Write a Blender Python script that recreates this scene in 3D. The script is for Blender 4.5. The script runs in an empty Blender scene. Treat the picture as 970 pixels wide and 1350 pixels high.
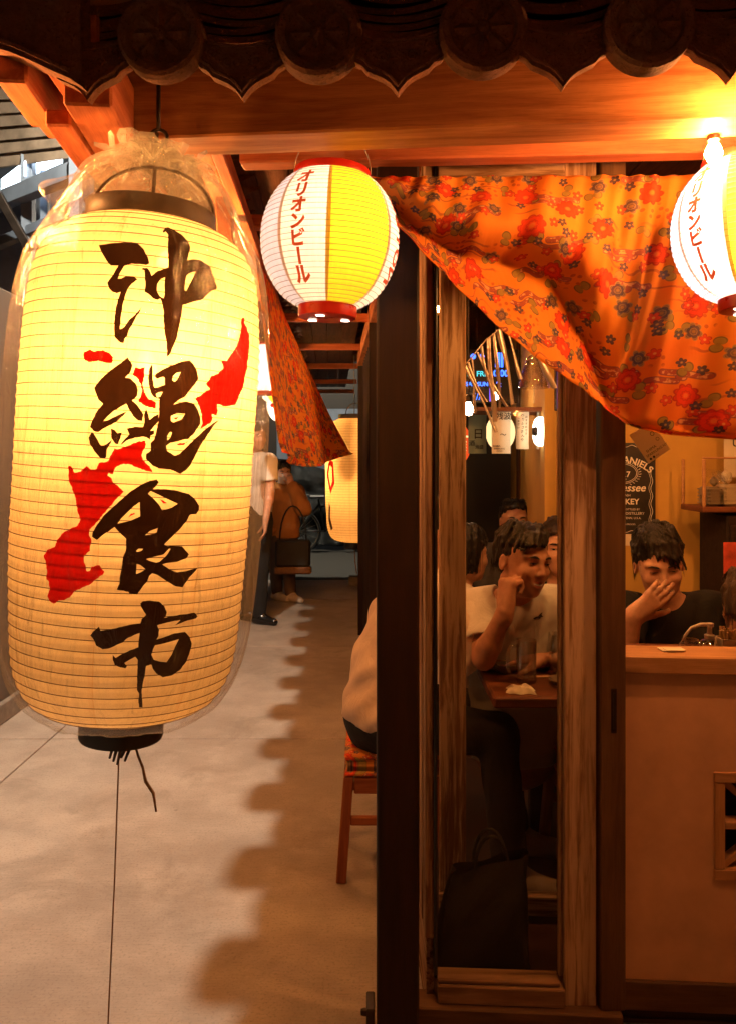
import bpy, bmesh, math, random
import numpy as np
from mathutils import Vector, Matrix
from mathutils.geometry import tessellate_polygon

random.seed(7)
rng = np.random.default_rng(11)
sc = bpy.context.scene
COL = sc.collection

# ------------------------------------------------------------------ camera
F, HOR, CAMH = 1050.0, 605.0, 1.42          # focal length in photo pixels, horizon row, eye height
cam_d = bpy.data.cameras.new("camera")
cam = bpy.data.objects.new("camera", cam_d)
COL.objects.link(cam)
cam.location = (0, 0, CAMH)
cam.rotation_euler = (math.radians(90), 0, 0)
cam_d.sensor_fit = 'VERTICAL'
cam_d.sensor_height = 24.0
cam_d.lens = 24.0 * F / 1350.0
cam_d.shift_y = -(675.0 - HOR) / 1350.0
cam_d.clip_start = 0.05
cam_d.clip_end = 400
sc.camera = cam

# ------------------------------------------------------------------ world (night)
w = bpy.data.worlds.new("World")
sc.world = w
w.use_nodes = True
nt = w.node_tree
bg = nt.nodes["Background"]
sky = nt.nodes.new("ShaderNodeTexSky")
sky.sky_type = 'NISHITA'
sky.sun_disc = False
sky.sun_elevation = math.radians(-2.0)
sky.sun_rotation = math.radians(200)
nt.links.new(sky.outputs[0], bg.inputs[0])
bg.inputs[1].default_value = 0.015

# ------------------------------------------------------------------ exposure
vs = sc.view_settings
vs.view_transform = 'Standard'
vs.look = 'None'
vs.exposure = 0.0
vs.gamma = 1.0
vs.use_curve_mapping = False
sc.cycles.max_bounces = 6
sc.cycles.diffuse_bounces = 3
sc.cycles.glossy_bounces = 3
sc.cycles.transmission_bounces = 4
sc.cycles.caustics_reflective = False
sc.cycles.caustics_refractive = False
sc.cycles.transparent_max_bounces = 16
sc.cycles.sample_clamp_indirect = 4.0
sc.cycles.use_denoising = True

FILL_POWER = 64.0  # power of the fill lanterns added behind the viewer
def at(px, py, Y):
    """a point of the place at depth Y, from where it stands in the photograph"""
    return Vector(((px - 485.0) / F * Y, Y, CAMH - (py - HOR) / F * Y))

def fy(X, base=2.02):                 # depth of the shop front at world X (right end a little nearer)
    return base - 0.065 * (X - 0.337)

def cx(Y, x0=0.164):                  # the shop's corridor side drifts left with depth
    return x0 - 0.043 * (Y - 2.0)

# ------------------------------------------------------------------ node helper
class T:
    def __init__(s, mat):
        mat.use_nodes = True
        s.t = mat.node_tree
        s.t.nodes.clear()
        s.out = s.t.nodes.new("ShaderNodeOutputMaterial")
    def n(s, kind, **kw):
        nd = s.t.nodes.new(kind)
        for k, v in kw.items():
            setattr(nd, k, v)
        return nd
    def put(s, sock, v):
        if isinstance(v, bpy.types.NodeSocket):
            s.t.links.new(v, sock)
        elif v is not None:
            if isinstance(v, (tuple, list)) and len(v) == 3 and sock.type == 'RGBA':
                v = (*v, 1)
            sock.default_value = v
    def m(s, op, a, b=None, c=None, clamp=False):
        nd = s.n("ShaderNodeMath", operation=op, use_clamp=clamp)
        for i, v in enumerate((a, b, c)):
            if v is not None:
                s.put(nd.inputs[i], v)
        return nd.outputs[0]
    def vm(s, op, a, b=None, out=0):
        nd = s.n("ShaderNodeVectorMath", operation=op)
        s.put(nd.inputs[0], a)
        if b is not None:
            s.put(nd.inputs[1], b)
        return nd.outputs[out]
    def mix(s, f, a, b, blend='MIX'):
        nd = s.n("ShaderNodeMix", data_type='RGBA', blend_type=blend)
        s.put(nd.inputs[0], f); s.put(nd.inputs[6], a); s.put(nd.inputs[7], b)
        return nd.outputs[2]
    def rng(s, v, a, b, c=0.0, d=1.0, smooth=False):
        nd = s.n("ShaderNodeMapRange", interpolation_type='SMOOTHSTEP' if smooth else 'LINEAR')
        for i, x in enumerate((v, a, b, c, d)):
            s.put(nd.inputs[i], x)
        return nd.outputs[0]
    def coord(s, which="Object"):
        return s.n("ShaderNodeTexCoord").outputs[which]
    def mapping(s, v, scale=(1, 1, 1), loc=(0, 0, 0)):
        nd = s.n("ShaderNodeMapping")
        s.put(nd.inputs[0], v); s.put(nd.inputs[1], loc); s.put(nd.inputs[3], scale)
        return nd.outputs[0]
    def noise(s, v, scale, detail=4, rough=0.55, dist=0.0, out=0):
        nd = s.n("ShaderNodeTexNoise")
        s.put(nd.inputs["Vector"], v); nd.inputs["Scale"].default_value = scale
        nd.inputs["Detail"].default_value = detail; nd.inputs["Roughness"].default_value = rough
        nd.inputs["Distortion"].default_value = dist
        return nd.outputs[out]
    def bump(s, h, strength=0.3, dist=0.002):
        nd = s.n("ShaderNodeBump")
        nd.inputs["Strength"].default_value = strength; nd.inputs["Distance"].default_value = dist
        s.put(nd.inputs["Height"], h)
        return nd.outputs[0]
    def bsdf(s, color=None, rough=0.6, normal=None, **kw):
        nd = s.n("ShaderNodeBsdfPrincipled")
        s.put(nd.inputs["Base Color"], color); s.put(nd.inputs["Roughness"], rough)
        if normal is not None:
            s.put(nd.inputs["Normal"], normal)
        for k, v in kw.items():
            s.put(nd.inputs[k.replace("_", " ")], v)
        return nd.outputs[0]
    def add(s, a, b, f):
        nd = s.n("ShaderNodeMixShader")
        s.put(nd.inputs[0], f); s.put(nd.inputs[1], a); s.put(nd.inputs[2], b)
        return nd.outputs[0]
    def fin(s, shader):
        s.t.links.new(shader, s.out.inputs[0])

MATS = {}
def mat(name, fn):
    m = bpy.data.materials.new(name)
    fn(T(m))
    MATS[name] = m
    return m

def rnd_off(t):
    """object coordinates shifted by a random amount per object"""
    r = t.n("ShaderNodeObjectInfo").outputs["Random"]
    return t.vm('ADD', t.coord("Object"), t.vm('SCALE', (3.1, 7.7, 5.3), None) if False else
                t.vm('MULTIPLY', (13.1, 7.7, 5.3), t.vm('ADD', (0, 0, 0), _c3(t, r))))
def _c3(t, v):
    nd = t.n("ShaderNodeCombineXYZ")
    for i in range(3):
        t.put(nd.inputs[i], v)
    return nd.outputs[0]

def wood(name, dark, light, rough=0.55, grain=1.0, wear=None, bump=0.25, vary=0.25):
    def fn(t):
        c = rnd_off(t)
        g = t.noise(t.mapping(c, (2.0 * grain, 30 * grain, 30 * grain)), 1.6, 6, 0.6, 0.8)
        g2 = t.noise(t.mapping(c, (1.2, 9, 9)), 2.2, 3, 0.5, 1.2)
        fine = t.noise(t.mapping(c, (9, 330, 330)), 2.0, 4, 0.7)
        f = t.m('ADD', t.m('MULTIPLY', g, 0.65), t.m('MULTIPLY', g2, 0.5))
        f = t.rng(f, 0.35, 0.82, smooth=True)
        col = t.mix(f, dark, light)
        col = t.mix(t.m('MULTIPLY', t.rng(fine, 0.50, 0.70), 0.32), col, tuple(x * 0.30 for x in dark))
        grime = t.rng(t.noise(c, 3.5, 5, 0.65), 0.52, 0.72)
        col = t.mix(t.m('MULTIPLY', grime, 0.3), col, tuple(x * 0.5 for x in dark))
        # knots
        vor = t.n("ShaderNodeTexVoronoi", feature='F1')
        t.put(vor.inputs["Vector"], t.mapping(c, (2.6, 8.5, 8.5))); vor.inputs["Scale"].default_value = 1.0
        k = t.rng(vor.outputs["Distance"], 0.16, 0.06, smooth=True)
        col = t.mix(t.m('MULTIPLY', k, 0.6), col, tuple(x * 0.45 for x in dark))
        if wear:
            wv = t.noise(t.mapping(c, (1.5, 22, 22)), 3.0, 5, 0.65, 0.5)
            wl = t.noise(c, 2.1, 3, 0.5)
            wf = t.rng(t.m('ADD', wv, t.m('MULTIPLY', wl, 0.5)), 0.62, 0.86, smooth=True)
            col = t.mix(t.m('MULTIPLY', wf, 0.9), col, wear)
        rr = t.rng(fine, 0.3, 0.7, rough + 0.02, min(1.0, rough + 0.25))
        t.fin(t.bsdf(col, rr, t.bump(t.m('ADD', t.m('MULTIPLY', g, 0.6), t.m('MULTIPLY', fine, 0.7)), bump + 0.1, 0.003), Specular_IOR_Level=0.22))
    return mat(name, fn)

def plain(name, color, rough=0.6, metal=0.0, var=0.18, scale=14.0, bump=0.08, **kw):
    def fn(t):
        c = t.coord("Object")
        n = t.noise(c, scale, 5, 0.6)
        col = t.mix(t.rng(n, 0.3, 0.75), tuple(x * (1 - var) for x in color), tuple(min(1, x * (1 + var)) for x in color))
        t.fin(t.bsdf(col, t.rng(n, 0.3, 0.7, max(0.02, rough - 0.06), min(1, rough + 0.08)),
                     t.bump(n, bump, 0.004) if bump else None, Metallic=metal, **kw))
    return mat(name, fn)

def emit(name, color, strength):
    def fn(t):
        e = t.n("ShaderNodeEmission")
        t.put(e.inputs[0], color); e.inputs[1].default_value = strength
        t.fin(e.outputs[0])
    return mat(name, fn)

# woods
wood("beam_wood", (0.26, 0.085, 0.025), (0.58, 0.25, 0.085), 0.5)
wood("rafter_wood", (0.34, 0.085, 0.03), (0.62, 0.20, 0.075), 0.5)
wood("dark_post", (0.009, 0.0035, 0.002), (0.022, 0.008, 0.004), 0.42, bump=0.12)
wood("dark_plank", (0.010, 0.006, 0.005), (0.03, 0.016, 0.010), 0.6)
wood("old_frame", (0.10, 0.045, 0.02), (0.24, 0.125, 0.06), 0.7, wear=(0.46, 0.30, 0.18), bump=0.5)
wood("old_frame_pale", (0.15, 0.07, 0.032), (0.32, 0.18, 0.095), 0.7, wear=(0.54, 0.36, 0.23), bump=0.5)
wood("rail_wood", (0.15, 0.075, 0.036), (0.30, 0.17, 0.09), 0.7, grain=0.6)
wood("jamb_wood", (0.07, 0.032, 0.012), (0.13, 0.065, 0.026), 0.5)
wood("cap_wood", (0.34, 0.16, 0.065), (0.52, 0.27, 0.12), 0.45)
wood("table_wood", (0.11, 0.035, 0.015), (0.22, 0.075, 0.03), 0.35)
wood("stool_wood", (0.22, 0.06, 0.025), (0.40, 0.13, 0.05), 0.45)
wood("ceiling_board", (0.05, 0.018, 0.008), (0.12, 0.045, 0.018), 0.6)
# paints and others
plain("plaster_pink", (0.60, 0.33, 0.19), 0.88, var=0.16, scale=7, bump=0.35)
plain("plaster_yellow", (0.52, 0.29, 0.06), 0.85, var=0.14, scale=4, bump=0.2)
def _tile(t):
    r = t.n("ShaderNodeObjectInfo").outputs["Random"]
    c = rnd_off(t)
    n = t.noise(c, 26, 7, 0.7, 0.4); n2 = t.noise(c, 7, 4, 0.6); g = t.noise(c, 190, 3, 0.65)
    col = t.mix(t.rng(n, 0.32, 0.68), (0.11, 0.046, 0.028), (0.27, 0.115, 0.066))
    col = t.mix(t.m('MULTIPLY', r, 0.5), col, (0.10, 0.055, 0.038))
    col = t.mix(t.m('MULTIPLY', t.rng(n2, 0.52, 0.66), 0.45), col, (0.22, 0.15, 0.105))
    col = t.mix(t.m('MULTIPLY', t.rng(g, 0.58, 0.68), 0.6), col, (0.03, 0.015, 0.01))
    t.fin(t.bsdf(col, 0.95, t.bump(t.m('ADD', t.m('MULTIPLY', n, 0.8), t.m('MULTIPLY', g, 0.7)), 0.9, 0.005), Specular_IOR_Level=0.2))
mat("tile_clay", _tile)
plain("mortar", (0.34, 0.19, 0.10), 0.9, var=0.2, scale=18, bump=0.4)
plain("black_wall", (0.018, 0.013, 0.010), 0.55, var=0.5, scale=3)
plain("black_lacquer", (0.008, 0.006, 0.005), 0.35, var=0.2)
plain("dark_ring", (0.05, 0.03, 0.02), 0.5)
plain("red_plastic", (0.50, 0.018, 0.008), 0.3, var=0.06, bump=0)
plain("dark_metal", (0.04, 0.03, 0.025), 0.45, 0.8)
plain("steel_blue", (0.16, 0.20, 0.27), 0.5, 0.3, var=0.3, scale=3)
plain("corrugated", (0.26, 0.20, 0.15), 0.6, 0.2, var=0.4, scale=5)
plain("grey_wall", (0.09, 0.07, 0.055), 0.8, var=0.35, scale=2)
plain("concrete_block", (0.20, 0.17, 0.14), 0.9, var=0.3, scale=20)
plain("rope", (0.20, 0.12, 0.06), 0.9, var=0.4, scale=90)
plain("string", (0.24, 0.15, 0.08), 0.8)
plain("wire", (0.30, 0.26, 0.2), 0.4, 0.7)
plain("white_paper", (0.66, 0.56, 0.42), 0.8, var=0.08, bump=0.02)
plain("green_paper", (0.22, 0.30, 0.24), 0.8, var=0.15, bump=0.02)
plain("ink", (0.012, 0.009, 0.009), 0.6, var=0.1, bump=0)
plain("print_white", (0.72, 0.66, 0.58), 0.5, var=0.05, bump=0)
plain("poster_black", (0.010, 0.008, 0.008), 0.35, var=0.2)
plain("skin", (0.56, 0.29, 0.18), 0.42, var=0.16, scale=45, bump=0.05, Subsurface_Weight=0.06)
plain("skin_tan", (0.52, 0.255, 0.15), 0.42, var=0.16, scale=45, bump=0.05, Subsurface_Weight=0.06)
plain("lip", (0.42, 0.12, 0.09), 0.45, var=0.05, bump=0)
plain("tooth", (0.75, 0.68, 0.58), 0.3, var=0.03, bump=0)
plain("eye_white", (0.62, 0.56, 0.50), 0.3, var=0.03, bump=0)
plain("eye_dark", (0.010, 0.006, 0.005), 0.15, var=0.1, bump=0)
plain("nail", (0.58, 0.32, 0.24), 0.35, var=0.04, bump=0)
def _hair(t):
    c = t.coord("Object")
    n = t.noise(t.mapping(c, (90, 90, 18)), 2.0, 5, 0.65, 1.2)
    n2 = t.noise(c, 25, 3)
    col = t.mix(t.rng(n, 0.35, 0.7), (0.0022, 0.0015, 0.0014), (0.012, 0.0065, 0.0045))
    t.fin(t.bsdf(col, t.rng(n2, 0.3, 0.7, 0.35, 0.55), t.bump(n, 0.9, 0.006)))
mat("hair_black", _hair)
def _hairb(t):
    c = t.coord("Object")
    n = t.noise(t.mapping(c, (90, 90, 18)), 2.0, 5, 0.65, 1.2)
    col = t.mix(t.rng(n, 0.35, 0.7), (0.02, 0.010, 0.006), (0.07, 0.035, 0.018))
    t.fin(t.bsdf(col, 0.5, t.bump(n, 0.9, 0.006)))
mat("hair_brown", _hairb)
def fabric(name, color, rough=0.9, weave=500, var=0.15):
    def fn(t):
        c = t.coord("Object")
        n = t.noise(c, 9, 4, 0.6)
        wv = t.noise(c, weave, 2, 0.5)
        cr = t.noise(t.mapping(c, (1, 1, 0.45)), 16, 3, 0.5, 1.5)
        col = t.mix(t.rng(n, 0.3, 0.7), tuple(x * (1 - var) for x in color), color)
        t.fin(t.bsdf(col, rough, t.bump(t.m('ADD', t.m('MULTIPLY', cr, 1.0), t.m('MULTIPLY', wv, 0.06)), 0.55, 0.012), Sheen_Weight=0.0))
    return mat(name, fn)
fabric("white_cotton", (0.74, 0.68, 0.60))
fabric("pale_cotton", (0.72, 0.56, 0.44))
fabric("black_cotton", (0.006, 0.005, 0.005))
fabric("dark_denim", (0.006, 0.0055, 0.0065))
fabric("mustard_cloth", (0.42, 0.17, 0.04))
fabric("brown_cloth", (0.10, 0.06, 0.04))
fabric("grey_cloth", (0.08, 0.07, 0.06))
fabric("mask_cloth", (0.62, 0.52, 0.48))
plain("black_shoe", (0.010, 0.009, 0.009), 0.2, var=0.2)
plain("white_shoe", (0.42, 0.35, 0.28), 0.6)
plain("towel", (0.72, 0.62, 0.46), 0.95, var=0.1, scale=60, bump=0.5)
plain("ceramic", (0.24, 0.18, 0.12), 0.3)
plain("ceramic_dark", (0.05, 0.035, 0.03), 0.25)
plain("straw_white", (0.70, 0.62, 0.52), 0.4)
plain("chopstick_wood", (0.55, 0.36, 0.18), 0.6, var=0.2, scale=60)
plain("plastic_box", (0.55, 0.44, 0.30), 0.5)
plain("brass", (0.5, 0.3, 0.1), 0.35, 0.9)
plain("red_print", (0.50, 0.06, 0.03), 0.7, var=0.6, scale=16)
plain("bike_black", (0.012, 0.012, 0.013), 0.4)
plain("tyre", (0.012, 0.012, 0.012), 0.8)
plain("bag_black", (0.0035, 0.0022, 0.0018), 0.7, var=0.3, scale=10)
plain("basket_brown", (0.18, 0.08, 0.03), 0.7, var=0.3, scale=40)

# emitters
emit("bulb_glow", (1.0, 0.37, 0.095), 1400.0)
emit("bulb_inside", (1.0, 0.72, 0.42), 90.0)
emit("sconce_glow", (1.0, 0.88, 0.66), 9.0)
emit("tube_glow", (0.75, 0.90, 1.0), 7.0)
emit("neon_blue", (0.05, 0.16, 1.0), 4.0)
emit("neon_cyan", (0.10, 0.75, 0.85), 1.6)
emit("neon_violet", (0.25, 0.12, 1.0), 1.6)
emit("red_paper_glow", (1.0, 0.10, 0.02), 1.1)
emit("cream_paper_glow", (1.0, 0.66, 0.30), 1.9)
emit("arcade_lamp_glow", (1.0, 0.86, 0.64), 15500.0)

# concrete floor
def _floor(t):
    c = t.n("ShaderNodeNewGeometry").outputs["Position"]
    big = t.noise(c, 0.8, 4, 0.6)
    mid = t.noise(c, 5.0, 6, 0.65)
    sp = t.noise(c, 120, 3, 0.6)
    streak = t.noise(t.mapping(c, (5, 110, 1)), 2.0, 5, 0.7)      # broom marks across the walk
    f = t.m('ADD', t.m('MULTIPLY', big, 0.45), t.m('ADD', t.m('MULTIPLY', mid, 0.35), t.m('MULTIPLY', streak, 0.16)))
    col = t.mix(t.rng(f, 0.36, 0.62, smooth=True), (0.23, 0.185, 0.155), (0.40, 0.335, 0.285))
    col = t.mix(t.m('MULTIPLY', t.rng(sp, 0.52, 0.70), 0.45), col, (0.12, 0.095, 0.08))
    stain = t.rng(t.noise(c, 2.3, 7, 0.7, 0.6), 0.54, 0.66)
    col = t.mix(t.m('MULTIPLY', stain, 0.38), col, (0.13, 0.10, 0.08))
    vor = t.n("ShaderNodeTexVoronoi", feature='F1')
    t.put(vor.inputs["Vector"], c); vor.inputs["Scale"].default_value = 7.0
    spot = t.m('MULTIPLY', t.rng(vor.outputs["Distance"], 0.075, 0.03), t.rng(t.noise(c, 3.3), 0.52, 0.6))
    col = t.mix(t.m('MULTIPLY', spot, 0.55), col, (0.07, 0.055, 0.04))
    h = t.m('ADD', t.m('MULTIPLY', streak, 0.7), t.m('MULTIPLY', sp, 0.5))
    t.fin(t.bsdf(col, t.rng(mid, 0.3, 0.7, 0.55, 0.8), t.bump(h, 0.35, 0.003)))
mat("concrete_floor", _floor)
plain("asphalt", (0.055, 0.052, 0.046), 0.8, var=0.35, scale=60, bump=0.5)
plain("shop_floor_dark", (0.045, 0.018, 0.011), 0.4, var=0.4, scale=6)
plain("joint_dirt", (0.03, 0.024, 0.02), 0.95)

# translucent papers
def paper(name, color, diff=0.25, see=0.12, warm=None, seams=0, bumpy=0.0):
    def fn(t):
        uv = t.coord("UV")
        n = t.noise(t.mapping(uv, (9, 3, 1)), 9.0, 5, 0.6, 0.6)
        fib = t.noise(t.mapping(uv, (220, 25, 1)), 2.0, 3, 0.6)
        f = t.m('ADD', t.m('MULTIPLY', n, 0.7), t.m('MULTIPLY', fib, 0.3))
        col = t.mix(t.rng(f, 0.3, 0.7), tuple(x * 0.84 for x in color), color)
        if seams:
            u = t.n("ShaderNodeSeparateXYZ"); t.put(u.inputs[0], uv)
            wob = t.m('MULTIPLY', t.noise(t.mapping(uv, (2, 9, 1)), 1.0), 0.03)
            fr = t.m('FRACT', t.m('ADD', t.m('MULTIPLY', u.outputs[0], float(seams)), wob))
            s1 = t.m('MULTIPLY', t.m('LESS_THAN', fr, 0.055), 0.16)
            s2 = t.m('MULTIPLY', t.rng(t.m('ABSOLUTE', t.m('SUBTRACT', fr, 0.055)), 0.008, 0.003), 0.35)
            col = t.mix(t.m('ADD', s1, s2, clamp=True), col, tuple(x * y for x, y in zip(color, (0.75, 0.5, 0.25))))
        tr = t.n("ShaderNodeBsdfTranslucent"); t.put(tr.inputs[0], col)
        df = t.bsdf(col, 0.7)
        sh = t.add(tr.outputs[0], df, diff)
        tp = t.n("ShaderNodeBsdfTransparent"); t.put(tp.inputs[0], col)
        t.fin(t.add(sh, tp.outputs[0], see))
    return mat(name, fn)
paper("lantern_paper", (0.92, 0.80, 0.58), 0.2, 0.10, seams=8)
paper("panel_white", (0.90, 0.84, 0.76), 0.2, 0.10)
paper("panel_yellow", (0.92, 0.62, 0.03), 0.2, 0.10)
paper("panel_blue", (0.60, 0.60, 0.78), 0.2, 0.10)
def _ink(name, color, tr):
    def fn(t):
        c = t.coord("Object")
        n = t.noise(t.mapping(c, (30, 30, 12)), 3.0, 4)
        col = t.mix(t.rng(n, 0.3, 0.7), tuple(x * 0.75 for x in color), color)
        df = t.bsdf(col, 0.55)
        b = t.n("ShaderNodeBsdfTranslucent"); t.put(b.inputs[0], col)
        t.fin(t.add(df, b.outputs[0], tr))
    return mat(name, fn)
paper("flyer_paper", (0.80, 0.66, 0.42), 0.5, 0.0)
_ink("brush_ink", (0.030, 0.012, 0.006), 0.55)
_ink("red_ink", (0.72, 0.012, 0.012), 0.75)
_ink("orange_ink", (0.62, 0.09, 0.025), 0.6)
_ink("bamboo", (0.13, 0.05, 0.014), 0.06)
_ink("cool_rib", (0.22, 0.15, 0.18), 0.12)

def _plastic(t):
    c = t.coord("Object")
    n = t.noise(t.mapping(c, (5, 5, 1.2)), 5.0, 5, 0.65, 1.4)
    n2 = t.noise(t.mapping(c, (30, 30, 3)), 2.0, 3, 0.6, 0.6)
    sx = t.n("ShaderNodeSeparateXYZ"); t.put(sx.inputs[0], c); zz = sx.outputs[2]
    nor = t.bump(t.m('ADD', n, t.m('MULTIPLY', n2, 0.35)), 0.7, 0.014)
    g = t.n("ShaderNodeBsdfGlossy"); g.inputs["Roughness"].default_value = 0.13
    t.put(g.inputs[0], (0.9, 0.9, 0.9)); t.put(g.inputs["Normal"], nor)
    d = t.n("ShaderNodeBsdfDiffuse"); t.put(d.inputs[0], (0.8, 0.78, 0.72))
    tl = t.n("ShaderNodeBsdfTranslucent"); t.put(tl.inputs[0], (0.8, 0.78, 0.72))
    tp = t.n("ShaderNodeBsdfTransparent"); t.put(tp.inputs[0], (0.97, 0.97, 0.97))
    lw = t.n("ShaderNodeLayerWeight"); lw.inputs[0].default_value = 0.35
    t.put(lw.inputs["Normal"], nor)
    milky = t.add(d.outputs[0], tl.outputs[0], 0.5)
    crease = t.rng(n2, 0.60, 0.75)
    sh = t.add(tp.outputs[0], milky, t.m('ADD', t.m('MULTIPLY', t.rng(zz, 0.44, 0.60), 0.30), t.m('ADD', t.m('MULTIPLY', crease, 0.30), t.m('MULTIPLY', lw.outputs["Facing"], 0.15))))
    t.fin(t.add(sh, g.outputs[0], t.m('ADD', 0.045, t.m('MULTIPLY', lw.outputs["Facing"], 0.26))))
mat("clear_plastic", _plastic)
def _glass(t):
    lw = t.n("ShaderNodeLayerWeight"); lw.inputs[0].default_value = 0.12
    g = t.n("ShaderNodeBsdfGlossy"); g.inputs["Roughness"].default_value = 0.02
    tp = t.n("ShaderNodeBsdfTransparent"); t.put(tp.inputs[0], (0.93, 0.92, 0.90))
    t.fin(t.add(tp.outputs[0], g.outputs[0], t.m('ADD', 0.012, t.m('MULTIPLY', lw.outputs["Fresnel"], 0.25))))
mat("window_glass", _glass)
def _glass2(t):
    lw = t.n("ShaderNodeLayerWeight"); lw.inputs[0].default_value = 0.4
    g = t.n("ShaderNodeBsdfGlossy"); g.inputs["Roughness"].default_value = 0.04
    tp = t.n("ShaderNodeBsdfTransparent"); t.put(tp.inputs[0], (0.965, 0.955, 0.94))
    t.fin(t.add(tp.outputs[0], g.outputs[0], t.m('ADD', 0.10, t.m('MULTIPLY', lw.outputs["Facing"], 0.75))))
mat("mug_glass", _glass2)
def _tarp(t):
    c = t.coord("Object")
    n = t.noise(c, 7, 6, 0.65, 2.0)
    t.fin(t.bsdf((0.012, 0.014, 0.014), 0.22, t.bump(n, 1.0, 0.05)))
mat("black_tarp", _tarp)
def _foil(t):
    c = t.coord("Object")
    n = t.noise(c, 14, 3)
    t.fin(t.bsdf((0.42, 0.33, 0.28), 0.28, t.bump(n, 0.6, 0.01), Metallic=0.55))
mat("silver_ribbon", _foil)

# printed cloth: flowers, drifting clouds, leaves and dots on orange
def bingata(name, base=(0.80, 0.235, 0.018), base2=(0.86, 0.33, 0.03), translucent=0.45):
    def fn(t):
        uv = t.coord("UV")
        warp = t.vm('SUBTRACT', t.noise(uv, 6, 2, 0.5, out=1), (0.5, 0.5, 0.5))
        nd = t.n("ShaderNodeVectorMath", operation='SCALE'); t.put(nd.inputs[0], warp); nd.inputs[3].default_value = 0.02
        uvw = t.vm('ADD', uv, nd.outputs[0])
        col = t.mix(t.rng(t.noise(uv, 5, 2), 0.4, 0.65), base, base2)
        def cell(scale, off, rnd=0.75):
            scale = (scale[0] * 1.32, scale[1] * 1.32)
            p = t.mapping(uvw, (scale[0], scale[1], 1), off)
            v = t.n("ShaderNodeTexVoronoi", voronoi_dimensions='2D', feature='F1')
            t.put(v.inputs["Vector"], p); v.inputs["Scale"].default_value = 1.0; v.inputs["Randomness"].default_value = rnd
            l = t.vm('SUBTRACT', p, v.outputs["Position"])
            s = t.n("ShaderNodeSeparateXYZ"); t.put(s.inputs[0], l)
            r = t.n("ShaderNodeSeparateColor"); t.put(r.inputs[0], v.outputs["Color"])
            return s.outputs[0], s.outputs[1], r.outputs
        def smooth_lt(a, b, w):
            return t.rng(t.m('SUBTRACT', a, b), w, -w)
        def flower(col, scale, off, petals, size, c1, c2, cc, prob, sharp=0.35, ringed=True):
            x, y, r = cell((scale, scale), off)
            ang = t.m('ADD', t.m('ARCTAN2', y, x), t.m('MULTIPLY', r[1], 6.28))
            rad = t.m('SQRT', t.m('ADD', t.m('MULTIPLY', x, x), t.m('MULTIPLY', y, y)))
            pet = t.m('ABSOLUTE', t.m('COSINE', t.m('MULTIPLY', ang, petals / 2.0)))
            R = t.m('MULTIPLY', size, t.m('ADD', 1 - sharp, t.m('MULTIPLY', pet, sharp)))
            gate = t.m('LESS_THAN', r[0], prob)
            mk = t.m('MULTIPLY', smooth_lt(rad, R, 0.012), gate)
            inner = smooth_lt(rad, t.m('MULTIPLY', R, 0.86), 0.012)
            cc1 = t.mix(inner, c2, c1)
            if ringed:
                ring = t.m('SINE', t.m('ADD', t.m('MULTIPLY', t.m('DIVIDE', rad, R), 15.0), t.m('MULTIPLY', pet, 3.0)))
                cc1 = t.mix(t.m('MULTIPLY', t.rng(ring, 0.45, 0.8), 0.55), cc1, c2)
            cc1 = t.mix(smooth_lt(rad, size * 0.2, 0.02), cc1, cc)
            return t.mix(t.m('MULTIPLY', mk, 0.92), col, cc1)
        def pill(x, y, ox, oy, hx, rr):
            qx = t.m('MAXIMUM', t.m('SUBTRACT', t.m('ABSOLUTE', t.m('SUBTRACT', x, ox)), hx), 0.0)
            yy = t.m('MULTIPLY', t.m('SUBTRACT', y, oy), 0.55)
            return t.m('SUBTRACT', t.m('SQRT', t.m('ADD', t.m('MULTIPLY', qx, qx), t.m('MULTIPLY', yy, yy))), rr)
        def clouds(col, off, prob, c1, c2):
            x, y, r = cell((4.0, 7.5), off, 0.6)
            d = t.m('MINIMUM', pill(x, y, 0.08, 0.06, 0.26, 0.045), pill(x, y, -0.16, -0.13, 0.16, 0.04))
            d = t.m('MINIMUM', d, pill(x, y, 0.05, -0.03, 0.02, 0.05))
            gate = t.m('LESS_THAN', r[0], prob)
            mk = t.m('MULTIPLY', t.rng(d, 0.006, -0.006), gate)
            inn = t.rng(d, -0.008, -0.018)
            ic = t.mix(t.rng(t.noise(uv, 70, 2), 0.52, 0.6), c1, (0.75, 0.42, 0.16))
            return t.mix(t.m('MULTIPLY', mk, 0.85), col, t.mix(inn, c2, ic))
        # sprigs and dots
        dx, dy, dr = cell((38, 38), (3.3, 1.7, 0), 0.5)
        dd = t.m('SQRT', t.m('ADD', t.m('MULTIPLY', dx, dx), t.m('MULTIPLY', dy, dy)))
        dm = t.m('MULTIPLY', t.rng(dd, 0.28, 0.2), t.rng(t.noise(uv, 8, 1), 0.58, 0.62))
        col = t.mix(t.m('MULTIPLY', dm, 0.7), col, (0.42, 0.08, 0.02))
        wv = t.n("ShaderNodeTexWave", wave_type='RINGS'); t.put(wv.inputs["Vector"], t.mapping(uv, (6, 6, 1))); wv.inputs["Scale"].default_value = 1.4
        wv.inputs["Distortion"].default_value = 9.0; wv.inputs["Detail"].default_value = 2.5
        sm = t.m('MULTIPLY', t.rng(wv.outputs[1], 0.9, 0.97), t.rng(t.noise(t.mapping(uv, (1, 1, 1), (4, 4, 0)), 6.5, 1), 0.55, 0.6))
        col = t.mix(t.m('MULTIPLY', sm, 0.7), col, (0.40, 0.10, 0.03))
        col = clouds(col, (0.3, 0.1, 0), 0.85, (0.33, 0.07, 0.05), (0.16, 0.045, 0.07))
        col = flower(col, 11.0, (5.1, 2.2, 0), 2, 0.30, (0.36, 0.25, 0.05), (0.15, 0.12, 0.04), (0.3, 0.2, 0.05), 0.7, 0.85, False)
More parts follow.
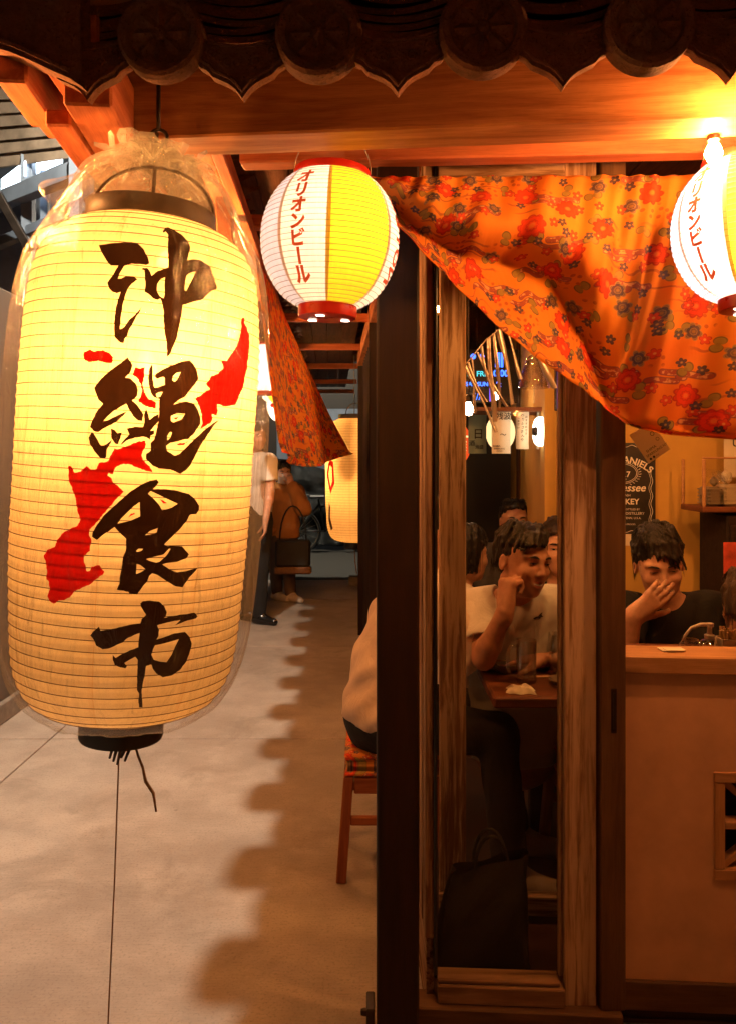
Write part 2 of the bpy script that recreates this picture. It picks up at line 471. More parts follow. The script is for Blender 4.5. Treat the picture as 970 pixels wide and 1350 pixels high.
        col = flower(col, 7.2, (1.7, 8.2, 0), 9, 0.29, (0.80, 0.055, 0.012), (0.50, 0.03, 0.012), (0.88, 0.25, 0.04), 0.62, 0.22)
        col = flower(col, 9.0, (9.4, 4.6, 0), 6, 0.26, (0.075, 0.055, 0.07), (0.42, 0.26, 0.08), (0.30, 0.16, 0.05), 0.50, 0.34)
        col = flower(col, 13.0, (2.9, 6.1, 0), 5, 0.24, (0.72, 0.08, 0.025), (0.40, 0.04, 0.02), (0.85, 0.5, 0.1), 0.55, 0.45, False)
        col = flower(col, 14.0, (7.7, 3.9, 0), 5, 0.22, (0.09, 0.07, 0.085), (0.05, 0.035, 0.05), (0.6, 0.35, 0.08), 0.45, 0.45, False)
        weave = t.noise(uv, 420, 2, 0.5)
        crink = t.noise(t.mapping(uv, (1.0, 0.35, 1)), 22, 3, 0.55, 1.0)
        nor = t.bump(t.m('ADD', crink, t.m('MULTIPLY', weave, 0.12)), 0.35, 0.006)
        df = t.bsdf(col, 0.85, nor)
        tr = t.n("ShaderNodeBsdfTranslucent"); t.put(tr.inputs[0], col); t.put(tr.inputs["Normal"], nor)
        t.fin(t.add(df, tr.outputs[0], translucent))
    return mat(name, fn)
bingata("bingata_cloth")
bingata("bingata_seat", (0.70, 0.25, 0.03), (0.62, 0.18, 0.03), 0.05)

# ================================================================== mesh helpers
def tag(o, label=None, cat=None, group=None, kind=None):
    if label: o["label"] = label
    if cat: o["category"] = cat
    if group: o["group"] = group
    if kind: o["kind"] = kind
    return o

def empty(name, loc=(0, 0, 0), rot=(0, 0, 0), parent=None):
    o = bpy.data.objects.new(name, None)
    o.empty_display_size = 0.05
    COL.objects.link(o)
    o.location = loc
    o.rotation_euler = rot
    o.parent = parent
    return o

def thing(name, label, cat, loc=(0, 0, 0), rot=(0, 0, 0), group=None):
    return tag(empty(name, loc, rot), label, cat, group)

def mkobj(name, verts, faces, material, parent=None, smooth=False, uvs=None, mats=None, fmat=None, auto=None):
    me = bpy.data.meshes.new(name)
    me.from_pydata([tuple(v) for v in verts], [], [tuple(f) for f in faces])
    if mats:
        for m in mats:
            me.materials.append(MATS[m])
        me.polygons.foreach_set("material_index", list(fmat))
    else:
        me.materials.append(MATS[material])
    if uvs is not None:
        uvl = me.uv_layers.new(name="UVMap")
        li = np.zeros(len(me.loops), dtype=np.int32)
        me.loops.foreach_get("vertex_index", li)
        uvl.data.foreach_set("uv", np.asarray(uvs, dtype=np.float32)[li].ravel())
    if smooth:
        me.polygons.foreach_set("use_smooth", [True] * len(me.polygons))
    me.update()
    if auto is not None:
        me.set_sharp_from_angle(angle=math.radians(auto))
    o = bpy.data.objects.new(name, me)
    COL.objects.link(o)
    o.parent = parent
    return o

class MB:
    """collects shapes, builds ONE mesh object"""
    def __init__(s):
        s.v = []; s.f = []
    def raw(s, v, f):
        b = len(s.v)
        s.v += [Vector(x) for x in v]
        s.f += [tuple(i + b for i in q) for q in f]
        return s
    def box(s, lo, hi, bev=0.0):
        x0, y0, z0 = lo; x1, y1, z1 = hi
        if bev <= 0:
            s.raw([(x0, y0, z0), (x1, y0, z0), (x1, y1, z0), (x0, y1, z0), (x0, y0, z1), (x1, y0, z1), (x1, y1, z1), (x0, y1, z1)],
                  [(0, 3, 2, 1), (4, 5, 6, 7), (0, 1, 5, 4), (1, 2, 6, 5), (2, 3, 7, 6), (3, 0, 4, 7)])
            return s
        bm = bmesh.new()
        bmesh.ops.create_cube(bm, size=1)
        for v in bm.verts:
            v.co = Vector(((x0 + x1) / 2 + v.co.x * (x1 - x0), (y0 + y1) / 2 + v.co.y * (y1 - y0), (z0 + z1) / 2 + v.co.z * (z1 - z0)))
        bmesh.ops.bevel(bm, geom=bm.edges[:], offset=bev, segments=1, affect='EDGES', profile=0.5)
        bm.verts.index_update()
        s.raw([v.co.copy() for v in bm.verts], [[v.index for v in f.verts] for f in bm.faces])
        bm.free()
        return s
    def tube(s, path, r, n=8, cap=True, squash=1.0):
        path = [Vector(p) for p in path]
        rs = r if isinstance(r, (list, tuple)) else [r] * len(path)
        rings = []
        prev = None
        for i, p in enumerate(path):
            d = (path[min(i + 1, len(path) - 1)] - path[max(i - 1, 0)]).normalized()
            if prev is None:
                a = d.orthogonal().normalized()
            else:
                a = (prev - d * prev.dot(d))
                a = a.normalized() if a.length > 1e-6 else d.orthogonal().normalized()
            prev = a
            b = d.cross(a)
            rings.append([p + (a * math.cos(k * math.tau / n) + b * math.sin(k * math.tau / n) * squash) * rs[i] for k in range(n)])
        v = [x for rg in rings for x in rg]
        f = []
        for i in range(len(path) - 1):
            for k in range(n):
                f.append((i * n + k, i * n + (k + 1) % n, (i + 1) * n + (k + 1) % n, (i + 1) * n + k))
        if cap:
            f.append(tuple(reversed(range(n))))
            f.append(tuple((len(path) - 1) * n + k for k in range(n)))
        return s.raw(v, f)
    def lathe(s, prof, n=32, c=(0, 0, 0), cap=True, axis='Z'):
        c = Vector(c)
        v = []
        for r, z in prof:
            for k in range(n):
                a = k * math.tau / n
                if axis == 'Z': q = (r * math.cos(a), r * math.sin(a), z)
                elif axis == 'Y': q = (r * math.cos(a), z, r * math.sin(a))
                else: q = (z, r * math.cos(a), r * math.sin(a))
                v.append(c + Vector(q))
        f = []
        for i in range(len(prof) - 1):
            for k in range(n):
                f.append((i * n + k, i * n + (k + 1) % n, (i + 1) * n + (k + 1) % n, (i + 1) * n + k))
        if cap:
            if prof[0][0] > 1e-5: f.append(tuple(reversed(range(n))))
            if prof[-1][0] > 1e-5: f.append(tuple((len(prof) - 1) * n + k for k in range(n)))
        return s.raw(v, f)
    def prism(s, poly, fn, t0, t1):
        """poly: 2-D outline, fn(x, y, t) -> 3-D; extruded from t0 to t1"""
        n = len(poly)
        v = [fn(x, y, t0) for x, y in poly] + [fn(x, y, t1) for x, y in poly]
        f = [tuple(reversed(range(n))), tuple(range(n, 2 * n))]
        f += [(i, (i + 1) % n, n + (i + 1) % n, n + i) for i in range(n)]
        return s.raw(v, f)
    def build(s, name, material, parent=None, smooth=False, auto=None, world=False):
        v = s.v
        if world and parent is not None:
            off = parent.location.copy()
            pp = parent.parent
            while pp is not None:
                off += pp.location; pp = pp.parent
            v = [x - off for x in v]
        return mkobj(name, v, s.f, material, parent, smooth or auto is not None, auto=auto)

def wloc(parent):
    off = Vector((0, 0, 0))
    while parent is not None:
        off += parent.location; parent = parent.parent
    return off

def beam(name, p0, p1, wdt, hgt, material, parent=None, up=(0, 0, 1), bev=0.004):
    """a timber whose centre line runs p0 -> p1, its own X axis along the grain"""
    p0, p1 = Vector(p0), Vector(p1)
    L = (p1 - p0).length
    x = (p1 - p0).normalized()
    z = Vector(up); z = (z - x * z.dot(x)).normalized()
    y = z.cross(x)
    o = MB().box((-L / 2, -wdt / 2, -hgt / 2), (L / 2, wdt / 2, hgt / 2), bev).build(name, material, parent)
    R = Matrix((x, y, z)).transposed()
    o.rotation_euler = R.to_euler()
    o.location = (p0 + p1) / 2 - wloc(parent)
    return o

def text_geo(body, size=1.0, align='CENTER', shear=0.0, bold=0.0):
    """flat outline mesh of a line of text: verts (x, y), triangles"""
    cu = bpy.data.curves.new("txt", 'FONT')
    cu.body = body; cu.size = size; cu.align_x = align; cu.shear = shear
    cu.offset = bold
    cu.resolution_u = 4
    ob = bpy.data.objects.new("txt", cu)
    COL.objects.link(ob)
    dg = bpy.context.evaluated_depsgraph_get()
    me = ob.evaluated_get(dg).to_mesh()
    v = [(p.co.x, p.co.y) for p in me.vertices]
    f = [tuple(p.vertices) for p in me.polygons]
    ob.evaluated_get(dg).to_mesh_clear()
    bpy.data.objects.remove(ob); bpy.data.curves.remove(cu)
    return v, f

def decal(name, pieces, fn, material, parent, grid=None):
    """pieces: list of (verts2d, faces); cut on a grid (so it can bend), then mapped by fn(x, y)"""
    bm = bmesh.new()
    for v, f in pieces:
        vs_ = [bm.verts.new((p[0], p[1], 0)) for p in v]
        for q in f:
            try: bm.faces.new([vs_[i] for i in q])
            except ValueError: pass
    if grid:
        for axis, step in ((0, grid[0]), (1, grid[1])):
            if not bm.verts: break
            lo = min(v.co[axis] for v in bm.verts); hi = max(v.co[axis] for v in bm.verts)
            k = lo + step
            no = (1, 0, 0) if axis == 0 else (0, 1, 0)
            while k < hi:
                co = (k, 0, 0) if axis == 0 else (0, k, 0)
                bmesh.ops.bisect_plane(bm, geom=bm.verts[:] + bm.edges[:] + bm.faces[:], plane_co=co, plane_no=no, dist=1e-7)
                k += step
    bm.verts.index_update()
    v = [fn(p.co.x, p.co.y) for p in bm.verts]
    f = [[q.index for q in p.verts] for p in bm.faces]
    bm.free()
    return mkobj(name, v, f, material, parent)

def poly_piece(outer, holes=()):
    loops = [[Vector((x, y, 0)) for x, y in outer]] + [[Vector((x, y, 0)) for x, y in h] for h in holes]
    flat = [(p.x, p.y) for l in loops for p in l]
    return flat, [tuple(t) for t in tessellate_polygon(loops)]

def flat_text(name, lines, origin, xdir, ydir, material, parent, off=0.001):
    """lines: (text, size, x, y, align, kwargs) on the plane origin + x*xdir + y*ydir"""
    xd, yd = Vector(xdir), Vector(ydir)
    nrm = xd.cross(yd).normalized()
    o0 = Vector(origin) - wloc(parent) + nrm * off
    pcs = []
    for body, size, x, y, align, kw in lines:
        v, f = text_geo(body, size, align, **kw)
        pcs.append(([(a + x, b + y) for a, b in v], f))
    return decal(name, pcs, lambda a, b: o0 + xd * a + yd * b, material, parent)

# ================================================================== the ground
base = MB().box((-9, -1.5, -0.25), (9, 30, -0.016)).build("ground", "joint_dirt")
tag(base, "ground below the paving, dark earth in the joints", "ground", kind="structure")
pav = empty("pavement", (0, 0, 0)); tag(pav, "pale broom-finished concrete walkway beside the shop", "pavement", kind="structure")
xs = [-6.5, -4.05, -1.61, 0.95, 3.4]
ys = [-1.0, 1.55, 4.04, 6.04, 8.04, 9.35]
for i in range(len(xs) - 1):
    for j in range(len(ys) - 1):
        g = 0.0035
        MB().box((xs[i] + g, ys[j] + g, -0.1), (xs[i + 1] - g, ys[j + 1] - g, 0.0), 0.0025).build("slab", "concrete_floor", pav)
road = MB().box((-9, 9.36, -0.2), (9, 30, -0.012)).build("road", "asphalt")
tag(road, "dark asphalt road beyond the end of the walkway", "road", kind="structure")

# ================================================================== the shop building
B = thing("izakaya_building", "timber-framed eatery with clay tile eaves, plaster counter wall and open corridor side", "building", (0.6, 2.0, 0))
fl = MB()
fl.prism([(0.17, 2.03), (2.6, 1.90), (2.6, 6.3), (-0.02, 6.3)], lambda x, y, t: Vector((x, y, t)), 0.002, 0.012)
fl.build("shop_floor", "shop_floor_dark", B, world=True)

def U(X, z, d=0.0, base=2.02):
    return Vector((X, fy(X, base) + d, z))

# counter wall under the window opening
xl, xr = 0.640, 1.75
def wall_piece(name, z0, z1, d0, d1, m, x0=xl, x1=xr):
    return beam(name, U(x0, (z0 + z1) / 2, (d0 + d1) / 2), U(x1, (z0 + z1) / 2, (d0 + d1) / 2), d1 - d0, z1 - z0, m, B, bev=0.003)
# plaster wall with a square hole for the lattice
lx0, lx1 = 0.862, 1.142
lz0, lz1 = 0.372, 0.640
pw = MB()
def hole_wall(m):
    X = [xl, lx0, lx1, xr]; Z = [0.115, lz0, lz1, 0.885]
    idx = {}
    v = []
    for d in (0.0, 0.10):
        for i in range(4):
            for j in range(4):
                idx[(d, i, j)] = len(v); v.append(U(X[i], Z[j], d))
    f = []
    for i in range(3):
        for j in range(3):
            if i == 1 and j == 1: continue
            f.append((idx[(0.0, i, j)], idx[(0.0, i + 1, j)], idx[(0.0, i + 1, j + 1)], idx[(0.0, i, j + 1)]))
            f.append((idx[(0.10, i, j)], idx[(0.10, i, j + 1)], idx[(0.10, i + 1, j + 1)], idx[(0.10, i + 1, j)]))
    ring = [(1, 1), (2, 1), (2, 2), (1, 2)]; outr = [(0, 0), (3, 0), (3, 3), (0, 3)]
    for R_ in (ring, outr):
        for a, b in zip(R_, R_[1:] + R_[:1]):
            f.append((idx[(0.0, *a)], idx[(0.10, *a)], idx[(0.10, *b)], idx[(0.0, *b)]))
    m.raw(v, f)
hole_wall(pw)
pw.build("plaster_wall", "plaster_pink", B, world=True)
wall_piece("counter_cap", 0.8855, 0.929, -0.018, 0.105, "cap_wood")
wall_piece("counter_shelf", 0.852, 0.876, 0.1055, 0.36, "table_wood")
wall_piece("skirting_board", 0.0405, 0.1145, -0.008, 0.10, "jamb_wood")
wall_piece("plinth", 0.0, 0.040, 0.012, 0.10, "dark_post")
# lattice window in the wall
lat = empty("lattice_window", U((lx0 + lx1) / 2, lz0) - B.location, parent=B)
def latb(name, a, b, wd=0.026, dp=0.05, d=0.02):
    beam(name, U(a[0], a[1], d), U(b[0], b[1], d), dp, wd, "cap_wood", lat, bev=0.002)
latb("frame_rail", (lx0, lz0 + 0.013), (lx1, lz0 + 0.013)); latb("frame_rail", (lx0, lz1 - 0.013), (lx1, lz1 - 0.013))
for xx in (lx0 + 0.013, lx1 - 0.013):
    beam("frame_stile", U(xx, lz0 + 0.0265, 0.02), U(xx, lz1 - 0.0265, 0.02), 0.026, 0.048, "cap_wood", lat, up=(0, 1, 0), bev=0.002)
latb("mid_rail", (lx0 + 0.027, (lz0 + lz1) / 2), (lx1 - 0.027, (lz0 + lz1) / 2), 0.018, 0.042)
mz = (lz0 + lz1) / 2
for (za, zb) in ((lz1 - 0.027, mz + 0.010), (lz0 + 0.027, mz - 0.010)):
    latb("lattice_bar", (lx0 + 0.027, za), ((lx0 + lx1) / 2, zb), 0.016, 0.03, 0.025)
    latb("lattice_bar", (lx1 - 0.027, za), ((lx0 + lx1) / 2 + 0.02, zb), 0.016, 0.026, 0.028)

# posts and jambs
beam("post", (0.071, 1.945, 0.0), (0.071, 1.945, 2.28), 0.100, 0.105, "dark_post", B, up=(0, 1, 0), bev=0.005)
brk = empty("post_bracket", Vector((0.005, 1.9, 0.02)) - B.location, parent=B)
MB().box((-0.026, 1.90, 0.0), (0.0165, 1.97, 0.012), 0.002).box((-0.004, 1.90, 0.0125), (0.0165, 1.97, 0.105), 0.003).build("angle_plate", "dark_metal", brk, world=True)
for zz in (0.04, 0.08):
    MB().lathe([(0.0, -0.014), (0.007, -0.013), (0.009, -0.006), (0.009, 0.0)], 8, (-0.004, 1.93, zz), axis='X').build("bolt", "dark_metal", brk, world=True)

# glazed sliding door beside the post
jx = 0.166
yd = fy(0.3)                        # depth of the glass plane
D = thing("sliding_door", "narrow glazed sliding door in worn, scraped wood frame beside the dark post", "door", (0.33, yd, 0))
def dstile(name, x0, x1, y0, y1, z0, z1, m, par=None):
    return beam(name, ((x0 + x1) / 2, (y0 + y1) / 2, z0), ((x0 + x1) / 2, (y0 + y1) / 2, z1), x1 - x0, y1 - y0, m, par or D, up=(0, 1, 0), bev=0.0025)
dstile("stile", 0.492, 0.572, yd - 0.025, yd + 0.012, 0.0, 2.18, "old_frame_pale")
dstile("glazing_bead", 0.482, 0.4915, yd - 0.006, yd + 0.014, 0.109, 2.18, "old_frame")
dstile("stile", 0.166, 0.1745, yd - 0.012, yd + 0.02, 0.115, 2.18, "black_lacquer")
beam("bottom_rail", (0.176, yd, 0.0725), (0.4915, yd - 0.02, 0.0725), 0.04, 0.046, "rail_wood", D, bev=0.003)
beam("rail_lip", (0.176, yd + 0.012, 0.1025), (0.4815, yd - 0.004, 0.1025), 0.05, 0.012, "rail_wood", D, bev=0.003)
beam("top_rail", (0.176, yd, 2.14), (0.4915, yd - 0.02, 2.14), 0.03, 0.06, "old_frame", D, bev=0.003)
gl = MB().box((0.1755, yd + 0.003, 0.1085), (0.4865, yd + 0.007, 2.115)).build("glass_pane", "window_glass", D, world=True)
# sill and jambs belong to the building
beam("door_sill", (0.125, yd + 0.005, 0.0245), (0.63, yd - 0.027, 0.0245), 0.075, 0.049, "jamb_wood", B, bev=0.004)
sj = beam("door_jamb", (0.608, fy(0.6) + 0.008, 0.0495), (0.608, fy(0.6) + 0.008, 2.2), 0.062, 0.07, "jamb_wood", B, up=(0, 1, 0), bev=0.003)
fp = MB().box((0.602, fy(0.6) - 0.0285, 0.74), (0.616, fy(0.6) - 0.0255, 0.85), 0.001).build("finger_pull", "dark_post", B, world=True)
MB().box((0.606, fy(0.6) - 0.030, 0.750), (0.612, fy(0.6) - 0.0287, 0.84)).build("finger_pull", "black_lacquer", B, world=True)
# deep worn side jamb going back along the corridor
beam("side_jamb", (0.1585, yd + 0.02, 0.1), (0.1485, 2.33, 0.1), 0.02, 0.20, "old_frame", B, bev=0.002)
for k, (y0, y1) in enumerate(((yd - 0.004, 2.10), (2.103, 2.20), (2.203, 2.33))):
    xa = cx((y0 + y1) / 2, 0.158) + 0.001 * (k % 2)
    beam("side_board", (xa, (y0 + y1) / 2, 0.203), (xa, (y0 + y1) / 2, 2.2), 0.022, y1 - y0, "old_frame", B, up=(0, 1, 0), bev=0.003)
# second leaf of the door standing inside, seen through the pane
IN = thing("inner_door_leaf", "pale weathered door stile standing just inside behind the glass", "door", (0.27, 2.42, 0))
beam("stile", (0.2585, 2.45, 0.10), (0.2585, 2.45, 2.15), 0.080, 0.035, "old_frame", IN, up=(0, 1, 0), bev=0.003)
beam("bottom_rail", (0.2165, 2.445, 0.066), (0.60, 2.42, 0.066), 0.035, 0.06, "old_frame", IN, bev=0.003)

# ---- front timbers
zb = 2.05
beam("eave_beam", (-0.478, 1.62, zb + 0.075), (1.9, 1.40, zb + 0.075), 0.10, 0.15, "beam_wood", B)
beam("inner_beam", (-0.30, 1.895, 2.142), (1.9, 1.755, 2.142), 0.055, 0.055, "rafter_wood", B)
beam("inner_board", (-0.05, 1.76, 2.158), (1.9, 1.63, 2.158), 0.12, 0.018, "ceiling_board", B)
beam("curtain_rail", (0.0, 2.02, 2.222), (1.9, 1.90, 2.222), 0.05, 0.055, "dark_plank", B)
beam("header_beam", (-0.1, 2.10, 2.33), (1.9, 1.97, 2.33), 0.1, 0.15, "beam_wood", B)
# ceiling boards under the eave, front and corridor
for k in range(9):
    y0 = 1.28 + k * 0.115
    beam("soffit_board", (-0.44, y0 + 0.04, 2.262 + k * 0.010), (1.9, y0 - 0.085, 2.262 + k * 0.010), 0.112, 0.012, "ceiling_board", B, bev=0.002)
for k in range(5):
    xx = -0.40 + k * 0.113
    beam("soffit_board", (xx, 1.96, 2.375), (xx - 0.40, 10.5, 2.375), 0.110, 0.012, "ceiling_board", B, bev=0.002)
for k, x0 in enumerate((-0.22, 0.05, 0.42, 0.80, 1.2)):          # short rafters over the inner beam
    beam("rafter", (x0, 1.28, 2.215), (x0 + 0.05, 2.05, 2.235), 0.05, 0.055, "rafter_wood", B)
# corridor side: long plate, crossing rafters, brackets
beam("side_plate", (-0.437, 1.93, 2.278), (-0.80, 10.3, 2.278), 0.055, 0.085, "rafter_wood", B)
beam("side_plate", (-0.375, 1.98, 2.205), (-0.60, 7.2, 2.205), 0.035, 0.05, "rafter_wood", B)
for y in (2.75, 3.5, 4.6, 5.8, 7.0, 8.4, 9.6):
    beam("cross_rafter", (-0.42 - 0.043 * (y - 2), y, 2.235), (cx(y, 0.16), y, 2.235), 0.05, 0.045, "rafter_wood", B)
beam("wall_plate", (cx(2.2, 0.14), 2.25, 2.22), (cx(6.5, 0.13), 6.5, 2.22), 0.05, 0.10, "beam_wood", B)
beam("hanging_post", at(300, 300, 2.5) + Vector((0, 0, -0.10)), at(292, 236, 2.5) + Vector((0, 0, 0.10)), 0.05, 0.05, "rafter_wood", B, up=(0, 1, 0))
beam("brace", (-0.56, 1.70, 2.11), (-0.28, 1.80, 2.24), 0.045, 0.05, "beam_wood", B)
# doubled plates at the corner, running out toward the street
beam("corner_plate", (-0.482, 1.30, 2.098), (-0.500, 1.56, 2.098), 0.085, 0.10, "rafter_wood", B)
beam("corner_plate", (-0.468, 1.33, 2.028), (-0.512, 1.75, 2.028), 0.080, 0.035, "rafter_wood", B)
beam("corner_plate", (-0.594, 1.30, 2.115), (-0.62, 1.62, 2.115), 0.060, 0.09, "rafter_wood", B)
beam("corner_plate", (-0.582, 1.30, 2.058), (-0.60, 1.48, 2.058), 0.05, 0.045, "rafter_wood", B)
beam("corner_plate", (-0.545, 1.40, 2.020), (-0.565, 1.62, 2.020), 0.045, 0.03, "rafter_wood", B)
beam("side_eave_beam", (-0.60, 1.63, 2.14), (-0.90, 9.8, 2.14), 0.08, 0.12, "beam_wood", B)
# dark plank wall on the far part of the corridor side, with posts
for k in range(11):
    y0 = 4.5 + k * 0.17
    beam("wall_plank", (cx(y0 + 0.083, 0.16), y0 + 0.083, 0.0), (cx(y0 + 0.083, 0.16), y0 + 0.083, 2.2), 0.03, 0.162, "dark_plank", B, up=(0, 1, 0), bev=0.004)
beam("post", (cx(6.45, 0.155), 6.45, 0), (cx(6.45, 0.155), 6.45, 2.25), 0.09, 0.09, "dark_post", B, up=(0, 1, 0))
beam("post", (cx(4.43, 0.155), 4.43, 0), (cx(4.43, 0.155), 4.43, 2.25), 0.09, 0.09, "dark_post", B, up=(0, 1, 0))

# ---- room shell
def slab_wall(name, p0, p1, z0, z1, th, m):
    p0, p1 = Vector(p0), Vector(p1)
    return beam(name, (p0.x, p0.y, (z0 + z1) / 2), (p1.x, p1.y, (z0 + z1) / 2), th, z1 - z0, m, B, bev=0.0)
slab_wall("back_wall", (-0.02, 6.2, 0), (1.25, 6.12, 0), 0.012, 2.75, 0.08, "black_wall")
slab_wall("yellow_wall", (0.83, 3.50, 0), (2.1, 3.42, 0), 0.62, 2.75, 0.06, "plaster_yellow")
slab_wall("dado_wall", (0.83, 3.495, 0), (2.1, 3.415, 0), 0.012, 0.6195, 0.09, "dark_plank")
slab_wall("yellow_wall", (0.815, 3.545, 0), (1.12, 6.1, 0), 0.012, 2.75, 0.06, "plaster_yellow")
slab_wall("side_wall", (2.55, 1.95, 0), (2.55, 3.4, 0), 0.012, 2.75, 0.06, "plaster_yellow")
beam("room_post", (1.005, 5.1, 0.012), (1.005, 5.1, 2.75), 0.10, 0.10, "ceiling_board", B, up=(0, 1, 0))
for k in range(10):
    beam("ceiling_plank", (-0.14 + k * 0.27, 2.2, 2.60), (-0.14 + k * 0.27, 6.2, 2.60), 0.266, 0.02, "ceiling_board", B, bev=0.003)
beam("ceiling_beam", (0.05, 4.2, 2.50), (0.9, 4.2, 2.50), 0.1, 0.14, "dark_plank", B)
beam("partition_board", (0.03, 5.6, 2.02), (1.0, 5.55, 2.02), 0.03, 0.34, "dark_plank", B)

# ================================================================== tiled roof
roof = empty("roof", Vector((0.6, 1.3, 2.2)) - B.location, parent=B)
SL = math.radians(27)
rd = MB()
def roofpt(x, y, t):
    return Vector((x, y, t))
# deck: front slope and corridor slope, meeting on a hip
e = 0.03
rd.raw([(-0.70, 1.30, 2.235), (2.4, 1.10, 2.235), (2.4, 3.0, 3.2), (0.9, 3.1, 3.2),
        (-0.70, 1.30, 2.255), (2.4, 1.10, 2.255), (2.4, 3.0, 3.22), (0.9, 3.1, 3.22)],
       [(0, 3, 2, 1), (4, 5, 6, 7), (0, 1, 5, 4), (1, 2, 6, 5), (3, 0, 4, 7)])
rd.raw([(-0.70, 1.301, 2.235), (0.9, 3.101, 3.2), (0.6, 10.5, 3.2), (-1.02, 10.5, 2.235),
        (-0.70, 1.301, 2.255), (0.9, 3.101, 3.22), (0.6, 10.5, 3.22), (-1.02, 10.5, 2.255)],
       [(0, 1, 2, 3)[::-1], (4, 5, 6, 7), (0, 3, 7, 4), (3, 2, 6, 7)])
rd.build("roof_deck", "ceiling_board", roof, world=True)

def disc_mesh():
    """round eave-end tile: raised rim, sunken field with a flower in relief"""
    R = 0.0675
    m = MB()
    prof = [(0.0, -0.004), (R * 0.70, -0.004), (R * 0.76, -0.012), (R * 0.92, -0.013), (R, -0.008), (R, 0.024), (0.0, 0.024)]
    m.lathe([(r if r > 0 else 0.0001, y) for r, y in prof], 40, axis='Y', cap=False)
    for k in range(8):
        a = k * math.tau / 8
        ca, sa = math.cos(a), math.sin(a)
        pts = []
        for (u, wd) in ((0.012, 0.003), (0.022, 0.0085), (0.034, 0.010), (0.044, 0.004)):
            pts.append((u, wd))
        for i in range(len(pts) - 1):
            (u0, w0), (u1, w1) = pts[i], pts[i + 1]
            q = [(u0, -w0, -0.0042), (u1, -w1, -0.0042), (u1, 0, -0.010), (u0, 0, -0.010), (u1, w1, -0.0042), (u0, w0, -0.0042)]
            P = [Vector((x * ca - y * sa, z, x * sa + y * ca)) for x, y, z in q]
            m.raw(P, [(0, 1, 2, 3), (3, 2, 4, 5)])
    m.lathe([(0.0001, -0.012), (0.008, -0.010), (0.011, -0.004)], 12, axis='Y', cap=False)
    return m
def pendant_outline(wd, drop):
    """lower edge of the hanging flat tile: ogee wings to a point"""
    h = wd / 2
    r = [(1.0, 0.036), (0.93, 0.020), (0.80, -0.002), (0.66, -0.018), (0.55, -0.024), (0.47, -0.034), (0.34, -0.040), (0.22, -0.046), (0.12, -0.054), (0.04, -0.064), (0.0, -0.070)]
    return [(x * h, z * drop) for x, z in r] + [(-x * h, z * drop) for x, z in reversed(r[:-1])]
def pendant_mesh(wd=0.205, drop=1.0):
    low = pendant_outline(wd, drop)
    n = len(low)
    top = [(x, 0.042 - 0.026 * math.cos(x / (wd / 2) * math.pi / 2)) for x, z in low]
    out = low + [(x, z) for x, z in reversed(top)]
    m = MB()
    v = []
    for y in (-0.006, 0.012):
        v += [(x, y, z) for x, z in low] + [(x, y, z) for x, z in top]
    f = []
    for i in range(n - 1):
        f.append((i, n + i, n + i + 1, i + 1))
        o = 2 * n
        f.append((o + i, o + i + 1, o + n + i + 1, o + n + i))
        f.append((i, i + 1, o + i + 1, o + i))
        f.append((n + i, o + n + i, o + n + i + 1, n + i + 1))
    m.raw(v, f)
    # raised border following the lower edge, and scrolls in relief
    edge = [Vector((x * 0.93, -0.007, z * 0.93 + 0.006)) for x, z in low[1:-1]]
    m.tube(edge, 0.0032, 5)
    m.tube([Vector((x * 0.93, -0.007, z - 0.004)) for x, z in top[1:-1]], 0.0028, 5)
    for s_ in (-1, 1):
        for (cx_, cz_, rr) in ((0.022, -0.012, 0.011), (0.048, 0.004, 0.009)):
            m.tube([Vector((s_ * (cx_ + rr * (1 - k / 16) * math.cos(k * 0.7)), -0.007, cz_ + rr * (1 - k / 16) * math.sin(k * 0.7))) for k in range(12)], 0.0022, 4)
    return m
def course_mesh(wd, th=0.010, dep=0.30, sag=0.026):
    """one concave flat tile seen edge-on"""
    n = 12
    m = MB(); v = []
    for (y, dz) in ((0, 0), (dep, dep * math.tan(SL))):
        for zt in (0, th):
            for i in range(n + 1):
                x = (i / n - 0.5) * wd
                v.append((x, y, dz + zt - sag * math.cos(x / (wd / 2) * math.pi / 2) * 0.9))
    N = n + 1
    f = []
    for i in range(n):
        f += [(i, N + i, N + i + 1, i + 1)[::-1], (N + i, N + i + 1, 3 * N + i + 1, 3 * N + i), (i, i + 1, 2 * N + i + 1, 2 * N + i)[::-1], (2 * N + i, 2 * N + i + 1, 3 * N + i + 1, 3 * N + i)]
    return m.raw(v, f)
def barrel_mesh():
    m = MB(); n = 16; v = []
    L = 1.0
    for k in range(6):
        y = k / 5 * L
        for i in range(n + 1):
            a = math.pi * i / n
            r = 0.064
            v.append((r * math.cos(a), y, y * math.tan(SL) + r * math.sin(a) - 0.01))
    f = []
    for k in range(5):
        for i in range(n):
            f.append((k * (n + 1) + i, k * (n + 1) + i + 1, (k + 1) * (n + 1) + i + 1, (k + 1) * (n + 1) + i))
    return m.raw(v, f)
protos = {}
def inst(kind, maker, material, loc, rz, tilt=0.0, scale=1.0, lean=0.0):
    if kind not in protos:
        o = maker().build(kind, material, roof, auto=35)
        protos[kind] = o.data
    else:
        o = bpy.data.objects.new(kind, protos[kind]); COL.objects.link(o); o.parent = roof
    o.location = Vector(loc) - wloc(roof)
    o.rotation_euler = (lean + random.uniform(-0.02, 0.02), tilt + random.uniform(-0.02, 0.02), rz)
    o.scale = (scale,) * 3
    o.location += Vector((random.uniform(-.003, .003), random.uniform(-.003, .003), random.uniform(-.004, .004)))
    return o
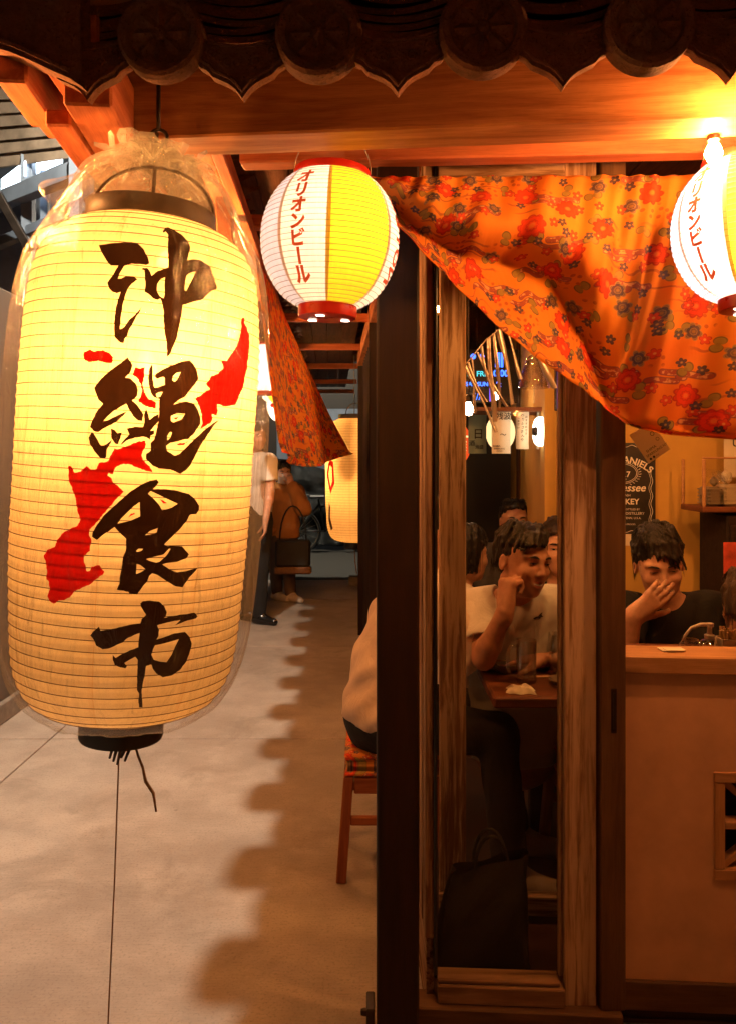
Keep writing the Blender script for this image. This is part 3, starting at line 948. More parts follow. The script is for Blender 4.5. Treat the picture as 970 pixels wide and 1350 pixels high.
# front eave: disc centres read off the photograph's rhythm (0.256 m apart)
FE = 1.25
def front(px):          # eave line, right end a little nearer
    Y = FE / (1 + 6.3e-5 * (px - 485))
    return Y
zc = 2.088
d_px = [215, 415, 630, 850]
dpos = []
pitch = None
X0, Y0 = at(215, 0, front(215)).xy
X3, Y3 = at(850, 0, front(850)).xy
step = Vector(((X3 - X0) / 3, (Y3 - Y0) / 3, 0))
rzf = math.atan2(step.y, step.x)
for k in range(0, 6):
    p = Vector((X0, Y0, zc)) + step * k
    inst("tile_end_cap", disc_mesh, "tile_clay", p + Vector((0, -0.012, -0.0025 * k)), rzf)
    inst("barrel_tile", barrel_mesh, "tile_clay", p + Vector((0, 0.012, 0)), rzf)
for k in range(0, 7):
    p = Vector((X0, Y0, zc)) + step * (k - 0.5)
    sc_ = 1.0
    inst("eave_tile", pendant_mesh, "tile_clay", p + Vector((0, 0.006, -0.022)), rzf, 0.0, sc_)
    for j in range(6):
        kind = "flat_tile"
        inst(kind, lambda: course_mesh(0.215), "tile_clay", p + Vector((0.004 * (-1) ** j, 0.016 + j * 0.010, 0.022 + j * 0.0185)), rzf, 0.0)
    mo = MB().box((-0.118, 0.095, 0.03), (0.118, 0.13, 0.24)).build("mortar_fill", "mortar", roof)
    mo.location = p - wloc(roof); mo.rotation_euler = (0, 0, rzf)
# corner tile sweeping up to the left
cp = Vector((X0, Y0, zc)) - step * 0.5
def corner_mesh():
    m = MB()
    low = [(0.0, -0.070), (-0.02, -0.056), (-0.05, -0.042), (-0.085, -0.024), (-0.12, -0.008), (-0.18, 0.012), (-0.26, 0.040), (-0.36, 0.080)]
    top = [(0.0, 0.06), (-0.02, 0.065), (-0.05, 0.07), (-0.085, 0.08), (-0.12, 0.10), (-0.18, 0.13), (-0.26, 0.17), (-0.36, 0.22)]
    n = len(low); v = []
    for y0 in (-0.008, 0.03):
        v += [(x, y0 + 0.25 * x * x, z) for x, z in low] + [(x, y0 + 0.25 * x * x, z + 0.08) for x, z in top]
    f = []
    for i in range(n - 1):
        o = 2 * n
        f += [(i, i + 1, n + i + 1, n + i), (o + i, o + n + i, o + n + i + 1, o + i + 1), (i, o + i, o + i + 1, i + 1), (n + i, n + i + 1, o + n + i + 1, o + n + i)]
    m.raw(v, f)
    m.tube([Vector((x, -0.010 + 0.25 * x * x, z + 0.012)) for x, z in low[1:]], 0.0045, 5)
    return m
inst("corner_tile", corner_mesh, "tile_clay", cp + Vector((0.0, -0.020, -0.012)), rzf)
# corridor eave: the same tiles along the walkway; their row throws the scalloped shadow
for k in range(29):
    y = 2.46 + k * 0.256
    x = -0.755 - 0.035 * (y - 1.45)
    inst("tile_end_cap", disc_mesh, "tile_clay", (x - 0.034, y, 2.17), -math.pi / 2, lean=0.5)
    inst("barrel_tile", barrel_mesh, "tile_clay", (x - 0.012, y, 2.165), -math.pi / 2)
    inst("eave_tile", pendant_mesh, "tile_clay", (x + 0.004, y + 0.128, 2.165), -math.pi / 2)
    inst("flat_tile", lambda: course_mesh(0.215), "tile_clay", (x + 0.014, y + 0.128, 2.20), -math.pi / 2)

# ================================================================== across the walkway: neighbour wall and arcade steel
N = thing("neighbour_wall", "dark grey wall of the building across the walkway with a low concrete base", "wall", (-2.2, 6.0, 0))
MB().box((-2.25, 2.2, 0.0), (-1.985, 9.2, 2.35), 0.01).build("wall_panel", "grey_wall", N, world=True)
MB().box((-1.9845, 2.2, 0.0), (-1.95, 9.2, 0.11), 0.006).build("base_kerb", "concrete_block", N, world=True)
A = thing("arcade_canopy", "steel market canopy with corrugated roofing and pale skylight gap beyond the eaves", "canopy", (-3.0, 5.2, 0))
def corrug():
    m = MB(); v = []; f = []
    a, b = at(-260, 262, 6.4), at(112, 205, 4.7)      # corrugated sheet falling toward the street
    c, d = at(112, 60, 4.5), at(-260, 60, 6.2)
    n, mm = 140, 2
    for i in range(n + 1):
        s_ = i / n
        lo = a.lerp(d, s_); hi = b.lerp(c, s_)
        for j in range(mm + 1):
            p = lo.lerp(hi, j / mm)
            v.append(p + Vector((0, 0, 0.055 * math.sin(s_ * math.tau * 9))))
    for i in range(n):
        for j in range(mm):
            q = i * (mm + 1) + j
            f.append((q, q + 1, q + mm + 2, q + mm + 1))
    return m.raw(v, f)
corrug().build("roof_sheet", "corrugated", A, smooth=True, world=True)
def abeam(nm, p, q, wd, hg, m="steel_blue"):
    beam(nm, p, q, wd, hg, m, A, bev=0.003)
abeam("rail", at(-60, 290, 5.3), at(120, 218, 4.6), 0.08, 0.10)
abeam("rail", at(-60, 345, 5.4), at(120, 272, 4.7), 0.06, 0.06)
abeam("steel_post", at(38, 420, 5.0), at(38, 205, 5.0), 0.07, 0.07)
abeam("steel_post", at(60, 420, 5.2), at(60, 215, 5.2), 0.05, 0.05)
abeam("steel_post", at(100, 420, 4.6), at(100, 200, 4.6), 0.06, 0.06)
abeam("steel_brace", at(-40, 190, 4.9), at(40, 330, 4.9), 0.05, 0.05, "dark_metal")
MB().box((-4.6, 6.6, 0), (-2.3, 6.7, 4.2)).build("back_panel", "steel_blue", A, world=True)
sky_l = MB()
for (a, b) in (((2, 246), (34, 222)), ((42, 219), (80, 202))):
    p, q = at(*a, 5.25), at(*b, 4.95)
    sky_l.raw([p + Vector((0, 0, -0.045)), q + Vector((0, 0, -0.045)), q + Vector((0, 0, 0.05)), p + Vector((0, 0, 0.05)),
               p + Vector((0, 0.04, -0.045)), q + Vector((0, 0.04, -0.045)), q + Vector((0, 0.04, 0.05)), p + Vector((0, 0.04, 0.05))],
              [(0, 1, 2, 3), (7, 6, 5, 4), (0, 4, 5, 1), (3, 2, 6, 7), (0, 3, 7, 4), (1, 5, 6, 2)])
sky_l.build("fluorescent_panel", "tube_glow", A, world=True)

# arcade lamp high above the walkway: its light draws the scalloped edge
def arcade_lamp(loc, label):
    L_ = thing("arcade_lamp", label, "lamp", loc)
    MB().lathe([(0.02, 0.20), (0.06, 0.17), (0.12, 0.05), (0.125, 0.0)], 24, cap=False).build("reflector", "dark_metal", L_, smooth=True)
    MB().lathe([(0.0001, -0.015), (0.022, -0.009), (0.032, 0.012), (0.022, 0.04), (0.0001, 0.05)], 20, cap=False).build("bulb", "arcade_lamp_glow", L_, smooth=True)
    MB().tube([(0, 0, 0.19), (0, 0, 0.9)], 0.008, 8).build("stem", "dark_metal", L_)
arcade_lamp((-1.21, 3.6, 3.95), "round floodlamp hung above the walkway outside the eaves")
arcade_lamp((-0.9, 11.2, 4.3), "round floodlamp hung over the road beyond the walkway")   # AL2

# ================================================================== lanterns
def prof_interp(prof, z):
    for (r0, z0), (r1, z1) in zip(prof, prof[1:]):
        if z0 <= z <= z1:
            t = (z - z0) / max(1e-9, z1 - z0)
            return r0 + (r1 - r0) * t
    return prof[0][0] if z < prof[0][1] else prof[-1][0]

def smooth_prof(pts, n=80):
    """Catmull-Rom through (r, z) points"""
    P = [np.array(p, float) for p in pts]
    P = [2 * P[0] - P[1]] + P + [2 * P[-1] - P[-2]]
    out = []
    m = len(P) - 3
    for i in range(m):
        for k in range(n // m + 1):
            t = k / (n // m + 1)
            a, b, c, d = P[i:i + 4]
            out.append(tuple(0.5 * ((2 * b) + (-a + c) * t + (2 * a - 5 * b + 4 * c - d) * t * t + (-a + 3 * b - 3 * c + d) * t ** 3)))
    out.append(tuple(P[-2]))
    return out

def lantern_paper(prof, ribs, nth, depth, wob=0.0):
    """surface of revolution whose paper sinks a little between the ribs; returns verts, faces, uvs, rib list"""
    # arc length along the profile
    L = [0.0]
    for a, b in zip(prof, prof[1:]):
        L.append(L[-1] + math.hypot(b[0] - a[0], b[1] - a[1]))
    tot = L[-1]
    def pt(s):
        s = min(max(s, 0), tot)
        i = max(0, min(len(prof) - 2, int(np.searchsorted(L, s) - 1)))
        t = (s - L[i]) / max(1e-9, L[i + 1] - L[i])
        (r0, z0), (r1, z1) = prof[i], prof[i + 1]
        d = Vector((r1 - r0, z1 - z0)).normalized()
        return r0 + (r1 - r0) * t, z0 + (z1 - z0) * t, d
    rows = []; ribz = []
    sub = 4
    for k in range(ribs * sub + 1):
        s = k / (ribs * sub) * tot
        r, z, d = pt(s)
        ph = (k % sub) / sub
        sink = depth * math.sin(ph * math.pi)
        rows.append((r - d.y * sink, z + d.x * sink, k % sub == 0))
        if k % sub == 0:
            ribz.append((r, z))
    v, uv, f = [], [], []
    for i, (r, z, isr) in enumerate(rows):
        for k in range(nth + 1):
            a = k / nth * math.tau
            rr = r * (1 + wob * math.sin(3 * a + z * 9) * 0.5 + wob * 0.6 * math.sin(7 * a - z * 23))
            v.append((rr * math.sin(a), -rr * math.cos(a), z)); uv.append((k / nth, z))
    M = nth + 1
    for i in range(len(rows) - 1):
        for k in range(nth):
            f.append((i * M + k, i * M + k + 1, (i + 1) * M + k + 1, (i + 1) * M + k))
    return v, f, uv, ribz

def ring_tube(m, r, z, tr, nth=72, wob=0.0, n=5):
    pts = [Vector((r * (1 + wob * math.sin(3 * a + z * 9) * 0.5 + wob * 0.6 * math.sin(7 * a - z * 23)) * math.sin(a),
                   -r * (1 + wob * math.sin(3 * a + z * 9) * 0.5 + wob * 0.6 * math.sin(7 * a - z * 23)) * math.cos(a), z)) for a in np.linspace(0, math.tau, nth + 1)]
    m.tube(pts, tr, n, cap=False)

def point_light(name, parent, loc, power, color, radius):
    ld = bpy.data.lights.new(name, 'POINT')
    ld.energy = power; ld.color = color; ld.shadow_soft_size = radius
    o = bpy.data.objects.new(name, ld); COL.objects.link(o); o.parent = parent; o.location = loc
    return o

BIGP = smooth_prof([(0.076, -0.476), (0.118, -0.470), (0.168, -0.448), (0.196, -0.405), (0.210, -0.34), (0.219, -0.20), (0.2225, 0.0), (0.2225, 0.20),
                    (0.219, 0.30), (0.208, 0.375), (0.186, 0.425), (0.155, 0.455), (0.125, 0.470), (0.118, 0.474)], 120)
WOB = 0.004
def big_r(z, a=0.0):
    r = prof_interp(BIGP, z)
    return r * (1 + WOB * math.sin(3 * a + z * 9) * 0.5 + WOB * 0.6 * math.sin(7 * a - z * 23))

def big_lantern(loc, tilt, label, scale=1.0, rot=0.0, detail=True, power=8.0, bulb_z=0.12):
    o = thing("paper_lantern", label, "lantern", loc, (0, tilt, rot))
    o.scale = (scale,) * 3
    v, f, uv, ribz = lantern_paper(BIGP, 52, 144 if detail else 64, 0.0016, WOB)
    p = mkobj("paper_shade", v, f, "lantern_paper", o, True, uvs=uv)
    m = MB()
    for r, z in ribz[1:-1]:
        ring_tube(m, r + 0.0003, z, 0.00085, 96 if detail else 40, WOB, 4)
    m.build("bamboo_ribs", "bamboo", o, smooth=True)
    MB().lathe([(0.070, -0.524), (0.078, -0.526), (0.0795, -0.522), (0.0795, -0.474), (0.076, -0.470), (0.070, -0.474), (0.070, -0.524)], 48, cap=False).lathe(
        [(0.0001, -0.518), (0.0705, -0.518)], 48, cap=False).build("bottom_ring", "black_lacquer", o, auto=40)
    MB().lathe([(0.112, 0.470), (0.121, 0.470), (0.1225, 0.474), (0.1225, 0.503), (0.120, 0.506), (0.112, 0.504), (0.112, 0.470)], 56, cap=False).build("top_ring", "dark_ring", o, auto=40)
    h = MB()
    h.tube([Vector((0.118 * math.cos(t), 0, 0.50 + 0.092 * math.sin(t))) for t in np.linspace(0, math.pi, 25)], 0.0035, 8)
    h.build("wire_handle", "dark_metal", o, smooth=True)
    bl = MB().lathe([(0.0001, bulb_z - 0.035), (0.022, bulb_z - 0.027), (0.030, bulb_z), (0.022, bulb_z + 0.03), (0.014, bulb_z + 0.05), (0.014, bulb_z + 0.09)], 16).build("bulb", "straw_white", o, smooth=True)
    MB().tube([(0, 0, bulb_z + 0.08), (0, 0, 0.66)], 0.004, 6).build("lamp_cord", "dark_metal", o)
    point_light("lantern_light", o, (0.045, -0.05, bulb_z), power, (1.0, 0.41, 0.09), 0.03)
    return o

TILT = math.radians(3.4)
BL = at(181, 600, 1.48)
BL.z = 1.42 - (618 - 605) / F * 1.48
lan = big_lantern(BL, TILT, "large cream paper lantern with black brush lettering and red island map, wrapped in clear plastic", 1.0, 0.0, True, 14.0, 0.19)

# --- writing on the lantern: outlines carried from the picture onto the paper
LS = (0.955, 0.955, 0.948)
lan.scale = LS
LM = Matrix.Translation(BL) @ Matrix.Rotation(TILT, 4, 'Y') @ Matrix.Diagonal((*LS, 1))
LI = LM.inverted()
def px_to_lantern(px, py):
    o = LI @ Vector((0, 0, CAMH))
    d = (LI.to_3x3() @ (at(px, py, 1.0) - Vector((0, 0, CAMH)))).normalized()
    r = 0.2225
    z = 0
    for _ in range(8):
        A_ = d.x ** 2 + d.y ** 2; B_ = o.x * d.x + o.y * d.y; C_ = o.x ** 2 + o.y ** 2 - r * r
        q = max(0.0, B_ * B_ - A_ * C_)
        t = (-B_ - math.sqrt(q)) / A_
        p = o + d * t
        z = p.z; r = prof_interp(BIGP, z)
    return math.atan2(p.x, -p.y), z

def S(x0, y0, k, pts):
    return [(x0 + x * k, y0 + y * k) for x, y in pts]
K1, K2, K3, K4, K5, K6 = (110, 290, .1959), (100, 460, .2062), (110, 620, .17526), (110, 780, .16495), (50, 570, .17778), (230, 410, .11853)
BLACK = [
 (K1, [(110,172),(200,158),(330,150),(370,160),(410,200),(435,250),(445,295),(425,305),(380,298),(330,295),(280,310),(255,350),(235,398),(260,395),(290,380),(340,380),(368,402),(330,430),(305,460),(285,510),(270,570),(258,650),(250,738),(275,725),(320,665),(350,640),(395,585),(385,615),(355,660),(335,700),(310,745),(300,780),(282,800),(275,830),(255,828),(215,790),(212,690),(222,600),(240,530),(255,485),(230,495),(200,485),(180,465),(165,425),(185,395),(205,370),(220,340),(240,308),(190,308),(160,275),(135,230),(120,200)], []),
 (K1, [(535,78),(550,55),(570,50),(610,68),(660,100),(700,145),(718,185),(705,240),(695,275),(730,265),(770,268),(810,285),(850,315),(860,345),(880,400),(900,460),(880,472),(850,485),(800,540),(740,550),(690,570),(668,572),(662,640),(652,690),(640,735),(628,800),(605,850),(590,890),(570,918),(562,915),(562,830),(548,760),(540,680),(540,610),(530,560),(518,530),(500,540),(470,530),(440,500),(413,485),(420,440),(415,380),(412,340),(395,335),(400,325),(432,325),(448,345),(460,378),(500,345),(570,320),(572,270),(568,200),(570,100),(555,80),(540,88)],
      [[(550,388),(520,400),(498,435),(495,480),(515,515),(540,530),(548,500),(545,440)], [(692,378),(720,355),(752,350),(740,380),(715,430),(690,480),(680,470),(684,420)]]),
 (K2, [(335,55),(365,105),(355,145),(320,185),(350,188),(385,220),(400,265),(395,300),(362,330),(395,360),(435,420),(425,462),(400,458),(370,430),(345,390),(325,350),(290,370),(250,395),(228,415),(200,440),(178,468),(215,455),(270,425),(330,398),(310,425),(260,470),(220,490),(180,510),(150,532),(120,525),(98,500),(110,460),(140,400),(180,352),(150,325),(138,290),(125,250),(150,215),(190,170),(250,120),(300,85)], []),
 (K2, [(110,530),(130,555),(160,610),(170,622),(200,610),(235,580),(230,600),(205,640),(200,690),(190,702),(160,695),(125,655),(95,605),(88,570)], []),
 (K2, [(230,508),(255,520),(270,540),(300,535),(290,570),(275,610),(255,605),(232,570)], []),
 (K2, [(330,510),(380,498),(430,500),(440,470),(437,420),(450,382),(465,420),(472,455),(500,430),(528,415),(530,460),(500,495),(475,525),(500,520),(500,545),(478,555),(475,582),(450,565),(430,560),(380,568),(330,585),(290,615),(310,585),(345,548)], []),
 (K2, [(488,98),(470,130),(463,190),(470,240),(485,290),(500,310),(535,322),(532,370),(530,440),(520,500),(510,545),(500,580),(478,600),(478,650),(450,670),(450,705),(490,745),(530,765),(600,770),(665,797),(705,770),(730,740),(755,690),(790,620),(830,560),(870,500),(908,455),(870,475),(820,515),(760,570),(700,630),(660,670),(630,682),(580,650),(575,620),(600,600),(650,590),(720,570),(755,535),(790,480),(790,440),(775,390),(750,350),(700,335),(640,350),(620,358),(650,330),(690,310),(720,270),(755,230),(778,190),(770,140),(745,95),(725,72),(680,80),(600,110),(560,130),(510,160),(505,178),(520,192),(560,178),(568,190),(568,230),(540,240),(505,250),(498,235),(492,180),(492,130)],
      [[(620,175),(640,155),(668,148),(650,190),(630,212),(615,200)], [(512,290),(530,278),(555,275),(540,305),(520,312)], [(605,430),(640,412),(695,415),(670,450),(620,470),(605,460)], [(580,560),(600,530),(612,535),(600,570),(582,585)]]),
 (K3, [(550,68),(566,90),(540,125),(520,142),(600,140),(700,152),(790,178),(830,215),(862,265),(858,300),(840,328),(795,330),(770,378),(720,440),(660,500),(605,555),(630,570),(650,565),(735,570),(785,630),(765,660),(700,685),(620,695),(590,705),(640,740),(700,765),(760,755),(850,730),(825,765),(790,800),(770,830),(740,878),(690,870),(620,830),(555,785),(515,772),(495,790),(480,830),(440,880),(405,930),(350,925),(340,910),(255,895),(275,850),(280,790),(290,740),(302,650),(322,600),(325,515),(280,470),(240,425),(200,455),(160,480),(110,522),(75,500),(78,465),(110,410),(160,340),(240,265),(300,210),(370,150),(450,100),(500,78)],
      [[(425,238),(428,345),(350,380),(262,400),(290,360),(330,320),(380,270)], [(485,175),(505,155),(560,180),(640,220),(705,250),(660,280),(590,300),(570,260),(530,215)], [(465,485),(500,455),(558,432),(550,465),(500,482)], [(398,605),(415,588),(450,588),(435,605),(405,612)], [(470,665),(520,650),(600,630),(640,585),(652,588),(620,640),(570,685),(545,692),(500,680)], [(402,702),(430,710),(468,742),(430,765),(398,778)]]),
 (K4, [(455,90),(475,72),(530,66),(600,75),(645,115),(662,160),(655,190),(640,205),(700,195),(790,178),(880,165),(903,195),(890,210),(830,225),(780,245),(725,265),(770,222),(700,235),(640,250),(585,265),(602,300),(598,350),(580,380),(640,360),(720,330),(805,318),(840,360),(857,410),(840,480),(810,560),(760,625),(700,665),(630,680),(580,650),(552,610),(540,575),(500,590),(492,650),(480,700),(470,760),(465,800),(470,860),(472,920),(445,918),(440,860),(445,810),(428,780),(430,700),(432,620),(435,540),(415,515),(370,540),(330,565),(350,590),(340,608),(300,600),(255,580),(240,540),(240,500),(262,525),(300,500),(370,465),(440,440),(442,385),(450,325),(400,345),(350,370),(320,400),(270,420),(220,445),(160,455),(110,425),(95,385),(65,345),(85,315),(133,275),(145,308),(250,290),(370,260),(455,250),(465,215),(500,180),(480,150),(460,115)],
      [[(570,425),(640,410),(758,375),(730,430),(700,500),(660,560),(610,555),(560,540),(542,500),(555,455)]]),
]
RED = [
 (K5, [(230,250),(245,248),(265,275),(275,300),(320,290),(365,250),(395,275),(440,270),(455,230),(520,215),(550,165),(570,118),(600,125),(690,95),(740,70),(800,62),(800,100),(785,130),(770,165),(780,205),(830,250),(850,295),(800,285),(750,265),(700,240),(640,232),(590,250),(570,280),(560,310),(530,300),(520,320),(550,340),(560,370),(600,400),(640,440),(590,490),(530,560),(480,620),(430,680),(390,720),(385,765),(402,805),(390,850),(390,880),(350,910),(345,950),(360,1000),(365,1030),(390,1025),(400,995),(460,985),(475,1010),(495,1030),(485,1055),(440,1085),(400,1120),(350,1145),(300,1165),(265,1190),(240,1225),(200,1245),(160,1245),(125,1270),(90,1245),(78,1215),(95,1160),(90,1110),(70,1090),(75,1020),(65,960),(50,910),(75,870),(130,850),(145,800),(180,755),(230,725),(300,690),(320,640),(300,590),(290,530),(275,460),(245,390),(228,320)]),
 (K2, [(60,20),(95,5),(130,18),(180,8),(215,25),(243,55),(235,90),(190,88),(150,75),(100,85),(65,75),(55,45)]),
 (K2, [(385,115),(415,125),(445,118),(440,165),(430,215),(440,275),(465,320),(515,345),(512,380),(480,375),(440,360),(400,335),(415,310),(425,270),(415,220),(390,180),(365,165)]),
 (K6, [(745,75),(770,75),(775,100),(765,130),(800,180),(820,250),(830,330),(830,420),(815,550),(805,660),(780,740),(770,830),(735,900),(710,970),(680,1045),(620,1055),(560,1062),(500,1040),(470,1035),(480,1120),(470,1160),(415,1150),(425,1190),(410,1235),(350,1275),(290,1315),(310,1240),(300,1140),(270,1050),(245,1000),(215,975),(290,940),(340,895),(390,870),(345,810),(390,760),(410,720),(480,700),(540,640),(530,590),(515,560),(575,555),(610,510),(650,450),(690,380),(720,290),(740,180),(735,110)]),
 (K2, [(620,440),(655,432),(640,455)]), (K2, [(645,605),(690,600),(720,588),(690,615),(650,615)]),
 (K3, [(575,215),(600,225),(630,245),(605,250)]), (K3, [(340,355),(360,325),(385,318),(390,330)]),
]
def rough_edge(pts, amp, step):
    """torn, dry-brush edge: short random steps along the outline"""
    out = []
    n = len(pts)
    for i in range(n):
        a, b = Vector(pts[i]), Vector(pts[(i + 1) % n])
        L = (b - a).length
        m = max(1, int(L / step))
        nn = Vector((-(b - a).y, (b - a).x)) / max(L, 1e-6)
        for k in range(m):
            p = a.lerp(b, k / m)
            if k: p = p + nn * random.uniform(-amp, amp)
            out.append((p.x, p.y))
    return out
def on_lantern(lift):
    def fn(a, z):
        r = big_r(z, a) + lift
        return Vector((r * math.sin(a), -r * math.cos(a), z))
    return fn
GRID = (0.05, 0.0085)
for i, (k, outer, holes) in enumerate(BLACK):
    lp = [px_to_lantern(*p) for p in rough_edge(S(*k, outer), 0.35, 3.0)]
    hp = [[px_to_lantern(*p) for p in S(*k, h)] for h in holes]
    decal("brush_stroke", [poly_piece(lp, hp)], on_lantern(0.0024 + 0.0003 * i), "brush_ink", lan, GRID)
for i, (k, outer) in enumerate(RED):
    lp = [px_to_lantern(*p) for p in rough_edge(S(*k, outer), 0.7, 2.2)]
    decal("island_map", [poly_piece(lp)], on_lantern(0.0012 + 0.0001 * i), "red_ink", lan, GRID)

# --- clear plastic wrapped over the lantern
def bag():
    nth, nz = 180, 90
    v, f = [], []
    prof = [(0.148, -0.470), (0.165, -0.466), (0.200, -0.438), (0.232, -0.37), (0.247, -0.24), (0.253, 0.0), (0.250, 0.2), (0.243, 0.32), (0.228, 0.40),
            (0.200, 0.455), (0.175, 0.500), (0.152, 0.540), (0.128, 0.570), (0.092, 0.592), (0.045, 0.603), (0.014, 0.606)]
    prof = smooth_prof(prof, 120)
    L = len(prof)
    for i, (r, z) in enumerate(prof):
        top = max(0.0, (z - 0.40) / 0.25)
        bot = max(0.0, (-0.25 - z) / 0.23)
        for k in range(nth):
            a = k / nth * math.tau
            fold = math.sin(11 * a + 2.0 * math.sin(z * 4) + 0.7) * 0.5 + math.sin(23 * a - 5 * z + 1.3) * 0.3 + math.sin(41 * a + 9 * z) * 0.2
            lobe = math.sin(2 * a + 0.8) * 0.008 + math.sin(5 * a + 6 * z) * 0.004
            crum = 0.006 * math.sin(31 * z + 9 * a) * math.sin(17 * a - 40 * z)
            rr = r + lobe * min(1, r / 0.2) + fold * (0.0028 + 0.010 * top + 0.004 * bot) * min(1, r / 0.08) + crum * top
            rr = max(rr, big_r(max(min(z, 0.474), -0.476)) + 0.0075 if -0.476 < z < 0.45 else 0.008)
            zz = z + 0.010 * top * math.sin(9 * a + 3) + 0.005 * top * math.sin(23 * a)
            v.append((rr * math.sin(a), -rr * math.cos(a), zz))
    for i in range(L - 1):
        for k in range(nth):
            f.append((i * nth + k, i * nth + (k + 1) % nth, (i + 1) * nth + (k + 1) % nth, (i + 1) * nth + k))
    return v, f
bv, bf = bag()
mkobj("plastic_cover", bv, bf, "clear_plastic", lan, True)
# gathered knot of film at the top, and a loose flap of film beside it
m = MB()
for k in range(46):
    a = k * 2.4; r0 = 0.008 + 0.075 * random.random()
    base_ = Vector((r0 * math.cos(a), r0 * math.sin(a), 0.582 + 0.012 * random.random()))
    tip = base_ + Vector((math.cos(a) * random.uniform(0.005, 0.05), math.sin(a) * random.uniform(0.005, 0.05), random.uniform(0.01, 0.05)))
    w0 = random.uniform(0.008, 0.02); t_ = Vector((-math.sin(a), math.cos(a), 0)) * w0
    mid = base_.lerp(tip, 0.5) + Vector((0, 0, 0.012))
    m.raw([base_ - t_, base_ + t_, mid + t_ * 1.3, mid - t_ * 1.3, tip + t_ * 0.8, tip - t_ * 0.5], [(0, 1, 2, 3), (3, 2, 4, 5)])
m.build("film_knot", "clear_plastic", lan, smooth=True)
fv, ff = [], []
for i in range(13):
    for j in range(7):
        s_, t_ = i / 12, j / 6
        c0 = Vector((-0.155, -0.03, 0.475)).lerp(Vector((-0.135, -0.03, 0.56)), s_)
        out = Vector((-1, -0.15, 0.25)).normalized()
        fv.append(c0 + out * 0.065 * t_ * math.sin(s_ * math.pi) + Vector((0, 0.012 * math.sin(t_ * 5 + s_ * 3), 0)))
for i in range(12):
    for j in range(6):
        q = i * 7 + j
        ff.append((q, q + 1, q + 8, q + 7))
mkobj("film_flap", fv, ff, "clear_plastic", lan, True)
# cord that steadies the lantern, with its knot
btm = LM @ Vector((0, 0, -0.516))
foot = Vector((at(133, 1362, 1.48).x, 1.47, 0.0))
cord = thing("tether_string", "thin string tied from the big lantern's base down to the walkway", "cord", foot)
MB().tube([btm + Vector((0, -0.01, 0)), btm.lerp(foot, 0.3), btm.lerp(foot, 0.65), foot], 0.0016, 6).build("string", "string", cord, world=True)
kn = MB()
for k in range(5):
    a = k * 1.3
    kn.tube([btm + Vector((0.002 * k - 0.004, -0.012, -0.002)), btm + Vector((-0.010 + 0.006 * k, -0.014 + 0.003 * k, -0.02 - 0.004 * k)), btm + Vector((-0.018 + 0.007 * k, -0.012, -0.045 - 0.006 * (k % 3)))], [0.003, 0.004, 0.0022], 6)
kn.build("knot", "dark_ring", cord, smooth=True, world=True)
tail = [at(178, 982, 1.45), at(183, 996, 1.45), at(188, 1012, 1.45), at(193, 1030, 1.45), at(202, 1046, 1.45), at(207, 1070, 1.45)]
tw = MB().tube([p + Vector((0.001 * (-1) ** i, 0, 0)) for i, p in enumerate(tail)], [0.0022, 0.0024, 0.0026, 0.0034, 0.003, 0.0018], 6)
tw.build("rope_tail", "rope", cord, smooth=True, world=True)
hk = thing("lantern_hook", "steel hook under the corner timbers holding the big lantern", "hook", (BL.x + 0.04, 1.48, 2.0))
MB().tube([(0.0, 0, 0.03), (0, 0, 0.07), (0, 0, 0.12)], 0.004, 8).tube([Vector((0.016 * math.sin(t), 0, 0.016 - 0.016 * math.cos(t) + 0.0)) for t in np.linspace(0.2, 5.4, 18)], 0.0035, 8).build("hook_wire", "dark_metal", hk, smooth=True)

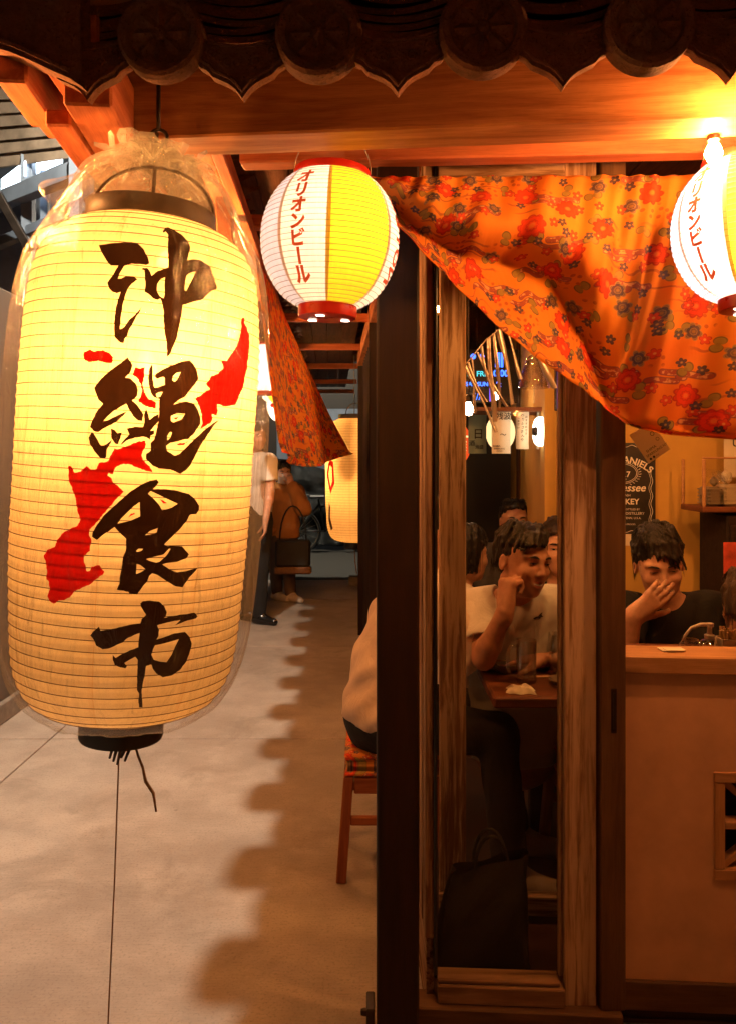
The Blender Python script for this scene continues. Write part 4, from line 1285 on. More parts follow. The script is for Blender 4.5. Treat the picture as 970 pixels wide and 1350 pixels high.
# --- round beer lanterns
RP = smooth_prof([(0.058, -0.142), (0.075, -0.136), (0.103, -0.116), (0.128, -0.082), (0.145, -0.038), (0.1495, 0.0), (0.146, 0.042), (0.131, 0.085), (0.109, 0.117), (0.088, 0.136), (0.076, 0.142)], 90)
PANELS = [(-138, -92, "panel_white"), (-92, -42, "panel_blue"), (-42, 0, "panel_white"), (0, 56, "panel_yellow"), (56, 100, "panel_white"), (100, 150, "panel_blue"), (150, 185, "panel_white"), (185, 222, "panel_yellow")]
def round_lantern(loc, rot, label, scale=1.0, power=4.0, detail=True, tilt=0.0, group=None, color=(1.0, 0.80, 0.52)):
    o = thing("round_lantern", label, "lantern", loc, (0, tilt, rot), group)
    o.scale = (scale,) * 3
    v, f, uv, ribz = lantern_paper(RP, 30, 120 if detail else 48, 0.0016, 0.002)
    nth = 120 if detail else 48
    names = ["panel_white", "panel_blue", "panel_yellow"]
    fm = []
    for q in range(len(f)):
        k = q % nth
        ang = (k + 0.5) / nth * 360
        ang = ang - 360 if ang > 222 else ang
        nm = "panel_white"
        for a, b, n_ in PANELS:
            if a <= ang < b: nm = n_
        fm.append(names.index(nm))
    mkobj("paper_shade", v, f, None, o, True, uvs=uv, mats=names, fmat=fm)
    m = MB()
    for r, z in ribz[1:-1]:
        ring_tube(m, r + 0.0002, z, 0.0006, 72 if detail else 32, 0.002, 4)
    m.build("wire_ribs", "cool_rib", o, smooth=True)
    if detail:
        # glued seams between the panels
        s_ = MB()
        for a, b, n_ in PANELS:
            a0 = math.radians(a); w_ = 0.035
            vv, ff = [], []
            zz = np.linspace(-0.138, 0.138, 40)
            for z in zz:
                r = prof_interp(RP, z) + 0.0006
                for aa in (a0 - w_ * 0.1, a0 + w_ * 1.6):
                    vv.append((r * math.sin(aa), -r * math.cos(aa), z))
            for i in range(len(zz) - 1):
                ff.append((2 * i, 2 * i + 1, 2 * i + 3, 2 * i + 2))
            s_.raw(vv, ff)
        s_.build("seam_strips", "seam_paper", o, smooth=True)
        def onr(a, z):
            r = prof_interp(RP, z) + 0.0016
            return Vector((r * math.sin(a), -r * math.cos(a), z))
        def column(chars, ang, z0, z1, size, rotate=False):
            pcs = []
            n = len(chars)
            for i, ch in enumerate(chars):
                v_, f_ = text_geo(ch, size, 'CENTER', bold=0.0017)
                zc_ = z0 + (z1 - z0) * (i + 0.5) / n
                k = max(0.72, prof_interp(RP, zc_) / 0.15)
                if ch == "ー":
                    ym = sum(p[1] for p in v_) / len(v_)
                    v_ = [(-(p[1] - ym), p[0] + size * 0.36) for p in v_]
                r = prof_interp(RP, zc_)
                if rotate:
                    ym = size * 0.36
                    pcs.append(([(math.radians(ang) + (-(p[1] - ym)) / -r * -1, zc_ - p[0]) for p in v_], f_))
                else:
                    pcs.append(([(math.radians(ang) + p[0] / r * 0.95, zc_ + (p[1] - size * 0.36) * 0.98) for p in v_], f_))
            decal("panel_writing", pcs, onr, "orange_ink", o, (0.06, 0.006))
        column("オリオンビール", -23, 0.122, -0.112, 0.037)
        column("ORION", 76, 0.094, -0.094, 0.046, True)
        column("オリオンビール", -115, 0.122, -0.112, 0.037)
    MB().lathe([(0.078, 0.139), (0.082, 0.140), (0.083, 0.152), (0.081, 0.155), (0.068, 0.155), (0.068, 0.140)], 40, cap=False).build("top_cap", "red_plastic", o, auto=40)
    MB().lathe([(0.0001, -0.164), (0.058, -0.165), (0.0625, -0.163), (0.0635, -0.158), (0.0635, -0.138), (0.060, -0.136)], 40, cap=False).build("bottom_cap", "red_plastic", o, auto=40)
    if detail:
        holes = MB()  # emissive discs stand in for lamplight showing through the cap's holes
        for a in (0.4, 2.5, 4.4):
            holes.lathe([(0.0001, -0.1662), (0.010, -0.1662)], 12, (0.042 * math.cos(a), 0.042 * math.sin(a), 0), cap=False)
        holes.build("vent_holes", "sconce_glow", o)
    MB().tube([Vector((0.083 * math.cos(t), 0, 0.152 + 0.094 * math.sin(t))) for t in np.linspace(0, math.pi, 21)], 0.0013, 6).tube([(0, 0, 0.247), (0, 0, 0.32)], 0.0013, 6).build("wire_bail", "wire", o, smooth=True)
    point_light("lantern_light", o, (0.02, -0.025, 0.02), power, color, 0.03)
    return o
paper("seam_paper", (0.70, 0.52, 0.42), 0.3, 0.2)
OL = at(435, 320, 1.73)
round_lantern(OL, 0.0, "round beer lantern with white, yellow and pale panels beside the dark post", 1.0, 2.1, True, math.radians(2))
OR_ = at(984, 305, 1.66)
round_lantern(OR_, math.radians(-42), "round beer lantern glowing near the bare bulb in front of the flowered cloth", 1.0, 5.0, True, math.radians(-3), color=(1.0, 0.86, 0.70))
for k, (Y, px, py, rz) in enumerate(((4.9, 352, 486, 1.2), (6.0, 368, 508, 2.4), (7.1, 374, 535, 0.4))):
    round_lantern(at(px, py, Y), rz, ["small round beer lantern right behind the wrapped big lantern", "middle round lantern in the row along the corridor eave", "farthest round lantern of the row, above the standing man"][k],
                  1.0, 9.0, False, group="round lanterns along the corridor eave")
far = big_lantern(at(467, 633, 6.75), 0.0, "cream paper lantern hanging at the far end of the corridor past the plank wall", 1.10, 2.2, False, 26.0, 0.1)
fz = at(467, 633, 6.75)
def far_map(a, z):
    r = big_r(z, a) + 0.002
    return Vector((r * math.sin(a), -r * math.cos(a), z))
decal("red_seal", [poly_piece([(-3.35, 0.05), (-3.15, 0.17), (-2.95, 0.14), (-2.9, -0.02), (-3.1, -0.10)], [[(-3.22, 0.05), (-3.12, 0.12), (-3.02, 0.10), (-3.0, 0.0), (-3.1, -0.05)]])], far_map, "red_ink", far, (0.05, 0.02))
decal("brush_stroke", [poly_piece([(-3.3, -0.30), (-3.2, -0.16), (-3.12, -0.2), (-3.16, -0.28), (-3.05, -0.36), (-3.2, -0.38)])], far_map, "brush_ink", far, (0.05, 0.02))
MB().tube([(0, 0, -0.5), (-0.01, 0, -0.62), (-0.035, 0, -0.72)], 0.004, 6).build("rope_tail", "rope", far, smooth=True)
blk = MB().box((at(460, 0, 9.0).x, 8.9, 0.0), (at(480, 0, 9.0).x, 9.05, 0.10), 0.008).build("weight_block", "concrete_block")
tag(blk, "small concrete weight block on the walkway below the far lantern", "block")
hc = thing("far_lantern_wire", "wire holding the far paper lantern to the eave", "wire", (fz.x, fz.y, 2.0))
MB().tube([(0, 0, -0.10), (0, 0, 0.3)], 0.003, 6).build("wire", "wire", hc)

# ================================================================== bare bulbs under the eave
def bare_bulb(loc, label, m="bulb_glow", r=0.027, drop=0.12, group=None):
    o = thing("bare_bulb", label, "bulb", loc, group=group)
    MB().lathe([(0.0001, -r), (r * 0.62, -r * 0.8), (r, 0.0), (r * 0.8, r * 0.7), (r * 0.5, r * 1.25), (r * 0.45, r * 1.6)], 20, cap=False).build("glass_bulb", m, o, smooth=True)
    MB().lathe([(r * 0.5, r * 1.5), (r * 0.72, r * 1.55), (r * 0.72, r * 2.8), (r * 0.4, r * 3.0)], 14).build("socket", "dark_metal", o, auto=40)
    MB().tube([(0, 0, r * 2.9), (0, 0, drop)], 0.003, 6).build("cord", "dark_metal", o)
    return o
bare_bulb(at(940, 203, 1.55), "glowing bare bulb under the eave beside the flowered cloth", r=0.017)
bare_bulb((-0.62, 2.45, 2.02), "bare bulb on the corridor eave behind the wrapped lantern", group="corridor eave bulbs")
bare_bulb((-0.66, 3.9, 2.04), "bare bulb on the corridor eave beside the hanging flowered cloth", group="corridor eave bulbs")
bare_bulb((-0.80, 5.6, 2.05), "bare bulb on the corridor eave by the farthest round lanterns", group="corridor eave bulbs")
bare_bulb(at(1000, 146, 1.40), "bare bulb in front of the eave beam under the tile edge", r=0.015)
bare_bulb((-0.78, 1.40, 1.96), "bare bulb under the corner timbers beside the wrapped lantern", r=0.018)
bare_bulb((1.25, 1.62, 2.06), "bare bulb under the eave past the right-hand round lantern")

# ================================================================== cloths
def cloth_mesh(name, cols, nrow, foldat, label, cat, thick=0.0012):
    """cols: list of (top, fold, hem) points; one continuous sheet"""
    v, f, uv = [], [], []
    n = len(cols)
    ulen = 0.0
    for i, (T_, F_, H_) in enumerate(cols):
        if i: ulen += (T_ - cols[i - 1][0]).length
        vl = 0.0; prev = None
        wc = min(1.0, (F_ - H_).length / 0.16)
        for j in range(nrow + 1):
            t = j / nrow
            if t <= foldat:
                s_ = t / foldat
                p = T_.lerp(F_, s_)
                bulge = 0.085 * wc * math.sin(math.pi * s_ ** 2.0) + 0.022 * math.sin(s_ * math.pi)
                wave = 0.010 * math.sin(i * 0.42 + 1.1) * (0.25 + s_) + 0.005 * math.sin(i * 0.95 + s_ * 3)
                p = p + Vector((0, -bulge - wave, 0))
            else:
                s_ = (t - foldat) / (1 - foldat)
                p = F_.lerp(H_, s_) + Vector((0, 0.012 * math.sin(s_ * math.pi) + 0.006 * math.sin(i * 0.6 + s_ * 4) * s_, 0))
            if prev is not None: vl += (p - prev).length
            prev = p
            v.append(p); uv.append((ulen, -vl))
    M = nrow + 1
    for i in range(n - 1):
        for j in range(nrow):
            f.append((i * M + j, i * M + j + 1, (i + 1) * M + j + 1, (i + 1) * M + j))
    c0 = v[0].copy()
    o = mkobj(name, [p - c0 for p in v], f, "bingata_cloth", None, True, uvs=uv)
    o.location = c0
    md = o.modifiers.new("thickness", 'SOLIDIFY'); md.thickness = thick
    return tag(o, label, cat)
KEYX = [ # top px, fold (px, py, dY), hem (px, py, dY)
 (448, (456, 236, -0.02), (462, 242, 0.0)), (500, (496, 256, -0.05), (506, 276, 0.04)), (532, (520, 278, -0.06), (532, 305, 0.04)), (565, (553, 305, -0.08), (572, 347, 0.06)), (610, (590, 330, -0.10), (612, 388, 0.07)),
 (660, (640, 347, -0.12), (664, 438, 0.07)), (715, (697, 350, -0.12), (722, 483, 0.06)), (775, (742, 388, -0.10), (758, 505, 0.04)), (815, (768, 448, -0.07), (782, 524, 0.01)),
 (850, (792, 520, -0.04), (798, 538, -0.01)), (880, (820, 553, -0.03), (824, 560, -0.02)), (925, (872, 568, -0.02), (874, 573, -0.012)), (990, (950, 572, -0.02), (952, 578, -0.012)),
 (1080, (1070, 580, -0.02), (1070, 585, -0.012)), (1200, (1195, 590, -0.02), (1195, 595, -0.012))]
KEY = [(t, (f_[0], f_[1], 0.03 if abs(f_[2]) > 0.035 else -0.01), (h_[0], h_[1], -0.05 if abs(f_[2]) > 0.035 else -0.012)) for t, f_, h_ in KEYX]
cols = []
for a, b in zip(KEY, KEY[1:]):
    for k in range(10):
        t = k / 10
        Tpx = a[0] + (b[0] - a[0]) * t
        fo = [a[1][q] + (b[1][q] - a[1][q]) * t for q in range(3)]
        he = [a[2][q] + (b[2][q] - a[2][q]) * t for q in range(3)]
        def dep(px): return 1.955 / (1 + 6.3e-5 * (px - 485)) - 0.115 * min(1.0, max(0.0, (660 - px) / 110))
        cols.append((at(Tpx, 233 - (Tpx - 490) * 0.006, dep(Tpx)), at(fo[0], fo[1], dep(fo[0]) + fo[2]), at(he[0], he[1], dep(he[0]) + he[2])))
def smooth_cols(cols, w=5):
    out = []
    for i in range(len(cols)):
        lo, hi = max(0, i - w), min(len(cols), i + w + 1)
        if i < w: hi = 2 * i + 1; lo = 0
        out.append(tuple(sum((cols[k][q] for k in range(lo, hi)), Vector()) / (hi - lo) for q in range(3)))
    return out
cols = smooth_cols(cols)
cloth_mesh("flowered_cloth", cols, 48, 0.78, "large orange flowered cloth swagged across the shop front under the eave", "cloth")
# cloth on the corridor side
c2 = []
for k in range(41):
    s_ = k / 40
    T_ = at(336 + (452 - 336) * s_ , 322 + (585 - 322) * s_ ** 0.96, 3.0 + 2.6 * s_)
    Hm = at(364 + 104 * s_, 596 + 17 * math.sin(s_ * math.pi) ** 1.5 + 4 * math.sin(s_ * 21), 3.05 + 2.1 * s_)
    Fm = T_.lerp(Hm, 0.97)
    w_ = 0.03 * math.sin(s_ * 17) + 0.02 * math.sin(s_ * 31 + 1)
    c2.append((T_, Fm + Vector((w_, 0, 0)), Hm + Vector((w_ * 1.4, 0, 0))))
cloth_mesh("flowered_curtain", c2, 24, 0.9, "orange flowered cloth hanging along the corridor timber beside the round lanterns", "cloth")

# ================================================================== people: smooth-blended solids -> one continuous surface
class Field:
    def __init__(s, lo, hi, h):
        s.lo = np.array(lo, float); s.h = h
        s.n = np.ceil((np.array(hi, float) - s.lo) / h).astype(int) + 1
        s.d = np.full(tuple(s.n), 1.0, dtype=np.float32)
        s.ax = [s.lo[i] + np.arange(s.n[i]) * h for i in range(3)]
    def sub(s, c0, c1, pad):
        a = np.clip(np.floor((np.minimum(c0, c1) - pad - s.lo) / s.h).astype(int), 0, s.n - 1)
        b = np.clip(np.ceil((np.maximum(c0, c1) + pad - s.lo) / s.h).astype(int) + 1, 1, s.n)
        sl = tuple(slice(a[i], b[i]) for i in range(3))
        X = s.ax[0][sl[0]][:, None, None]; Y = s.ax[1][sl[1]][None, :, None]; Z = s.ax[2][sl[2]][None, None, :]
        return sl, X, Y, Z
    def blend(s, sl, q, k, mode):
        cur = s.d[sl]
        q = q.astype(np.float32)
        if mode == 'add':
            h = np.clip(0.5 + 0.5 * (cur - q) / k, 0, 1)
            s.d[sl] = cur * (1 - h) + q * h - k * h * (1 - h)
        elif mode == 'cut':
            h = np.clip(0.5 - 0.5 * (cur + q) / k, 0, 1)
            s.d[sl] = cur * (1 - h) + (-q) * h + k * h * (1 - h)
    def cap(s, a, b, ra, rb, k=0.02, mode='add', flat=None, fscale=1.0):
        """tapered capsule; flat: unit vector along which the section is thinned by fscale"""
        a, b = np.array(a, float), np.array(b, float)
        sl, X, Y, Z = s.sub(a, b, max(ra, rb) * 1.02 + k * 1.3 + 0.01)
        px, py, pz = X - a[0], Y - a[1], Z - a[2]
        ab = b - a
        if flat is not None:
            fl = np.array(flat, float); fl /= np.linalg.norm(fl)
            dp = (px * fl[0] + py * fl[1] + pz * fl[2]) * (1 / fscale - 1)
            px, py, pz = px + fl[0] * dp, py + fl[1] * dp, pz + fl[2] * dp
            ab = ab + fl * (ab @ fl) * (1 / fscale - 1)
        L2 = max(ab @ ab, 1e-9)
        t = np.clip((px * ab[0] + py * ab[1] + pz * ab[2]) / L2, 0, 1)
        q = np.sqrt((px - t * ab[0]) ** 2 + (py - t * ab[1]) ** 2 + (pz - t * ab[2]) ** 2) - (ra + (rb - ra) * t)
        if flat is not None: q = q * max(fscale, 0.55)
        s.blend(sl, q, k, mode)
    def ell(s, c, r, R=None, k=0.02, mode='add'):
        c = np.array(c, float); r = np.array(r, float)
        sl, X, Y, Z = s.sub(c, c, max(r) + k * 1.3 + 0.01)
        px, py, pz = X - c[0], Y - c[1], Z - c[2]
        if R is not None:       # columns of R = local axes in world
            px, py, pz = [px * R[0, i] + py * R[1, i] + pz * R[2, i] for i in range(3)]
        k0 = np.sqrt((px / r[0]) ** 2 + (py / r[1]) ** 2 + (pz / r[2]) ** 2)
        k1 = np.sqrt((px / r[0] ** 2) ** 2 + (py / r[1] ** 2) ** 2 + (pz / r[2] ** 2) ** 2)
        q = k0 * (k0 - 1) / np.maximum(k1, 1e-6)
        s.blend(sl, q, k, mode)
    def plane_cut(s, p, n):
        """keep the side where (x - p).n < 0"""
        p = np.array(p, float); n = np.array(n, float); n /= np.linalg.norm(n)
        X = s.ax[0][:, None, None]; Y = s.ax[1][None, :, None]; Z = s.ax[2][None, None, :]
        q = (X - p[0]) * n[0] + (Y - p[1]) * n[1] + (Z - p[2]) * n[2]
        s.d = np.maximum(s.d, q.astype(np.float32))
    def ripple(s, amp, fn):
        X = s.ax[0][:, None, None]; Y = s.ax[1][None, :, None]; Z = s.ax[2][None, None, :]
        s.d = s.d + (amp * fn(X, Y, Z)).astype(np.float32)
    def mesh(s):
        d = s.d
        d[0], d[-1], d[:, 0], d[:, -1], d[:, :, 0], d[:, :, -1] = (0.01,) * 6
        ins = d < 0
        nx, ny, nz = d.shape
        acc = np.zeros((nx - 1, ny - 1, nz - 1, 3), np.float32); cnt = np.zeros((nx - 1, ny - 1, nz - 1), np.float32)
        cor = [(i, j, k) for i in (0, 1) for j in (0, 1) for k in (0, 1)]
        def V(c): return d[c[0]:nx - 1 + c[0], c[1]:ny - 1 + c[1], c[2]:nz - 1 + c[2]]
        allin = np.zeros((nx - 1, ny - 1, nz - 1), np.int8)
        for c in cor: allin += (V(c) < 0)
        act = (allin > 0) & (allin < 8)
        I = np.argwhere(act)
        if len(I) == 0: return np.zeros((0, 3)), []
        vals = {c: d[I[:, 0] + c[0], I[:, 1] + c[1], I[:, 2] + c[2]] for c in cor}
        P = np.zeros((len(I), 3)); C = np.zeros(len(I))
        for a in cor:
            for ax in range(3):
                if a[ax] == 1: continue
                b = list(a); b[ax] = 1; b = tuple(b)
                va, vb = vals[a], vals[b]
                m = (va < 0) != (vb < 0)
                t = np.where(m, va / np.where(m, va - vb, 1), 0)
                pt = np.array(a, float)[None, :] + np.zeros((len(I), 3)); pt[:, ax] += t
                P += pt * m[:, None]; C += m
        P = P / C[:, None] + I
        vid = -np.ones((nx - 1, ny - 1, nz - 1), np.int64)
        vid[I[:, 0], I[:, 1], I[:, 2]] = np.arange(len(I))
        faces = []
        for ax in range(3):
            o1, o2 = [(1, 2), (2, 0), (0, 1)][ax]
            sl0 = [slice(None)] * 3; sl1 = [slice(None)] * 3
            sl0[ax] = slice(0, -1); sl1[ax] = slice(1, None)
            a, b = ins[tuple(sl0)], ins[tuple(sl1)]
            E = np.argwhere(a != b)
            ok = (E[:, o1] > 0) & (E[:, o2] > 0) & (E[:, o1] < d.shape[o1] - 1) & (E[:, o2] < d.shape[o2] - 1)
            E = E[ok]
            def g(s1, s2):
                q = E.copy(); q[:, o1] -= s1; q[:, o2] -= s2
                return vid[q[:, 0], q[:, 1], q[:, 2]]
            Q = np.stack([g(1, 1), g(0, 1), g(0, 0), g(1, 0)], 1)
            flip = ~a[E[:, 0], E[:, 1], E[:, 2]]
            Q[flip] = Q[flip][:, ::-1]
            faces.append(Q)
        Fq = np.concatenate(faces)
        Fq = Fq[(Fq >= 0).all(1)]
        return s.lo + P * s.h, Fq
    def build(s, name, material, parent, mats=None, pick=None):
        P, Fq = s.mesh()
        if mats:
            C = P[Fq].mean(1)
            return mkobj(name, P, Fq.tolist(), None, parent, True, mats=mats, fmat=pick(C).tolist())
        return mkobj(name, P, Fq.tolist(), material, parent, True)

def frame(fwd, up):
    """rows-as-columns basis: x = person's left... right-handed (side, forward, up)"""
    f = np.array(fwd, float); f /= np.linalg.norm(f)
    u = np.array(up, float); u = u - f * (u @ f); u /= np.linalg.norm(u)
    sd = np.cross(f, u)
    return np.stack([sd, f, u], 1)      # columns

def V3(*a): return np.array(a, float)

def head(Fd, c, R, k=0.012, female=False, smile=0.5):
    """c: centre of the head (between the ears at eye height); 0.225 m tall"""
    L = lambda x, y, z: c + R @ V3(x, y, z)
    j = 0.92 if female else 1.0
    Fd.ell(L(0, -0.012, 0.030), (0.074, 0.092, 0.082), R, 0.01)
    Fd.ell(L(0, 0.022, -0.028), (0.064 * j, 0.068, 0.075), R, 0.03)
    Fd.ell(L(0, 0.035, -0.070), (0.047 * j, 0.047, 0.042), R, 0.03)          # jaw
    Fd.ell(L(0, 0.066, -0.094), (0.020, 0.018, 0.015), R, 0.02)              # chin
    for s in (-1, 1):
        Fd.ell(L(s * 0.036, 0.066, -0.028), (0.021, 0.018, 0.018), R, 0.02)  # cheek bones
        Fd.cap(L(s * 0.050, 0.066, 0.022), L(s * 0.012, 0.083, 0.018), 0.006, 0.007, 0.014)   # brow
        Fd.ell(L(s * 0.031, 0.090, 0.002), (0.017, 0.011, 0.010), R, 0.010, 'cut')            # socket
        Fd.ell(L(s * 0.031, 0.071, 0.001), (0.0145, 0.0115, 0.0105), R, 0.004)                # lids over the eyeball
        Fd.ell(L(s * 0.077, -0.008, -0.012), (0.007, 0.017, 0.028), R, 0.006)                 # ear
        Fd.ell(L(s * 0.083, -0.002, -0.010), (0.006, 0.009, 0.015), R, 0.004, 'cut')
        Fd.ell(L(s * 0.0105, 0.092, -0.033), (0.0085, 0.009, 0.0075), R, 0.006)               # nostril wing
    Fd.cap(L(0, 0.083, 0.008), L(0, 0.102, -0.028), 0.0065, 0.0098, 0.012)    # nose
    Fd.ell(L(0, 0.083, -0.058), (0.024, 0.011, 0.007), R, 0.008)              # upper lip
    Fd.ell(L(0, 0.081, -0.070), (0.019, 0.011, 0.007), R, 0.007)              # lower lip
    Fd.cap(L(-0.022 - 0.004 * smile, 0.088, -0.062 + 0.004 * smile), L(0.022 + 0.004 * smile, 0.088, -0.062 + 0.004 * smile), 0.0028, 0.0028, 0.004, 'cut')
    return L

def hand(Fd, wrist, fdir, pnorm, side, curl, spread=0.08, scale=1.0, thumb=(0.5, 0.6), thumb_curl=0.3, k=0.006):
    """fdir: towards the knuckles; pnorm: out of the palm; side: +1 if the thumb lies on cross(fdir, pnorm); curl per finger joint (3 angles)"""
    f = np.array(fdir, float); f /= np.linalg.norm(f)
    n = np.array(pnorm, float); n = n - f * (n @ f); n /= np.linalg.norm(n)
    t = np.cross(f, n) * side
    W = np.array(wrist, float); sc_ = scale
    Fd.cap(W - f * 0.03, W + f * 0.02, 0.026 * sc_, 0.027 * sc_, 0.02, flat=n, fscale=0.7)
    for a in (-0.024, -0.008, 0.009, 0.026):
        Fd.cap(W + f * 0.015 + t * a * 0.6 * sc_, W + f * 0.088 * sc_ + t * a * sc_, 0.0165 * sc_, 0.0115 * sc_, 0.014)
    nails = []
    lens = {0.028: (0.042, 0.026, 0.021), 0.009: (0.047, 0.030, 0.022), -0.010: (0.043, 0.028, 0.021), -0.028: (0.034, 0.021, 0.019)}
    for i, (a, ls) in enumerate(lens.items()):
        p = W + f * (0.088 - 0.006 * abs(a) / 0.028) * sc_ + t * a * sc_
        ang = 0.0
        cu = curl[i] if isinstance(curl[0], (list, tuple)) else curl
        sp = (a / 0.028) * spread
        for q, (l, r0, r1) in enumerate(zip(ls, (0.0096, 0.0088, 0.0078), (0.0088, 0.0078, 0.0064))):
            ang += cu[q]
            dr = (f * math.cos(sp) + t * math.sin(sp)) * math.cos(ang) + n * math.sin(ang)
            e_ = p + dr * l * sc_
            Fd.cap(p, e_, r0 * sc_, r1 * sc_, 0.0035)
            p = e_
        back = -(n * math.cos(ang) - f * math.sin(ang))
        nails.append((p - dr * 0.006 * sc_ + back * 0.0052 * sc_, dr, back))
    b = W + f * 0.022 * sc_ + t * 0.024 * sc_ + n * 0.008
    d1 = (f * math.cos(thumb[0]) + t * math.sin(thumb[0])) * math.cos(thumb[1]) + n * math.sin(thumb[1]); d1 /= np.linalg.norm(d1)
    m1 = b + d1 * 0.046 * sc_
    d2 = d1 * math.cos(thumb_curl) + (n * 0.7 + f * 0.5 - t * 0.5) * math.sin(thumb_curl); d2 /= np.linalg.norm(d2)
    m2 = m1 + d2 * 0.032 * sc_
    d3 = d2 * math.cos(thumb_curl) + (n * 0.7 + f * 0.3 - t * 0.5) * math.sin(thumb_curl); d3 /= np.linalg.norm(d3)
    Fd.cap(b, m1, 0.0165 * sc_, 0.0115 * sc_, 0.012)
    Fd.cap(m1, m2, 0.0108 * sc_, 0.0098 * sc_, 0.004)
    Fd.cap(m2, m2 + d3 * 0.024 * sc_, 0.0098 * sc_, 0.008 * sc_, 0.004)
    return nails

def face_parts(o, c, R, base, eye_open=0.55, smile=0.6, female=False, mouth=True, brow_m="hair_black"):
    """eyes, brows, lips as child meshes; everything given in world minus base"""
    L = lambda x, y, z: Vector(c + R @ V3(x, y, z) - base)
    for s in (-1, 1):
        e_ = MB(); n = 14
        pts = []
        for kk in range(n):
            a = kk / n * math.tau
            x = 0.0125 * math.cos(a); z = 0.0058 * eye_open * math.sin(a) + 0.0008 * s * 0
            pts.append((s * 0.031 + x, 0.0835 - 0.028 * abs(x) - (s * x > 0) * abs(x) * 0.30, 0.001 + z))
        e_.raw([L(*p) for p in pts] + [L(s * 0.031, 0.0848, 0.001)], [(i, (i + 1) % n, n) for i in range(n)])
        ey = e_.build("eye", "eye_white", o)
        m = MB(); r = 0.0052
        ring = []
        for kk in range(12):
            a = kk / 12 * math.tau
            z = max(-0.0056 * eye_open, min(0.0056 * eye_open, r * math.sin(a)))
            ring.append(L(s * 0.031 + r * math.cos(a), 0.0855, 0.001 + z))
        m.raw(ring + [L(s * 0.031, 0.0868, 0.001)], [(i, (i + 1) % 12, 12) for i in range(12)]).build("iris", "eye_dark", ey)
        MB().tube([L(s * (0.031 + x), 0.0856 - 0.03 * abs(x) - (x > 0) * x * 0.3, 0.001 + 0.0062 * eye_open * math.sqrt(max(0, 1 - (x / 0.0132) ** 2)) + 0.0004) for x in np.linspace(-0.0128, 0.0128, 9)], 0.0011, 5).build("eyelid", brow_m, o, smooth=True)
        MB().tube([L(s * x, 0.0905 - 0.5 * max(0, x - 0.03) - 0.09 * abs(x - 0.02), z) for x, z in ((0.014, 0.0185), (0.024, 0.0225), (0.036, 0.0235), (0.048, 0.0185))],
                  [0.0022, 0.0036, 0.0032, 0.0014], 6, squash=1.2).build("eyebrow", brow_m, o, smooth=True)
    if mouth:
        w_ = 0.023 + 0.004 * smile
        cv = 0.006 * smile
        def lip(z, h, nm, m, y0):
            top = [L(x * w_, y0 - 0.016 * x * x, z + cv * x * x + h * (1 - x * x)) for x in np.linspace(-1, 1, 11)]
            bot = [L(x * w_, y0 + 0.001 - 0.016 * x * x, z + cv * x * x - h * 0.4 * (1 - x * x)) for x in np.linspace(-1, 1, 11)]
            MB().raw(top + bot, [(i, i + 1, 12 + i, 11 + i) for i in range(10)]).build(nm, m, o, smooth=True)
        lip(-0.0585, 0.0038, "lip", "lip", 0.0958)
        lip(-0.0705 - 0.002 * smile, 0.0042, "lip", "lip", 0.0938)
        if smile > 0.7:
            lip(-0.0655, 0.0030, "teeth", "tooth", 0.0948)

